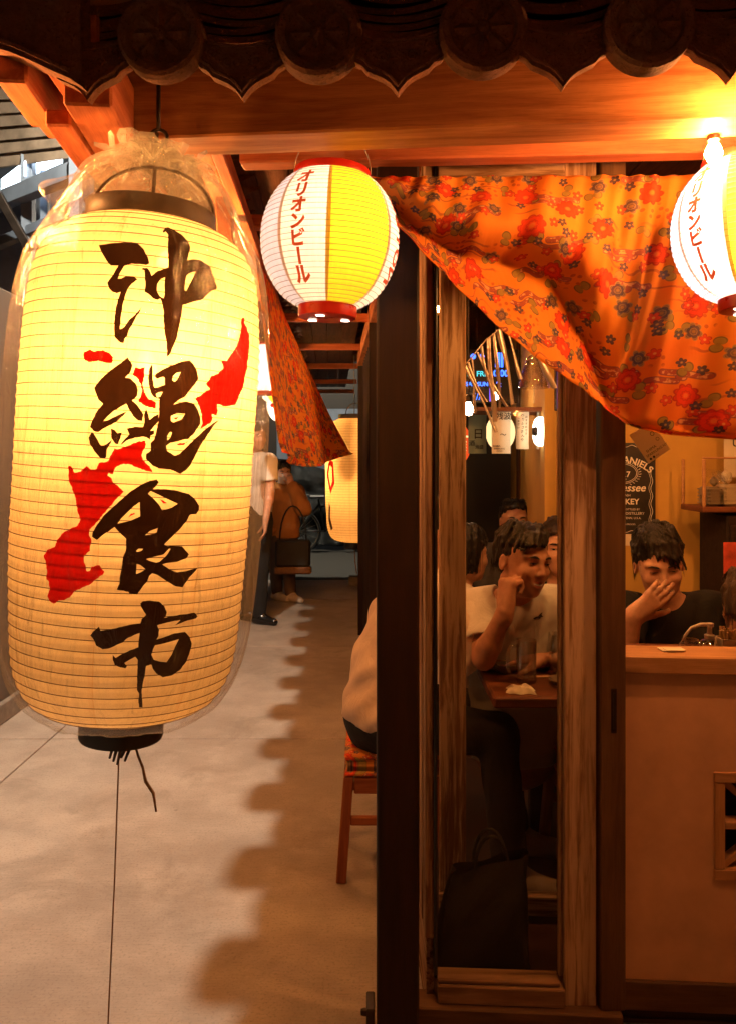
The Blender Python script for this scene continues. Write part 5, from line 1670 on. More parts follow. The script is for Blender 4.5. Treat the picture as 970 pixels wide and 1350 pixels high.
def hair_cap(o, c, R, base, material, seedn, fringe=0.03, length=0.0, volume=1.0, side_part=0.3, female=False, h=0.0045, name="hair", strands=260):
    """hair mass round the skull with separate locks, open at the face"""
    rr = random.Random(seedn)
    lo = c - 0.19 - np.array([0, 0, length]); hi = c + 0.19
    Fd = Field(lo, hi, h)
    L = lambda x, y, z: c + R @ V3(x, y, z)
    v = volume
    Fd.ell(L(0, -0.018, 0.038), (0.077 * v, 0.095 * v, 0.080 * v), R, 0.01)
    Fd.ell(L(0, -0.048, -0.005 if not female else -0.02), (0.070, 0.058, 0.062 if not female else 0.078), R, 0.03)
    # open the face and clear the ears
    Fd.ell(L(0, 0.102, -0.040), (0.068, 0.085, 0.112), R, 0.010, 'cut')
    if not female:
        for s in (-1, 1):
            Fd.ell(L(s * 0.085, 0.004, -0.030), (0.026, 0.034, 0.036), R, 0.01, 'cut')
    sw = side_part
    for i in range(70):
        u = rr.uniform(-1, 1)
        st = L(0.034 * u - sw * 0.030, 0.012 + rr.uniform(-0.03, 0.02), 0.116 * v - 0.016 * abs(u))
        x1 = 0.060 * u + rr.uniform(-0.010, 0.010) + sw * 0.016
        mid = L(x1 * 0.8, 0.072 - 0.030 * abs(u) + rr.uniform(-0.006, 0.006), 0.090 + rr.uniform(-0.014, 0.012) - 0.012 * abs(u))
        drop = fringe * rr.uniform(0.1, 1.0) * (0.35 + 0.65 * abs(u + 0.5 * sw))
        en = L(x1 + sw * rr.uniform(0.004, 0.022), 0.090 - 0.046 * u * u + rr.uniform(-0.003, 0.006), 0.074 - drop - 0.022 * abs(u))
        r = rr.uniform(0.0045, 0.0085)
        Fd.cap(st, mid, r * 0.9, r, 0.004); Fd.cap(mid, en, r, 0.0022, 0.003)
    for i in range(110):
        a = rr.uniform(0.85, 5.43)
        st = L(0.045 * math.sin(a) + rr.uniform(-.01, .01), -0.012 + 0.055 * math.cos(a), 0.112 * v + rr.uniform(-0.004, 0.013))
        rad = (0.074 if not female else 0.078) * v + rr.uniform(-0.004, 0.007)
        mid = L(rad * math.sin(a), -0.022 + 0.094 * v * math.cos(a), 0.045 + rr.uniform(-0.03, 0.03))
        zlow = -0.018 - rr.uniform(0, 0.035) * max(0.2, -math.cos(a)) if math.cos(a) < 0.1 else rr.uniform(-0.004, 0.018)
        if female: zlow = -0.05 - length * rr.uniform(0.4, 1)
        a2 = a + rr.uniform(-0.16, 0.16)
        en = L(rad * rr.uniform(0.93, 1.02) * math.sin(a2), -0.030 + 0.088 * math.cos(a2), zlow)
        r = rr.uniform(0.004, 0.0085)
        Fd.cap(st, mid, r, r, 0.004); Fd.cap(mid, en, r, 0.0025, 0.003)
    Fd.ripple(0.0014, lambda X, Y, Z: np.sin(310 * X + 60 * Z) * np.sin(280 * Y + 50 * Z))
    o2 = Fd.build(name, material, o)
    # loose strands over the mass
    st_ = MB()
    for i in range(strands):
        a = rr.uniform(0, math.tau)
        front = math.cos(a) > 0.45
        rad = (0.0765 if not female else 0.081) * v + rr.uniform(-0.001, 0.005)
        x0 = rr.uniform(-0.02, 0.02) - sw * 0.02; y0 = rr.uniform(-0.03, 0.03)
        zl = (0.080 - fringe * rr.uniform(0.1, 1.1)) if front else ((-0.05 - length * rr.uniform(0.5, 1.05)) if female else (-0.025 - rr.uniform(0, 0.05) if math.cos(a) < 0.1 else 0.004))
        pts = []
        cu = rr.uniform(-0.25, 0.25) + (sw * 0.35 if front else 0)
        for q in range(7):
            t = q / 6
            el_ = t * math.pi / 2 * 0.98
            aa = a + cu * t
            x = x0 * (1 - t) + rad * math.sin(el_) * math.sin(aa)
            y = y0 * (1 - t) - 0.020 + (rad + 0.018) * math.sin(el_) * math.cos(aa)
            z = zl + (0.124 * v - zl) * math.cos(el_) ** 0.85 if zl > 0.0 else 0.038 + (0.086 * v) * math.cos(el_) - (0 if t < 0.75 else (0.038 - zl) * (t - 0.75) / 0.25)
            k_ = 1.0 + rr.uniform(-0.012, 0.02)
            pts.append(Vector(L(x * k_, y * k_, z)))
        st_.tube(pts, [0.0016, 0.0017, 0.0017, 0.0016, 0.0014, 0.001, 0.0004], 4, cap=False)
    if strands:
        st_.build("hair_strands", material, o2, smooth=True)
    return o2

def person(label, base, spec):
    """spec keys: head (c, fwd, up), neck, chest, waist, pelvis, sh (L, R), el, wr, hands[], hip, knee, ankle, shirt, trousers ..."""
    base = V3(*base)
    o = thing("person", label, "person", base)
    hc = V3(*spec['head'][0]) - base; R = frame(spec['head'][1], spec['head'][2])
    g = lambda k: V3(*spec[k]) - base
    neck, chest, waist, pelvis = g('neck'), g('chest'), g('waist'), g('pelvis')
    sh = [V3(*p) - base for p in spec['sh']]
    sdir = sh[1] - sh[0]; sdir /= np.linalg.norm(sdir)
    spine = chest - pelvis; spine /= np.linalg.norm(spine)
    fw = np.cross(spine, sdir); fw /= np.linalg.norm(fw)
    if spec.get('flipfw'): fw = -fw
    el = [V3(*p) - base for p in spec['el']]; wr = [V3(*p) - base for p in spec['wr']]
    allp = [hc, neck, chest, waist, pelvis] + sh + el + wr
    legs = spec.get('legs')
    if legs:
        for l in legs: allp += [V3(*q) - base for q in l]
    for hd in spec.get('hands', []): allp.append(V3(*hd['wrist']) - base)
    A_ = np.array(allp)
    lo, hi = A_.min(0) - 0.21, A_.max(0) + 0.21
    h = spec.get('res', 0.006)
    wsc = spec.get('width', 1.0)
    def torso(Fd, ex):
        Fd.cap(pelvis, waist, 0.150 * wsc + ex, 0.138 * wsc + ex, 0.03, flat=fw, fscale=0.72)
        Fd.cap(waist, chest, 0.138 * wsc + ex, 0.160 * wsc + ex, 0.05, flat=fw, fscale=0.68)
        Fd.cap(chest, neck * 0.55 + chest * 0.45, 0.150 * wsc + ex, 0.085 + ex, 0.05, flat=fw, fscale=0.72)
        for q in sh:
            top = neck * 0.55 + chest * 0.45
            Fd.cap(top * 0.35 + neck * 0.65 - fw * 0.01, q, 0.046 + ex, 0.052 + ex, 0.04)
    Fd = Field(lo, hi, h)
    torso(Fd, 0.0)
    top_neck = hc + R @ V3(0, -0.022, -0.075)
    Fd.cap(neck, top_neck, 0.056 if not spec.get('female') else 0.047, 0.050 if not spec.get('female') else 0.043, 0.03)
    head(Fd, hc, R, female=spec.get('female', False), smile=spec.get('smile', 0.4))
    fat = spec.get('arm', 1.0)
    for i in range(2):
        Fd.cap(sh[i], el[i], 0.050 * fat, 0.041 * fat, 0.02)
        m_ = el[i] * 0.72 + wr[i] * 0.28
        Fd.cap(el[i], m_, 0.040 * fat, 0.041 * fat, 0.015); Fd.cap(m_, wr[i], 0.041 * fat, 0.027 * fat, 0.015)
    nails = []
    for hd in spec.get('hands', []):
        kw = {k: v for k, v in hd.items() if k not in ('wrist',)}
        nails += hand(Fd, V3(*hd['wrist']) - base, **kw)
    if legs:
        for hp, kn, an in legs:
            hp, kn, an = [V3(*q) - base for q in (hp, kn, an)]
            Fd.cap(hp, kn, 0.082, 0.055, 0.03); Fd.cap(kn, kn * 0.6 + an * 0.4, 0.055, 0.054, 0.02); Fd.cap(kn * 0.6 + an * 0.4, an, 0.054, 0.036, 0.02)
    Fd.build("body", spec.get('skin', "skin"), o)
    for (p, dr, bk) in nails:
        if spec.get('nails'):
            t_ = np.cross(dr, bk)
            q = [Vector(p + dr * 0.005 * a + t_ * 0.0045 * b + bk * (0.0012 - 0.001 * b * b)) for a in (-1, 1) for b in (-1, 0, 1)]
            MB().raw(q, [(0, 1, 4, 3), (1, 2, 5, 4)]).build("fingernail", "nail", o, smooth=True)
    if spec.get('face', True):
        face_parts(o, hc, R, V3(0, 0, 0), spec.get('eye', 0.5), spec.get('smile', 0.4), spec.get('female', False), spec.get('mouth', True))
    # shirt
    if spec.get('shirt'):
        Fs = Field(lo, hi, h)
        ex = spec.get('loose', 0.012)
        torso(Fs, ex)
        sl = spec.get('sleeve', 0.6)
        for i in range(2):
            if sl <= 1.0:
                e_ = sh[i] + (el[i] - sh[i]) * sl
                Fs.cap(sh[i], e_, 0.058 * fat + ex, 0.056 * fat + ex * 1.2, 0.03)
                dn = (el[i] - sh[i]) / np.linalg.norm(el[i] - sh[i])
                # open, straight sleeve end
                Fs.cap(e_ + dn * 0.085, e_ + dn * 0.14, 0.085, 0.085, 0.004, 'cut')
                Fs.cap(e_ + dn * 0.005, e_ + dn * 0.08, 0.049 * fat, 0.050 * fat, 0.004, 'cut')
            else:
                Fs.cap(sh[i], el[i], 0.058 + ex, 0.050 + ex, 0.03)
                Fs.cap(el[i], el[i] + (wr[i] - el[i]) * 0.9, 0.050 + ex, 0.036 + ex, 0.02)
        nd_ = (top_neck - neck); nd_ = nd_ / np.linalg.norm(nd_)
        Fs.cap(neck - nd_ * 0.00 + fw * 0.030, top_neck + nd_ * 0.05 + fw * 0.02, spec.get('collar', 0.060), 0.085, 0.006, 'cut')
        if spec.get('vneck'):
            Fs.cap(neck + fw * 0.075, neck + fw * 0.10 - spine * spec['vneck'], 0.045, 0.020, 0.008, 'cut')
        am = spec.get('wrinkle', 0.0035)
        Fs.ripple(am, lambda X, Y, Z: np.sin(34 * Z + 16 * X + 9 * Y) * np.sin(21 * X - 13 * Z + 17 * Y) + 0.6 * np.sin(60 * Z - 38 * X + 25 * Y) * np.sin(28 * X + 20 * Y))
        hem = pelvis - spine * spec.get('hem', 0.06)
        Fs.plane_cut(hem, -spine)
        Fs.build("shirt", spec['shirt'], o)
    if spec.get('trousers') and legs:
        Ft = Field(lo, hi, h)
        Ft.cap(pelvis, waist * 0.5 + pelvis * 0.5, 0.160 * wsc, 0.148 * wsc, 0.03, flat=fw, fscale=0.78)
        Ft.plane_cut(waist * 0.5 + pelvis * 0.5, spine)
        for hp, kn, an in legs:
            hp, kn, an = [V3(*q) - base for q in (hp, kn, an)]
            Ft.cap(hp, kn, 0.098, 0.070, 0.035); Ft.cap(kn, an, 0.070, 0.056, 0.02)
        Ft.ripple(0.003, lambda X, Y, Z: np.sin(40 * Z + 16 * X) * np.sin(25 * X - 23 * Z + 17 * Y))
        Ft.build("trousers", spec['trousers'], o)
        for hp, kn, an in legs:
            an_ = V3(*an) - base
            sd = V3(*spec.get('shoedir', fw)); sd = sd - V3(0, 0, 1) * sd[2]; sd /= np.linalg.norm(sd)
            Fh = Field(an_ - 0.20, an_ + np.array([0.2, 0.2, 0.08]), 0.007)
            gz = an_[2] - spec.get('anklez', 0.085)
            heel = np.array([an_[0], an_[1], gz + 0.036]) - sd * 0.045
            toe = np.array([an_[0], an_[1], gz + 0.030]) + sd * 0.155
            mid = np.array([an_[0], an_[1], gz + 0.042]) + sd * 0.03
            Fh.cap(heel, mid, 0.038, 0.042, 0.02); Fh.cap(mid, toe, 0.044, 0.032, 0.03); Fh.cap(heel + V3(0, 0, 0.01) + sd * 0.03, an_ + V3(0, 0, 0.01), 0.040, 0.046, 0.03)
            Fh.plane_cut([an_[0], an_[1], gz + 0.002], [0, 0, -1])
            Fh.build("shoe", spec.get('shoe', "black_shoe"), o)
    if spec.get('hair', True):
        hair_cap(o, hc, R, base, spec.get('hairm', "hair_black"), spec.get('seed', 1), spec.get('fringe', 0.03), spec.get('hairlen', 0.0), spec.get('volume', 1.0), spec.get('part', 0.3), spec.get('female', False), spec.get('hairres', 0.005))
    return o, hc, R

P_ = lambda px, py, Y: tuple(at(px, py, Y))

# --- man in the white T-shirt, cheek on his fist
hd1 = at(688, 738, 2.62)
fw1 = V3(0.50, -0.84, -0.08)
man1, hc1, R1 = person("man in white T-shirt resting his cheek on his fist at the table, smiling sideways", (0.55, 2.75, 0.45), dict(
    head=(tuple(hd1), fw1, (0.10, 0.05, 1.0)),
    neck=P_(681, 792, 2.70), chest=P_(681, 838, 2.76), waist=P_(681, 915, 2.80), pelvis=P_(681, 985, 2.82),
    sh=(P_(628, 800, 2.72), P_(738, 797, 2.72)),
    el=(P_(637, 868, 2.56), P_(757, 872, 2.66)), wr=(P_(665, 806, 2.50), P_(722, 868, 2.66)),
    hands=[dict(wrist=P_(666, 802, 2.505), fdir=(0.10, 0.12, 1.0), pnorm=(0.75, 0.60, -0.1), side=1, curl=(1.25, 1.45, 0.8), spread=0.02, scale=0.95, thumb=(0.25, 0.9), thumb_curl=0.35),
           dict(wrist=P_(719, 868, 2.66), fdir=(-1.0, 0.05, 0.0), pnorm=(0, 0.0, -1), side=1, curl=(0.25, 0.3, 0.2), spread=0.06, scale=0.95, thumb=(0.5, 0.3))],
    shirt="white_cotton", sleeve=0.62, vneck=0.055, smile=1.0, eye=0.34, arm=0.88, res=0.0046, seed=3, fringe=0.022, volume=0.97, part=0.9, hairres=0.0038, skin="skin_tan", hem=0.02, width=1.02, nails=True, wrinkle=0.0048))
# bird mark on the chest
bp = at(710, 813, 2.44)
def bird(x, y):
    return Vector((0.705 - 0.705, 0, 0)) + Vector((x, 0, y))
birdpoly = [(-0.020, -0.006), (-0.012, -0.001), (-0.004, 0.001), (0.001, 0.007), (0.006, 0.012), (0.013, 0.014), (0.008, 0.009), (0.009, 0.004), (0.014, 0.0), (0.006, -0.002), (0.002, -0.007), (-0.004, -0.004), (-0.010, -0.006), (-0.014, -0.010)]
bd = decal("bird_mark", [poly_piece(birdpoly)], lambda x, y: Vector((x, 0.0, y)), "ink", man1)
BIRD = bd

# --- man in black, hand over his mouth
hd2 = at(868, 742, 2.70)
man2, hc2, R2 = person("young man in black polo shirt covering his laughing mouth behind the counter", (0.95, 2.8, 0.45), dict(
    head=(tuple(hd2), (-0.16, -0.95, -0.26), (-0.16, -0.25, 1.0)),
    neck=P_(882, 800, 2.80), chest=P_(885, 850, 2.86), waist=P_(885, 930, 2.90), pelvis=P_(885, 1000, 2.92),
    sh=(P_(826, 806, 2.80), P_(938, 806, 2.80)),
    el=(P_(818, 878, 2.52), P_(945, 890, 2.68)), wr=(P_(833, 814, 2.50), P_(900, 900, 2.52)),
    hands=[dict(wrist=P_(834, 812, 2.50), fdir=(0.78, 0.06, 0.62), pnorm=(0.10, 1.0, 0.05), side=-1, curl=((0.10, 0.25, 0.2), (0.08, 0.22, 0.18), (0.12, 0.25, 0.2), (0.2, 0.3, 0.2)), spread=0.03, scale=0.93, thumb=(0.55, 0.10), thumb_curl=0.10)],
    shirt="black_cotton", sleeve=0.7, vneck=0.05, smile=0.8, eye=0.20, mouth=False, res=0.0046, seed=8, fringe=0.070, volume=1.02, part=-0.6, hairres=0.0038, hem=0.02, nails=True, collar=0.066))

# --- the person on the stool, bent over the table, back to the walkway
person("person in pale shirt and black trousers leaning forward on the flowered stool", (0.06, 2.80, 0.0), dict(
    head=((0.235, 2.85, 1.16), (0.96, 0.2, -0.15), (0.15, 0, 1)),
    neck=(0.20, 2.85, 1.01), chest=(0.155, 2.84, 0.87), waist=(0.075, 2.82, 0.70), pelvis=(0.045, 2.80, 0.555),
    sh=((0.18, 3.01, 0.955), (0.19, 2.68, 0.945)),
    el=((0.37, 3.05, 0.78), (0.34, 2.66, 0.77)), wr=((0.54, 2.98, 0.755), (0.52, 2.74, 0.755)),
    legs=(((0.07, 2.72, 0.52), (0.43, 2.66, 0.50), (0.46, 2.58, 0.095)), ((0.07, 2.89, 0.52), (0.45, 2.92, 0.50), (0.52, 2.86, 0.095))),
    shirt="pale_cotton", sleeve=0.95, trousers="dark_denim", shoe="white_shoe", shoedir=(0.9, -0.25, 0), smile=0, face=False, res=0.0065, seed=5, hem=0.075, loose=0.026, width=1.03, wrinkle=0.007))

# --- others further back in the room
def bust(label, c, fwd, up, shirt, seed, Y=None, female=False, **kw):
    c = V3(*c); fw_ = V3(*fwd); fw_ = fw_ - V3(0, 0, fw_[2]); fw_ /= np.linalg.norm(fw_)
    sd = np.cross(fw_, V3(0, 0, 1))
    nk = c + V3(0, 0, -0.16) - fw_ * 0.03
    ch = c + V3(0, 0, -0.30) - fw_ * 0.04
    wa = c + V3(0, 0, -0.52) - fw_ * 0.03; pe = c + V3(0, 0, -0.70)
    w_ = 0.15 if female else 0.175
    s0, s1 = nk + V3(0, 0, -0.045) - sd * w_, nk + V3(0, 0, -0.045) + sd * w_
    e0, e1 = s0 + V3(0, 0, -0.26) + fw_ * 0.06, s1 + V3(0, 0, -0.26) + fw_ * 0.06
    w0, w1 = e0 + fw_ * 0.22 + sd * 0.05, e1 + fw_ * 0.22 - sd * 0.05
    hands = []
    if kw.get('face_hand'):
        w1 = c + fw_ * 0.10 + sd * 0.06 + V3(0, 0, -0.13)
        e1 = s1 + fw_ * 0.18 + V3(0, 0, -0.22)
        hands = [dict(wrist=tuple(w1), fdir=(fw_ * -0.1 + V3(0, 0, 1)), pnorm=-fw_ - sd * 0.5, side=1, curl=(0.5, 0.6, 0.4), scale=0.95)]
    d = dict(head=(tuple(c), fwd, up), neck=tuple(nk), chest=tuple(ch), waist=tuple(wa), pelvis=tuple(pe), sh=(tuple(s0), tuple(s1)), el=(tuple(e0), tuple(e1)), wr=(tuple(w0), tuple(w1)),
             hands=hands, shirt=shirt, sleeve=0.6, res=0.0085, hairres=0.0065, seed=seed, female=female, hem=0.02)
    for k in ('smile', 'eye', 'hairlen', 'fringe', 'volume', 'part', 'hairm', 'skin', 'wrinkle'):
        if k in kw: d[k] = kw[k]
    return person(label, (float(pe[0]), float(pe[1]), 0.45), d)
bust("woman with tied dark hair in white top turned toward the far table", P_(613, 730, 3.35), (0.80, 0.35, -0.05), (0, 0, 1), "white_cotton", 21, female=True, hairlen=0.03, volume=1.05)
bust("man with swept-back hair facing out from the far wall of the room", P_(677, 686, 4.55), (0.05, -1, 0), (0, 0, 1), "grey_cloth", 22, fringe=-0.03, eye=0.4, smile=0.3, volume=0.95)
bust("dark-haired diner in black holding a hand to the face, seen from the side", P_(724, 716, 3.95), (-0.93, -0.15, -0.05), (0, 0, 1), "black_cotton", 23, face_hand=True, fringe=0.03)
bust("woman with centre-parted hair half hidden by the door frame", P_(740, 722, 3.30), (-0.25, -0.95, 0), (0, 0, 1), "black_cotton", 24, female=True, hairlen=0.10, hairm="hair_brown", fringe=0.005, eye=0.4)
bust("brown-haired customer at the counter end, back turned", P_(985, 800, 2.62), (0.1, 0.98, -0.1), (0, 0, 1), "brown_cloth", 25, hairm="hair_brown")

# --- two people standing in the corridor
person("standing man in white shirt, black trousers and polished black shoes in the corridor", (-0.960, 6.95, 0.0), dict(
    head=((-0.960, 6.90, 1.615), (0.55, -0.75, -0.1), (0, 0, 1)),
    neck=(-0.980, 6.95, 1.455), chest=(-0.980, 6.96, 1.30), waist=(-0.980, 6.96, 1.10), pelvis=(-0.980, 6.96, 0.93),
    sh=((-1.130, 7.04, 1.40), (-0.845, 6.85, 1.40)),
    el=((-1.180, 7.06, 1.14), (-0.835, 6.80, 1.13)), wr=((-1.120, 6.92, 0.92), (-0.865, 6.74, 0.90)),
    hands=[dict(wrist=(-0.865, 6.74, 0.89), fdir=(0.0, -0.1, -1), pnorm=(-0.9, 0, 0.1), side=1, curl=(0.35, 0.4, 0.3))],
    legs=(((-1.050, 6.98, 0.86), (-1.050, 6.95, 0.48), (-1.050, 6.98, 0.085)), ((-0.920, 6.93, 0.86), (-0.920, 6.88, 0.48), (-0.930, 6.86, 0.085))),
    shirt="white_cotton", sleeve=0.55, trousers="dark_denim", shoe="black_shoe", shoedir=(0.85, -0.5, 0), res=0.010, hairres=0.007, seed=31, hem=0.0, smile=0.2))
wm, hcw, Rw = person("masked woman in mustard jacket carrying a black bag in the corridor", (-0.85, 8.0, 0.0), dict(
    head=((-0.845, 7.95, 1.285), (0.35, -0.92, -0.1), (0, 0, 1)),
    neck=(-0.86, 8.0, 1.135), chest=(-0.86, 8.0, 1.0), waist=(-0.86, 8.0, 0.83), pelvis=(-0.86, 8.0, 0.69),
    sh=((-1.0, 8.02, 1.085), (-0.72, 7.97, 1.085)),
    el=((-1.02, 8.0, 0.86), (-0.635, 7.86, 0.93)), wr=((-0.97, 7.85, 0.70), (-0.745, 7.83, 1.16)),
    hands=[dict(wrist=(-0.745, 7.83, 1.16), fdir=(-0.3, 0.1, 1), pnorm=(-0.4, 0.9, 0), side=1, curl=(0.6, 0.7, 0.4))],
    legs=(((-0.92, 8.0, 0.64), (-0.92, 7.97, 0.37), (-0.91, 8.0, 0.085)), ((-0.80, 8.0, 0.64), (-0.79, 7.95, 0.37), (-0.77, 7.93, 0.085))),
    shirt="mustard_cloth", sleeve=1.2, trousers="brown_cloth", shoe="white_shoe", shoedir=(0.7, -0.7, 0), res=0.010, hairres=0.007, seed=32, hem=0.06, loose=0.03, mouth=False, female=True, fringe=0.03, hairlen=0.02))
mk = MB(); vv = []; ff = []
for i in range(9):
    for j in range(7):
        u, t_ = (i / 8 - 0.5) * 2, (j / 6 - 0.5) * 2
        vv.append(Vector(hcw + Rw @ V3(0.060 * u, 0.106 - 0.050 * u * u - 0.012 * t_ * t_, -0.052 + 0.048 * t_)))
for i in range(8):
    for j in range(6):
        q = i * 7 + j; ff.append((q, q + 7, q + 8, q + 1))
mk.raw(vv, ff).build("face_mask", "mask_cloth", wm, smooth=True)
hb = thing("shoulder_bag", "black bag with brown base hanging at the masked woman's side", "bag", (-0.70, 7.78, 0.30))
MB().box((-0.20, -0.06, 0.07), (0.14, 0.06, 0.33), 0.02).build("bag_body", "bag_black", hb)
MB().box((-0.21, -0.065, 0.0), (0.15, 0.065, 0.0695), 0.012).build("bag_base", "basket_brown", hb)
MB().tube([Vector((-0.03 + 0.13 * math.cos(t), 0.0, 0.32 + 0.34 * math.sin(t))) for t in np.linspace(0, math.pi, 13)], 0.008, 6).build("strap", "bag_black", hb, smooth=True)

# ================================================================== table and what stands on it
TBL = thing("dining_table", "dark red-brown wooden table just inside the glazed door", "table", (0.75, 2.72, 0.012))
tz = 0.712
MB().box((0.372, 2.365, tz - 0.034), (1.20, 3.08, tz), 0.006).build("table_top", "table_wood", TBL, world=True)
for (x, y) in ((0.62, 2.50), (0.62, 2.95), (1.12, 2.50), (1.12, 2.95)):
    MB().box((x - 0.025, y - 0.025, 0.012), (x + 0.025, y + 0.025, tz - 0.0345), 0.004).build("leg", "dark_plank", TBL, world=True)
def mug(loc, r, h, label, handle=True, hdir=-1):
    o = thing("glass_mug" if handle else "glass_tumbler", label, "glass", loc)
    MB().lathe([(0.0001, 0.0), (r * 0.9, 0.0), (r * 0.95, 0.004), (r, h), (r - 0.0035, h), (r * 0.86, 0.014), (0.0001, 0.012)], 28, cap=False).build("glass_wall", "mug_glass", o, auto=50)
    if handle:
        MB().tube([(hdir * (r - 0.003), -0.005, h * 0.86), (hdir * (r + 0.018), -0.008, h * 0.86), (hdir * (r + 0.027), -0.008, h * 0.7), (hdir * (r + 0.027), -0.008, h * 0.35), (hdir * (r + 0.015), -0.008, h * 0.16), (hdir * (r - 0.006), -0.005, h * 0.16)], 0.0055, 8).build("handle", "mug_glass", o, smooth=True)
    return o
def _drink(t):
    tp = t.n("ShaderNodeBsdfTransparent"); t.put(tp.inputs[0], (0.75, 0.62, 0.45))
    t.fin(t.add(tp.outputs[0], t.bsdf((0.5, 0.35, 0.2), 0.1), 0.12))
mat("drink_left", _drink)
def on_table(px, py): return at(px, py, 0.705 * F / (py - HOR))
mug(Vector((*on_table(693, 898).xy, tz)), 0.033, 0.135, "beer mug with its handle toward the bowl on the dining table")
mug(Vector((*on_table(716, 880).xy, tz)), 0.031, 0.115, "clear tumbler behind the handled mug on the dining table", False)
mug(Vector((*on_table(736, 888).xy, tz)), 0.035, 0.135, "tall glass beside the worn door stile on the dining table", False)
bw = thing("small_bowl", "small brown bowl with chopsticks laid across on the dining table", "bowl", (*on_table(665, 886).xy, tz))
MB().lathe([(0.0001, 0.0), (0.022, 0.0), (0.026, 0.004), (0.042, 0.022), (0.046, 0.034), (0.043, 0.034), (0.038, 0.024), (0.020, 0.008), (0.0001, 0.007)], 28, cap=False).build("bowl_wall", "ceramic", bw, auto=50)
pl = thing("saucer", "dark little dish behind the brown bowl", "dish", (*on_table(655, 872).xy, tz))
MB().lathe([(0.0001, 0.0), (0.025, 0.0), (0.038, 0.010), (0.040, 0.016), (0.037, 0.015), (0.024, 0.005), (0.0001, 0.005)], 24, cap=False).build("dish", "ceramic_dark", pl, auto=50)
def chops(px, py, L, rz, label, z=0.0):
    o = thing("chopsticks", label, "chopsticks", (*on_table(px, py).xy, tz + z), (0, 0, rz))
    for d in (-0.005, 0.005):
        MB().tube([(-L / 2, d, 0.003), (L / 2, d * 0.5, 0.003)], [0.0022, 0.0034], 6).build("stick", "chopstick_wood", o)
chops(665, 884, 0.13, 0.12, "pair of chopsticks lying across the brown bowl", 0.034)
chops(722, 892, 0.12, 0.0, "pair of chopsticks on the table between mug and door stile", 0.0)
dp = thing("side_plate", "small ceramic plate at the table's edge by the door stile", "plate", (*on_table(742, 902).xy, tz))
MB().lathe([(0.0001, 0.0), (0.028, 0.0), (0.046, 0.020), (0.044, 0.022), (0.026, 0.006), (0.0001, 0.006)], 26, cap=False).build("plate", "ceramic", dp, auto=50)
# crumpled hand towel
tv, tf = [], []
n = 22
for i in range(n):
    for j in range(n):
        u, v_ = i / (n - 1) - 0.5, j / (n - 1) - 0.5
        e_ = max(abs(u), abs(v_)) * 2
        z = 0.016 * (1 - e_ ** 4) + 0.007 * math.sin(9 * u + 4 * v_) * math.sin(11 * v_ - 3 * u) * (1 - e_ * 0.7) + 0.002
        tv.append((u * 0.082 + 0.006 * math.sin(7 * v_), v_ * 0.060 + 0.005 * math.sin(9 * u), max(0.001, z)))
for i in range(n - 1):
    for j in range(n - 1):
        q = i * n + j; tf.append((q, q + n, q + n + 1, q + 1))
tw_ = mkobj("hand_towel", tv, tf, "towel", None, True)
tw_.location = (*on_table(686, 911).xy, tz)
tag(tw_, "crumpled off-white hand towel on the near table edge", "towel")
dv = thing("table_divider", "clear acrylic divider with a pale top edge behind the glasses", "divider", (0.62, 2.78, tz))
MB().box((-0.10, -0.002, 0.0), (0.14, 0.002, 0.130)).build("panel", "window_glass", dv)
MB().box((-0.10, -0.003, 0.1302), (0.14, 0.003, 0.1345)).build("top_edge", "straw_white", dv)

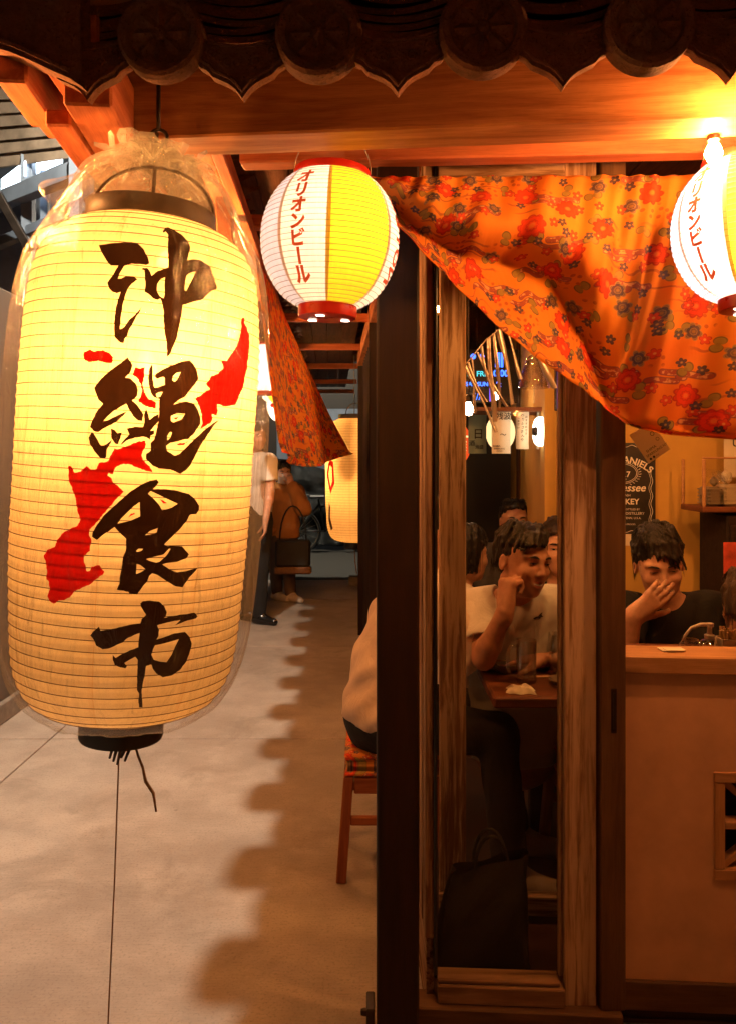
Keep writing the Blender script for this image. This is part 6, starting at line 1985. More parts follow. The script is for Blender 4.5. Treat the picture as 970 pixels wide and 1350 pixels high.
# ================================================================== stools
def stool(loc, label, cush="bingata_seat"):
    o = thing("stool", label, "stool", loc, group="flower-cushioned stools")
    W, D_, H_ = 0.36, 0.32, 0.345
    v, f, uv = [], [], []
    n = 20
    for top in (1, 0):
        for i in range(n + 1):
            for j in range(n + 1):
                u, w_ = i / n * 2 - 1, j / n * 2 - 1
                e_ = max(abs(u), abs(w_))
                rr = 1 - max(0, e_ - 0.82) / 0.18 * (1 - math.cos(max(0, e_ - 0.82) / 0.18 * math.pi / 2)) * 0.16
                z = (0.052 + 0.030 * math.sqrt(max(0, 1 - e_ ** 6))) if top else 0.0 + 0.020 * (1 - math.sqrt(max(0, 1 - e_ ** 8)))
                v.append((u * W / 2 * rr * 1.03, w_ * D_ / 2 * rr * 1.03, H_ + z)); uv.append((u * 0.2, w_ * 0.2))
    N1 = (n + 1) ** 2
    for i in range(n):
        for j in range(n):
            q = i * (n + 1) + j
            f.append((q, q + n + 1, q + n + 2, q + 1)); q += N1
            f.append((q, q + 1, q + n + 2, q + n + 1))
    rim = [i * (n + 1) for i in range(n + 1)] + [n * (n + 1) + j for j in range(1, n + 1)] + [i * (n + 1) + n for i in range(n - 1, -1, -1)] + [j for j in range(n - 1, 0, -1)]
    for a, b in zip(rim, rim[1:] + rim[:1]):
        f.append((a, b, b + N1, a + N1))
    mkobj("cushion", v, f, cush, o, True, uvs=uv)
    for sx in (-1, 1):
        for sy in (-1, 1):
            beam("leg", Vector(loc) + Vector((sx * (W / 2 - 0.005), sy * (D_ / 2 - 0.005), 0)), Vector(loc) + Vector((sx * (W / 2 - 0.03), sy * (D_ / 2 - 0.03), H_)), 0.034, 0.034, "stool_wood", o, up=(0, 1, 0), bev=0.003)
    for sy in (-1, 1):
        beam("apron", Vector(loc) + Vector((-W / 2 + 0.048, sy * (D_ / 2 - 0.03), H_ - 0.03)), Vector(loc) + Vector((W / 2 - 0.048, sy * (D_ / 2 - 0.03), H_ - 0.03)), 0.022, 0.055, "stool_wood", o)
        beam("stretcher", Vector(loc) + Vector((-W / 2 + 0.035, sy * (D_ / 2 - 0.018), 0.20)), Vector(loc) + Vector((W / 2 - 0.035, sy * (D_ / 2 - 0.018), 0.20)), 0.018, 0.03, "stool_wood", o)
    for sx in (-1, 1):
        beam("apron", Vector(loc) + Vector((sx * (W / 2 - 0.03), -D_ / 2 + 0.048, H_ - 0.03)), Vector(loc) + Vector((sx * (W / 2 - 0.03), D_ / 2 - 0.048, H_ - 0.03)), 0.022, 0.055, "stool_wood", o)
    return o
stool((0.085, 2.83, 0.0), "wooden stool with flowered cushion under the seated person beside the dark post")
stool((0.80, 2.70, 0.012), "wooden stool with flowered cushion pushed under the dining table")
# dark shopping bag on the floor behind the pane
rk = thing("tote_bag", "black slumped tote bag on the shop floor behind the glazed door", "bag", (0.31, 2.22, 0.013))
v, f = [], []
n, mm = 44, 22
for j in range(mm + 1):
    t = j / mm
    for i in range(n):
        a = i / n * math.tau
        ca, sa = math.cos(a), math.sin(a)
        sq = (abs(ca) ** 5 + abs(sa) ** 5) ** (-1 / 5)
        w_ = 0.135 - 0.035 * t + 0.006 * math.sin(7 * a + 9 * t); d_ = 0.075 - 0.050 * t ** 1.5 + 0.004 * math.sin(5 * a - 11 * t)
        lean = 0.03 * t * t
        v.append((ca * sq * w_ + lean, sa * sq * d_, 0.002 + 0.285 * t + 0.03 * t * ca + 0.006 * math.sin(3 * a) * t))
for j in range(mm):
    for i in range(n):
        f.append((j * n + i, j * n + (i + 1) % n, (j + 1) * n + (i + 1) % n, (j + 1) * n + i))
f.append(tuple(reversed(range(n))))
mkobj("bag_body", v, f, "bag_black", rk, True)
for s_ in (-1, 1):
    MB().tube([Vector((0.03 + 0.045 * math.cos(t), s_ * 0.022, 0.275 + 0.09 * math.sin(t))) for t in np.linspace(0, math.pi, 12)], 0.005, 6).build("handle", "bag_black", rk, smooth=True)

# ================================================================== counter things
cz = 0.876
def on_counter(px, d=0.06):
    d = d + 0.13
    X = (px - 485) / F * 2.17
    return Vector((X, fy(X) + d, cz))
pm = thing("pump_bottle", "glass sauce bottle with white bent pump spout on the counter", "bottle", on_counter(937, 0.07))
MB().lathe([(0.0001, 0.0), (0.022, 0.0), (0.024, 0.004), (0.024, 0.030), (0.016, 0.036), (0.010, 0.038)], 20).build("bottle_body", "mug_glass", pm, auto=45)
MB().lathe([(0.011, 0.0385), (0.0115, 0.046), (0.006, 0.048), (0.005, 0.062), (0.009, 0.063), (0.009, 0.070), (0.0001, 0.071)], 16).build("pump_collar", "straw_white", pm, auto=45)
MB().tube([(0.004, 0, 0.067), (-0.020, 0, 0.067), (-0.042, 0, 0.060), (-0.056, 0, 0.044), (-0.060, 0, 0.034)], [0.0042, 0.004, 0.0036, 0.0032, 0.003], 8).build("spout", "straw_white", pm, smooth=True)
jr = thing("condiment_jar", "small ribbed glass jar next to the pump bottle", "jar", on_counter(915, 0.085))
MB().lathe([(0.0001, 0.0), (0.022, 0.0), (0.025, 0.006), (0.025, 0.024), (0.019, 0.031), (0.019, 0.034), (0.016, 0.034), (0.016, 0.03), (0.0001, 0.006)], 20, cap=False).build("jar_wall", "mug_glass", jr, auto=45)
ch = thing("chopstick_box", "bundle of wooden chopsticks standing in a box on the counter", "chopsticks", on_counter(963, 0.075))
MB().box((-0.021, -0.022, 0), (0.055, -0.019, 0.040)).box((-0.021, 0.019, 0), (0.055, 0.022, 0.040)).box((-0.024, -0.022, 0), (-0.0212, 0.022, 0.040)).box((0.0552, -0.022, 0), (0.058, 0.022, 0.040)).build("box", "plastic_box", ch)
for k in range(34):
    x, y = random.uniform(-0.018, 0.052), random.uniform(-0.016, 0.016)
    MB().tube([(x * 0.9 + 0.001, y * 0.9, 0.001), (x + random.uniform(-0.004, 0.004), y + random.uniform(-0.003, 0.003), random.uniform(0.052, 0.064))], 0.0030, 5).build("stick", "chopstick_wood", ch)
for o_ in (pm, jr, ch): o_.scale = (1.2, 1.2, 1.35)
nk = thing("folded_napkin", "folded paper slip lying on the counter cap", "paper", Vector((0.775, fy(0.775) + 0.05, 0.9295)))
MB().box((-0.028, -0.02, 0.0), (0.028, 0.02, 0.0035), 0.001).box((-0.020, -0.024, 0.0036), (0.030, 0.012, 0.006), 0.001).build("sheet", "white_paper", nk)

# ================================================================== yellow wall: poster, flyer, shelf
def wallY(X): return 3.50 - 0.063 * (X - 0.83) - 0.03
xd = Vector((1, -0.063, 0)).normalized()
PX = 1.096
pc = Vector((PX, wallY(PX) - 0.006, 1.5 - (644 - 605) / F * 3.44 - 0.08))
PO = thing("whiskey_poster", "black whiskey poster with white lettering on the yellow wall", "poster", pc)
PW, PH = 0.142, 0.197
def pplane(x, y, d=0.0): return xd * x + Vector((0, -d, y))
MB().prism([(-PW, -PH), (PW, -PH), (PW, PH - 0.012), (PW - 0.014, PH), (-PW + 0.014, PH), (-PW, PH - 0.012)], lambda x, y, t: pplane(x, y, t), 0.004, 0.0).build("sheet", "poster_black", PO)
MB().prism([(-PW, -PH - 0.05), (PW, -PH - 0.05), (PW, -PH - 0.0005), (-PW, -PH - 0.0005)], lambda x, y, t: pplane(x, y, t), 0.003, 0.0).build("cream_strip", "white_paper", PO)
pcs = []
def arc_text(body, size, R0, yc, bold=0.0):
    v, f = text_geo(body, size, 'CENTER', bold=bold)
    return ([((R0 + p[1]) * math.sin(p[0] / R0), yc + (R0 + p[1]) * math.cos(p[0] / R0)) for p in v], f)
pcs.append(arc_text("JACK DANIELS", 0.040, 0.17, -0.058 - 0.000, 0.0008))
def tx(body, size, x, y, shear=0.0, bold=0.0):
    v, f = text_geo(body, size, 'CENTER', shear, bold)
    pcs.append(([(p[0] + x, p[1] + y) for p in v], f))
tx("Old", 0.022, -0.01, 0.086, 0.3); tx("No.7", 0.034, 0.0, 0.050, 0.0, 0.0005); tx("BRAND", 0.011, 0.0, 0.036)
tx("Tennessee", 0.046, 0.0, -0.012, 0.25, 0.0006); tx("SOUR MASH", 0.013, 0.0, -0.034); tx("WHISKEY", 0.034, 0.0, -0.068, 0, 0.0008)
tx("DISTILLED AND BOTTLED BY", 0.0115, 0.0, -0.094); tx("DISTILLERY", 0.016, 0.055, -0.113); tx("TENNESSEE, FIFTEEN USA" if False else "TENN. U.S.A.", 0.013, 0.045, -0.132); tx("(US PROOF)", 0.010, 0.03, -0.158)
for pc_ in pcs:
    decal("printed_line", [pc_], lambda x, y: pplane(x, y, 0.0052), "print_white", PO)
orn = MB()
for (rx, ry) in ((0.062, 0.040), (0.068, 0.046)):
    orn.tube([pplane(rx * math.cos(t), 0.066 + ry * math.sin(t), 0.0045) for t in np.linspace(0, math.tau, 40)], 0.0011, 4, cap=False)
for s_ in (-1, 1):
    orn.tube([pplane(s_ * (0.126 + 0.004 * math.sin(t * 26)), -0.18 + 0.27 * t, 0.0045) for t in np.linspace(0, 1, 60)], 0.0012, 4)
    orn.tube([pplane(s_ * (0.118 + 0.004 * math.cos(t * 22)), -0.17 + 0.24 * t, 0.0045) for t in np.linspace(0, 1, 60)], 0.0009, 4)
    for q in range(14):
        a = 0.2 + q * 0.2
        orn.tube([pplane(s_ * 0.073 * math.cos(a - 1.3), 0.066 + 0.051 * math.sin(a - 1.3), 0.0045), pplane(s_ * 0.082 * math.cos(a - 1.25), 0.066 + 0.058 * math.sin(a - 1.25), 0.0045)], 0.0016, 4)
for y in (-0.186, 0.183):
    orn.tube([pplane(-0.115 + 0.23 * t, y + 0.004 * math.sin(t * 30), 0.0045) for t in np.linspace(0, 1, 60)], 0.0012, 4)
orn.build("ornament", "print_white", PO)
# flyer dangling from the cloth hem
FL = thing("paper_flyer", "cream paper flyer hanging askew below the flowered cloth", "flyer", at(857, 584, 1.99))
fx = Vector((math.cos(-0.61), 0.05, -math.sin(-0.61))).normalized(); fx = Vector((0.82, 0.02, 0.57 - 0.02)).normalized(); fyv = Vector((-0.55, 0.03, 0.82)).normalized()
flp = [(-0.033, -0.040), (0.032, -0.040), (0.032, 0.045), (-0.033, 0.045)]
MB().prism(flp, lambda x, y, t: fx * x + fyv * y + Vector((0, t, 0)), 0.0, 0.001).build("sheet", "flyer_paper", FL)
flat_text("print", [("SHIMA", 0.010, -0.022, -0.016, 'LEFT', {}), ("SPARKLING NY", 0.009, -0.028, -0.026, 'LEFT', {}), ("● ● ◦◦", 0.008, -0.026, -0.036, 'LEFT', {}), ("○", 0.014, 0.016, 0.012, 'CENTER', {}), ("○", 0.012, 0.020, -0.005, 'CENTER', {})], FL.location.copy(), fx, fyv, "ink", FL, 0.0008)
# wall shelf with boxes behind a clear front
SH = thing("wall_shelf", "wooden wall shelf with clear front beside the yellow wall", "shelf", at(955, 668, 3.10))
def sbox(nm, lo, hi, m, bev=0.003): MB().box(lo, hi, bev).build(nm, m, SH)
sbox("shelf_board", (-0.095, -0.02, -0.022), (0.45, 0.20, 0.0), "table_wood")
sbox("corner_strip", (-0.093, -0.018, 0.0005), (-0.081, -0.006, 0.185), "cap_wood")
sbox("back_strip", (-0.093, 0.185, 0.0005), (-0.081, 0.197, 0.185), "cap_wood")
sbox("top_strip", (-0.0935, -0.017, 0.1855), (0.45, -0.007, 0.194), "cap_wood")
MB().box((-0.0805, -0.013, 0.001), (0.45, -0.010, 0.185)).build("glass_front", "window_glass", SH)
for k, (x0, x1, h_) in enumerate(((-0.055, -0.005, 0.075), (0.008, 0.16, 0.085))):
    o = thing("plastic_basket", ["small brown basket on the wall shelf", "cream ribbed basket on the wall shelf"][k], "basket", SH.location + Vector(((x0 + x1) / 2, 0.07, 0.0005)))
    hw = (x1 - x0) / 2
    b_ = MB().box((-hw, -0.05, 0), (hw, 0.05, h_), 0.008)
    for q in range(5):
        b_.box((-hw - 0.002, -0.0525, 0.008 + q * h_ / 5.5), (hw + 0.002, 0.0525, 0.013 + q * h_ / 5.5))
    b_.build("basket_wall", ["ceramic", "plastic_box"][k], o)
wr_ = MB()
for k in range(14):
    c = Vector((random.uniform(-0.05, 0.06), random.uniform(0.05, 0.1), random.uniform(0.088, 0.13)))
    t1 = Vector((random.uniform(-1, 1), random.uniform(-1, 1), random.uniform(-1, 1))) * 0.03; t2 = Vector((random.uniform(-1, 1), random.uniform(-1, 1), random.uniform(-1, 1))) * 0.03
    wr_.raw([c - t1, c + t2, c + t1, c - t2], [(0, 1, 2, 3)])
bgp = thing("wrapped_packets", "crumpled clear bags of supplies heaped on the wall shelf baskets", "packets", SH.location + Vector((0, 0, 0)))
wr_.build("film", "clear_plastic", bgp)
MB().box((0.02, 0.06, 0.088), (0.06, 0.09, 0.14), 0.012).build("packet", "white_paper", bgp)
MB().box((-0.03, 0.05, 0.077), (0.0, 0.08, 0.115), 0.012).build("packet", "ceramic", bgp)
pst = thing("wall_notice", "pale printed notice above the wall shelf", "notice", at(962, 588, 3.32))
MB().box((-0.025, 0, -0.13), (0.12, 0.004, 0.13)).build("sheet", "white_paper", pst)
flat_text("print", [("め", 0.06, 0.025, 0.06, 'CENTER', {}), ("し", 0.06, 0.025, 0.0, 'CENTER', {})], pst.location + Vector((0, -0.001, 0)), (1, 0, 0), (0, 0, 1), "ink", pst)
cab = thing("dark_cabinet", "dark cabinet below the wall shelf", "cabinet", (1.62, 3.2, 0.012))
MB().box((-0.225, -0.10, 0.0), (0.6, 0.16, 1.19), 0.006).build("carcass", "dark_plank", cab)
for x in (0.0, 0.3):
    MB().box((x - 0.215, -0.118, 0.05), (x + 0.075, -0.1005, 1.15), 0.004).build("cabinet_door", "dark_plank", cab)
mn = thing("red_menu", "red printed menu standing at the counter end", "menu", at(966, 765, 2.95))
MB().box((-0.035, 0, -0.02), (0.12, 0.006, 0.14), 0.001).build("card", "red_print", mn)
bk = thing("back_table", "low table with plates behind the man in black", "table", (1.40, 2.98, 0.012))
MB().box((-0.06, -0.12, 0.858), (0.5, 0.12, 0.885), 0.004).build("table_top", "table_wood", bk)
MB().box((0.05, -0.03, 0.0), (0.11, 0.03, 0.8575), 0.004).build("leg", "dark_plank", bk)
for k in range(2):
    o = thing("plate", ["upper plate stacked behind the man in black", "lower plate stacked behind the man in black"][1 - k], "plate", (1.385, 2.93, 0.8975 + k * 0.012))
    MB().lathe([(0.0001, 0.0), (0.035, 0.0), (0.065, 0.009), (0.064, 0.011), (0.034, 0.003), (0.0001, 0.003)], 28, cap=False).build("plate_body", "print_white", o, auto=50)

# ================================================================== back room: papers, lanterns, sconce, streamers, signs
def slip(px0, px1, py0, py1, Y, m, label, lines=(), tiltz=0.0):
    c = at((px0 + px1) / 2, py0, Y)
    wd, hg = (px1 - px0) / F * Y, (py1 - py0) / F * Y
    o = thing("menu_slip", label, "paper", c, (0, tiltz, 0), group="paper menu slips on the rail")
    v, f = [], []
    n = 8
    for i in range(n + 1):
        z = -hg * i / n
        y = 0.012 * math.sin(i / n * 2.5)
        v += [(-wd / 2, y, z), (wd / 2, y + 0.004, z), (-wd / 2, y + 0.001, z), (wd / 2, y + 0.005, z)]
    for i in range(n):
        a = 4 * i
        f += [(a, a + 4, a + 5, a + 1), (a + 2, a + 3, a + 7, a + 6), (a, a + 2, a + 6, a + 4), (a + 1, a + 5, a + 7, a + 3)]
    mkobj("sheet", v, f, m, o, True)
    if lines:
        pcs = []
        for body, size, x, y in lines:
            v_, f_ = text_geo(body, size, 'CENTER', bold=size * 0.012)
            pcs.append(([(p[0] + x * wd, p[1] + y * hg) for p in v_], f_))
        decal("writing", pcs, lambda x, y: Vector((x, -0.003 + 0.012 * math.sin(max(0, -y / hg) * 2.5) + 0.0, y)), "ink", o, (1.0, hg / 8))
    return o
slip(617, 641, 543, 598, 4.0, "green_paper", "grey-green paper slip on the rail with a printed bottle picture", [("日", 0.055, 0.05, -0.62), ("酒", 0.03, -0.3, -0.80), ("泡盛", 0.022, 0.1, -0.88)])
slip(648, 673, 543, 598, 3.7, "white_paper", "cream paper slip headed with two bold characters on the rail", [("残波", 0.036, 0.1, -0.17), ("SHIMA", 0.012, -0.25, -0.84), ("SPARKLING", 0.010, -0.1, -0.90), ("○○○", 0.010, -0.1, -0.96), ("〜", 0.03, 0.1, -0.6)])
slip(680, 697, 543, 592, 3.75, "white_paper", "narrow cream slip covered in handwritten columns on the rail", [(ch_, 0.016, -0.02 + 0.05 * (i % 2), -0.12 - 0.11 * i) for i, ch_ in enumerate("わりふさきんや")] + [(ch_, 0.012, 0.28, -0.16 - 0.09 * i) for i, ch_ in enumerate("おすすめです")] + [(ch_, 0.012, -0.32, -0.18 - 0.09 * i) for i, ch_ in enumerate("しまざけ")])
slip(707, 718, 541, 592, 3.8, "white_paper", "cream slip half behind the round wall lamp", [("飯", 0.02, 0, -0.1)])
rl = thing("menu_rail", "thin rail carrying the paper menu slips across the back room", "rail", at(660, 543, 3.85))
MB().box((-0.25, -0.17, -0.006), (0.33, 0.17, 0.012)).build("rail_board", "table_wood", rl)
for s_ in (-0.2, 0.28):
    MB().tube([(s_, 0, 0.01), (s_, 0, 1.0)], 0.003, 6).build("hanger_wire", "wire", rl)
def glow_lantern(px, py, Y, rx, rz_, m, label, glyph=None):
    o = thing("small_lantern", label, "lantern", at(px, py, Y), group="small red and cream lanterns in the back room")
    pr = [(rx * math.sqrt(max(0.12, 1 - (z / rz_) ** 2 * 0.85)), z) for z in np.linspace(-rz_, rz_, 25)]
    v, f, uv, rb = lantern_paper(pr, 14, 40, 0.001, 0.0)
    mkobj("paper_shade", v, f, m, o, True, uvs=uv)
    MB().lathe([(0.0001, rz_), (rx * 0.45, rz_), (rx * 0.45, rz_ + 0.015), (0.0001, rz_ + 0.015)], 20).lathe([(0.0001, -rz_ - 0.015), (rx * 0.45, -rz_ - 0.015), (rx * 0.45, -rz_), (0.0001, -rz_)], 20).build("rings", "black_lacquer", o, auto=40)
    MB().tube([(0, 0, rz_ + 0.01), (0, 0, rz_ + 0.6)], 0.002, 5).build("cord", "dark_metal", o)
    if glyph:
        v_, f_ = text_geo(glyph, rx * 1.5, 'CENTER', bold=0.003)
        decal("glyph", [([(p[0], p[1] - rx * 0.5) for p in v_], f_)], lambda x, y: Vector((x, -math.sqrt(max(0.0001, (prof_interp(pr, y) + 0.003) ** 2 - x * x)), y)), "cream_paper_glow" if "red" in m else "ink", o, (0.02, 0.02))
    return o
glow_lantern(606, 585, 4.4, 0.06, 0.10, "red_paper_glow", "small red lantern at the left end of the back room rail", "酒")
glow_lantern(659, 570, 4.6, 0.085, 0.10, "cream_paper_glow", "cream lantern glowing behind the two-character slip")
glow_lantern(703, 566, 4.5, 0.060, 0.085, "red_paper_glow", "red lantern with a pale character beside the round wall lamp", "壱")
sco = thing("wall_sconce", "round white glowing wall lamp on the yellow side wall", "lamp", at(734, 569, 3.66))
MB().lathe([(0.0001, -0.004), (0.074, -0.002), (0.076, -0.014), (0.060, -0.020), (0.0001, -0.020)], 32, axis='X', cap=False).build("back_plate", "brass", sco, auto=45)
MB().lathe([(0.055, -0.0205), (0.067, -0.022), (0.0685, -0.086), (0.062, -0.098), (0.040, -0.100), (0.0001, -0.100)], 36, axis='X', cap=False).build("opal_shade", "sconce_glow", sco, auto=45)
MB().lathe([(0.0001, -0.118), (0.018, -0.115), (0.022, -0.104), (0.022, -0.1005)], 24, axis='X', cap=False).build("finial", "dark_metal", sco, auto=45)
sco.rotation_euler = (0, 0, 0.12)
for k, (px, py, Y, m, w_) in enumerate(((738, 625, 3.5, "white_paper", 0.08), (712, 635, 4.4, "white_paper", 0.07))):
    c = at(px, py, Y)
    o = thing("wall_print", ["black-and-white print on the yellow side wall below the round lamp", "small print further along the yellow side wall"][k], "print", c)
    MB().box((-0.004, -w_ * 1.6, -0.12), (0.0, w_ * 1.6, 0.12)).build("sheet", m, o)
    s_ = MB()
    for q in range(6):
        s_.tube([(-0.0055, random.uniform(-w_, w_), -0.1 + 0.03 * q), (-0.0055, random.uniform(-w_, w_), -0.06 + 0.03 * q)], 0.006, 5)
    s_.build("drawing", "ink", o)
    o.rotation_euler = (0, 0, -0.12)
# streamers
ST = thing("streamer_garland", "silver ribbon streamers hanging from a string behind the glass", "streamer", at(640, 440, 2.62))
def sp(px, py, d=0.0): return at(px, py, 2.62 + d) - ST.location
MB().tube([sp(606, 488), sp(622, 470), sp(640, 448), (sp(655, 436)), sp(672, 420), sp(700, 400)], 0.0022, 6).build("string", "silver_ribbon", ST, smooth=True)
RB = [((612, 482), (655, 570), 6), ((620, 472), (628, 545), 4), ((627, 464), (668, 536), 5), ((634, 456), (648, 520), 4), ((645, 445), (650, 556), 7), ((652, 439), (657, 538), 5), ((657, 434), (676, 533), 8), ((664, 428), (688, 500), 6), ((698, 440), (732, 512), 9), ((616, 478), (640, 530), 4)]
for i, ((x0, y0), (x1, y1), w_) in enumerate(RB):
    v, f = [], []
    n = 16; wd = w_ / F * 2.62 / 2
    for k in range(n + 1):
        s_ = k / n
        p = sp(x0 + (x1 - x0) * s_ + 2.0 * math.sin(s_ * 4 + i), y0 + (y1 - y0) * s_ ** 0.95, 0.03 * (i % 3))
        tw = math.sin(s_ * 2.6 + i) * 0.9
        ax = Vector((math.cos(tw), math.sin(tw), 0.1)) * wd
        v += [p - ax, p + ax, p - ax + Vector((0, 0.0006, 0)), p + ax + Vector((0, 0.0006, 0))]
    for k in range(n):
        a = 4 * k
        f += [(a, a + 4, a + 5, a + 1), (a + 2, a + 3, a + 7, a + 6), (a, a + 2, a + 6, a + 4), (a + 1, a + 5, a + 7, a + 3)]
    mkobj("ribbon", v, f, "silver_ribbon", ST, True)
bell = thing("glass_bell", "clear glass bell chime with a paper tag behind the cloth hem", "chime", at(703, 512, 2.95))
kk = 2.95 / F
MB().lathe([(19 * kk, 0.0), (20 * kk, 1 * kk), (18.0 * kk, 12 * kk), (14 * kk, 26 * kk), (11 * kk, 34 * kk), (10 * kk, 39 * kk), (6 * kk, 43 * kk), (0.0001, 45 * kk)], 32, cap=False).lathe([(18.4 * kk, 1 * kk), (16.5 * kk, 12 * kk), (12.8 * kk, 26 * kk), (9.5 * kk, 35 * kk), (0.0001, 42 * kk)], 32, cap=False).build("glass_bell_body", "mug_glass", bell, auto=60)
MB().lathe([(0.0001, 42 * kk), (3 * kk, 44 * kk), (3 * kk, 50 * kk), (0.0001, 51 * kk)], 12).tube([(0, 0, 50 * kk), (0, 0, 0.9)], 0.0015, 5).build("cap", "brass", bell)
MB().box((-0.003, 0, -0.055), (0.003, 0.0008, -0.002)).build("tag", "white_paper", bell)
# LED message boards
ld = thing("led_sign", "blue and green illuminated message board hanging at the back of the room", "sign", at(640, 495, 4.9))
MB().box((-0.20, 0.0, -0.17), (0.20, 0.03, 0.16), 0.004).build("panel", "black_lacquer", ld)
def ledtext(lines, m): flat_text("lit_text", lines, ld.location + Vector((0, -0.001, 0)), (1, 0, 0), (0, 0, 1), m, ld, 0.002)
ledtext([("● ●", 0.045, -0.10, 0.10, 'LEFT', {}), ("0:00", 0.055, 0.045, -0.005, 'LEFT', dict(bold=0.002)), ("0:", 0.05, 0.06, -0.07, 'LEFT', {}), ("SAT SUN", 0.035, -0.125, -0.065, 'LEFT', dict(bold=0.001)), ("///", 0.06, -0.08, -0.15, 'LEFT', {})], "neon_blue")
ledtext([("7)", 0.05, -0.12, -0.005, 'LEFT', {}), ("FRI", 0.045, -0.06, -0.005, 'LEFT', dict(bold=0.001))], "neon_cyan")
MB().box((0.055, -0.004, 0.05), (0.105, -0.001, 0.14)).build("lit_block", "neon_blue", ld)
MB().box((0.02, -0.004, -0.16), (0.03, -0.001, 0.14)).build("lit_bar", "neon_violet", ld)
vs_ = thing("violet_screen", "violet lit screen on the side wall above the round lamp", "screen", at(741, 502, 3.45))
MB().box((-0.03, 0.0, -0.13), (0.09, 0.03, 0.13), 0.004).build("case", "black_lacquer", vs_)
MB().box((-0.024, -0.003, -0.12), (0.085, -0.0005, 0.12)).build("screen", "neon_violet", vs_)
# bulbs inside, partly seen between the ribbons, and pendant lamps over the tables
bare_bulb(at(617, 541, 3.3), "bright bare bulb in the back room beside the grey-green slip", "bulb_inside", 0.022, 0.9)
bare_bulb(at(653, 522, 4.3), "bright bare bulb shining between the silver ribbons", "bulb_inside", 0.022, 0.9)
bare_bulb(at(628, 518, 5.2), "bare bulb near the message board at the back of the room", "bulb_inside", 0.020, 0.9)
def pendant(loc, label, m="pendant_glow"):
    o = thing("pendant_lamp", label, "lamp", loc, group="pendant lamps over the tables")
    MB().lathe([(0.02, 0.12), (0.05, 0.11), (0.13, 0.02), (0.14, 0.0), (0.135, 0.0), (0.045, 0.105)], 28, cap=False).build("shade", "brass", o, auto=50)
    MB().lathe([(0.0001, -0.012), (0.022, -0.004), (0.030, 0.02), (0.020, 0.05), (0.012, 0.07)], 18, cap=False).build("bulb", m, o, smooth=True)
    MB().tube([(0, 0, 0.11), (0, 0, 0.9)], 0.003, 6).build("cord", "dark_metal", o)
emit("pendant_glow", (1.0, 0.44, 0.12), 420.0)
pendant((0.60, 2.20, 1.93), "brass pendant lamp over the dining table behind the cloth")
pendant((0.43, 2.80, 2.16), "brass pendant lamp hanging over the stool side of the table")  # extra lamp out of view, added to light cloth and room from inside
pendant((0.98, 2.20, 1.93), "brass pendant lamp above the man in black behind the cloth")  # lamp hidden by the cloth, added to brighten the man in black
pendant((0.35, 4.2, 2.2), "brass pendant lamp over the back tables")

# bird mark laid onto the T-shirt
from mathutils.bvhtree import BVHTree
shirt = [c for c in man1.children if c.name.startswith("shirt")][0]
bvh = BVHTree.FromPolygons([v.co[:] for v in shirt.data.vertices], [p.vertices[:] for p in shirt.data.polygons])
mb = man1.location
for v in BIRD.data.vertices:
    x, z = v.co.x, v.co.z
    px, py = 710 + x * F / 2.5 * 0.95, 813 - z * F / 2.5 * 0.95
    o_ = Vector((0, 0, CAMH)) - mb
    d_ = (at(px, py, 1) - Vector((0, 0, CAMH))).normalized()
    hit = bvh.ray_cast(o_, d_)
    v.co = (hit[0] - d_ * 0.003) if hit[0] is not None else (at(px, py, 2.5) - mb)

# ================================================================== far end of the corridor
FB = thing("far_shed", "dark shed wall closing the view at the end of the corridor", "wall", (-0.4, 14.0, 0))
MB().box((-3.4, 0.0, -0.012), (3.0, 0.2, 3.6), 0.01).build("wall_panel", "black_wall", FB)
MB().box((-1.2, -0.03, 0.0), (0.6, -0.0005, 2.3), 0.01).build("shutter", "steel_blue", FB)
def tarp():
    v, f = [], []
    n, mm = 40, 26
    for i in range(n + 1):
        for j in range(mm + 1):
            u, t = i / n, j / mm
            x = -2.0 + 2.35 * u
            z = 1.32 * (1 - t) + 0.06 * t
            y = 12.9 - 0.35 * t + 0.09 * math.sin(u * 19 + t * 5) * t + 0.05 * math.sin(u * 41 - t * 9) + 0.06 * math.sin(t * 14 + u * 6)
            v.append((x, y, z + 0.10 * math.sin(u * 7) * (1 - t)))
    for i in range(n):
        for j in range(mm):
            q = i * (mm + 1) + j; f.append((q, q + 1, q + mm + 2, q + mm + 1))
    return v, f
tv, tf = tarp()
tp = mkobj("tarpaulin", tv, tf, "black_tarp", None, True)
md = tp.modifiers.new("thickness", 'SOLIDIFY'); md.thickness = 0.004
tag(tp, "crumpled glossy black tarpaulin behind the bicycle at the corridor's end", "tarpaulin")
BK = thing("bicycle", "black bicycle leaning by the tarpaulin at the corridor's end", "bicycle", (-1.05, 12.1, -0.012), (0, 0, 0.05))
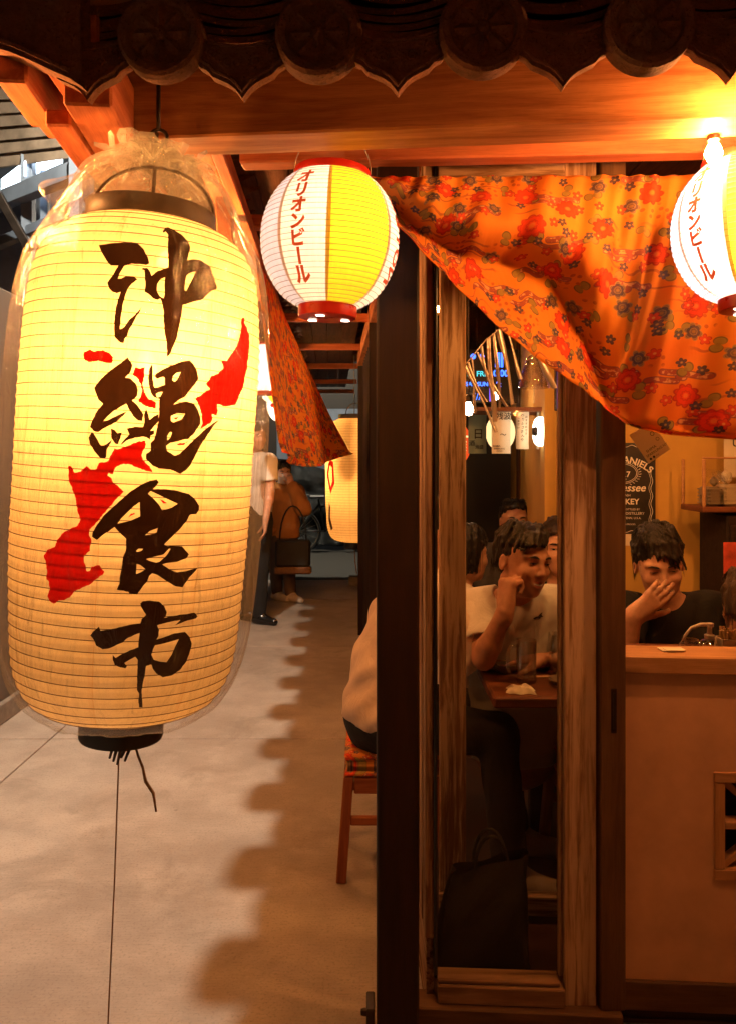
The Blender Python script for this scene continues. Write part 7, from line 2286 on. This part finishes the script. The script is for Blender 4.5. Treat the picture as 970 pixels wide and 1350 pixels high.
def wheel(x):
    w_ = empty("wheel", (x, 0, 0.33), parent=BK)
    m = MB(); m.tube([Vector((0.325 * math.cos(a), 0, 0.325 * math.sin(a))) for a in np.linspace(0, math.tau, 41)], 0.017, 6, cap=False); m.build("tyre", "tyre", w_, smooth=True)
    m = MB(); m.tube([Vector((0.300 * math.cos(a), 0, 0.300 * math.sin(a))) for a in np.linspace(0, math.tau, 41)], 0.009, 5, cap=False); m.build("rim", "wire", w_, smooth=True)
    m = MB()
    for k in range(18): m.tube([(0, 0.02 * (-1) ** k, 0), (0.3 * math.cos(k * math.tau / 18), 0, 0.3 * math.sin(k * math.tau / 18))], 0.0018, 4)
    m.lathe([(0.0001, -0.03), (0.02, -0.03), (0.02, 0.03), (0.0001, 0.03)], 10, axis='Y'); m.build("spokes", "wire", w_)
wheel(0.0); wheel(1.02)
fr = MB()
for a, b in (((0, 0, .33), (0.40, 0, .33)), ((0.40, 0, .33), (0.30, 0, .82)), ((0.40, 0, .33), (0.85, 0, .72)), ((0.32, 0, .70), (0.84, 0, .76)), ((0, 0, .33), (0.31, 0, .74)), ((0.83, 0, .80), (1.02, 0, .33)), ((0.83, 0, .68), (0.80, 0, .95))):
    fr.tube([a, b], 0.016, 8)
fr.build("frame", "bike_black", BK, smooth=True)
MB().tube([(0.72, -0.26, .98), (0.80, -0.22, .99), (0.80, 0, .96), (0.80, 0.22, .99), (0.72, 0.26, .98)], 0.013, 8).build("handlebar", "wire", BK, smooth=True)
MB().box((0.16, -0.07, 0.83), (0.40, 0.07, 0.88), 0.02).build("saddle", "bike_black", BK)
MB().box((0.84, -0.16, 0.72), (1.14, 0.16, 0.95), 0.02).build("basket", "dark_metal", BK)

# ================================================================== unseen stall added behind the viewer so its lanterns light this front
OS = thing("opposite_stall", "lantern-hung timber frame of the stall facing the shop front", "stall", (0.9, -2.0, 0.0))
for x in (-0.9, 1.6):
    beam("post", (0.9 + x, -2.0, 0.0), (0.9 + x, -2.0, 2.6), 0.1, 0.1, "dark_post", OS, up=(0, 1, 0))
beam("beam", (-0.4, -2.0, 2.66), (3.0, -2.0, 2.66), 0.1, 0.12, "beam_wood", OS)
beam("awning_board", (-0.4, -2.15, 2.74), (3.0, -2.15, 2.74), 0.5, 0.02, "ceiling_board", OS)
for k, x in enumerate((0.35, 1.1, 1.9)):
    round_lantern((x, -1.95, 1.74), 0.5 * k, ["round lantern hanging nearest the inner post of the opposite stall", "middle round lantern on the opposite stall beam", "round lantern hanging at the outer end of the opposite stall"][k], 1.0, FILL_POWER, False, group="opposite stall lanterns", color=(1.0, 0.31, 0.065))
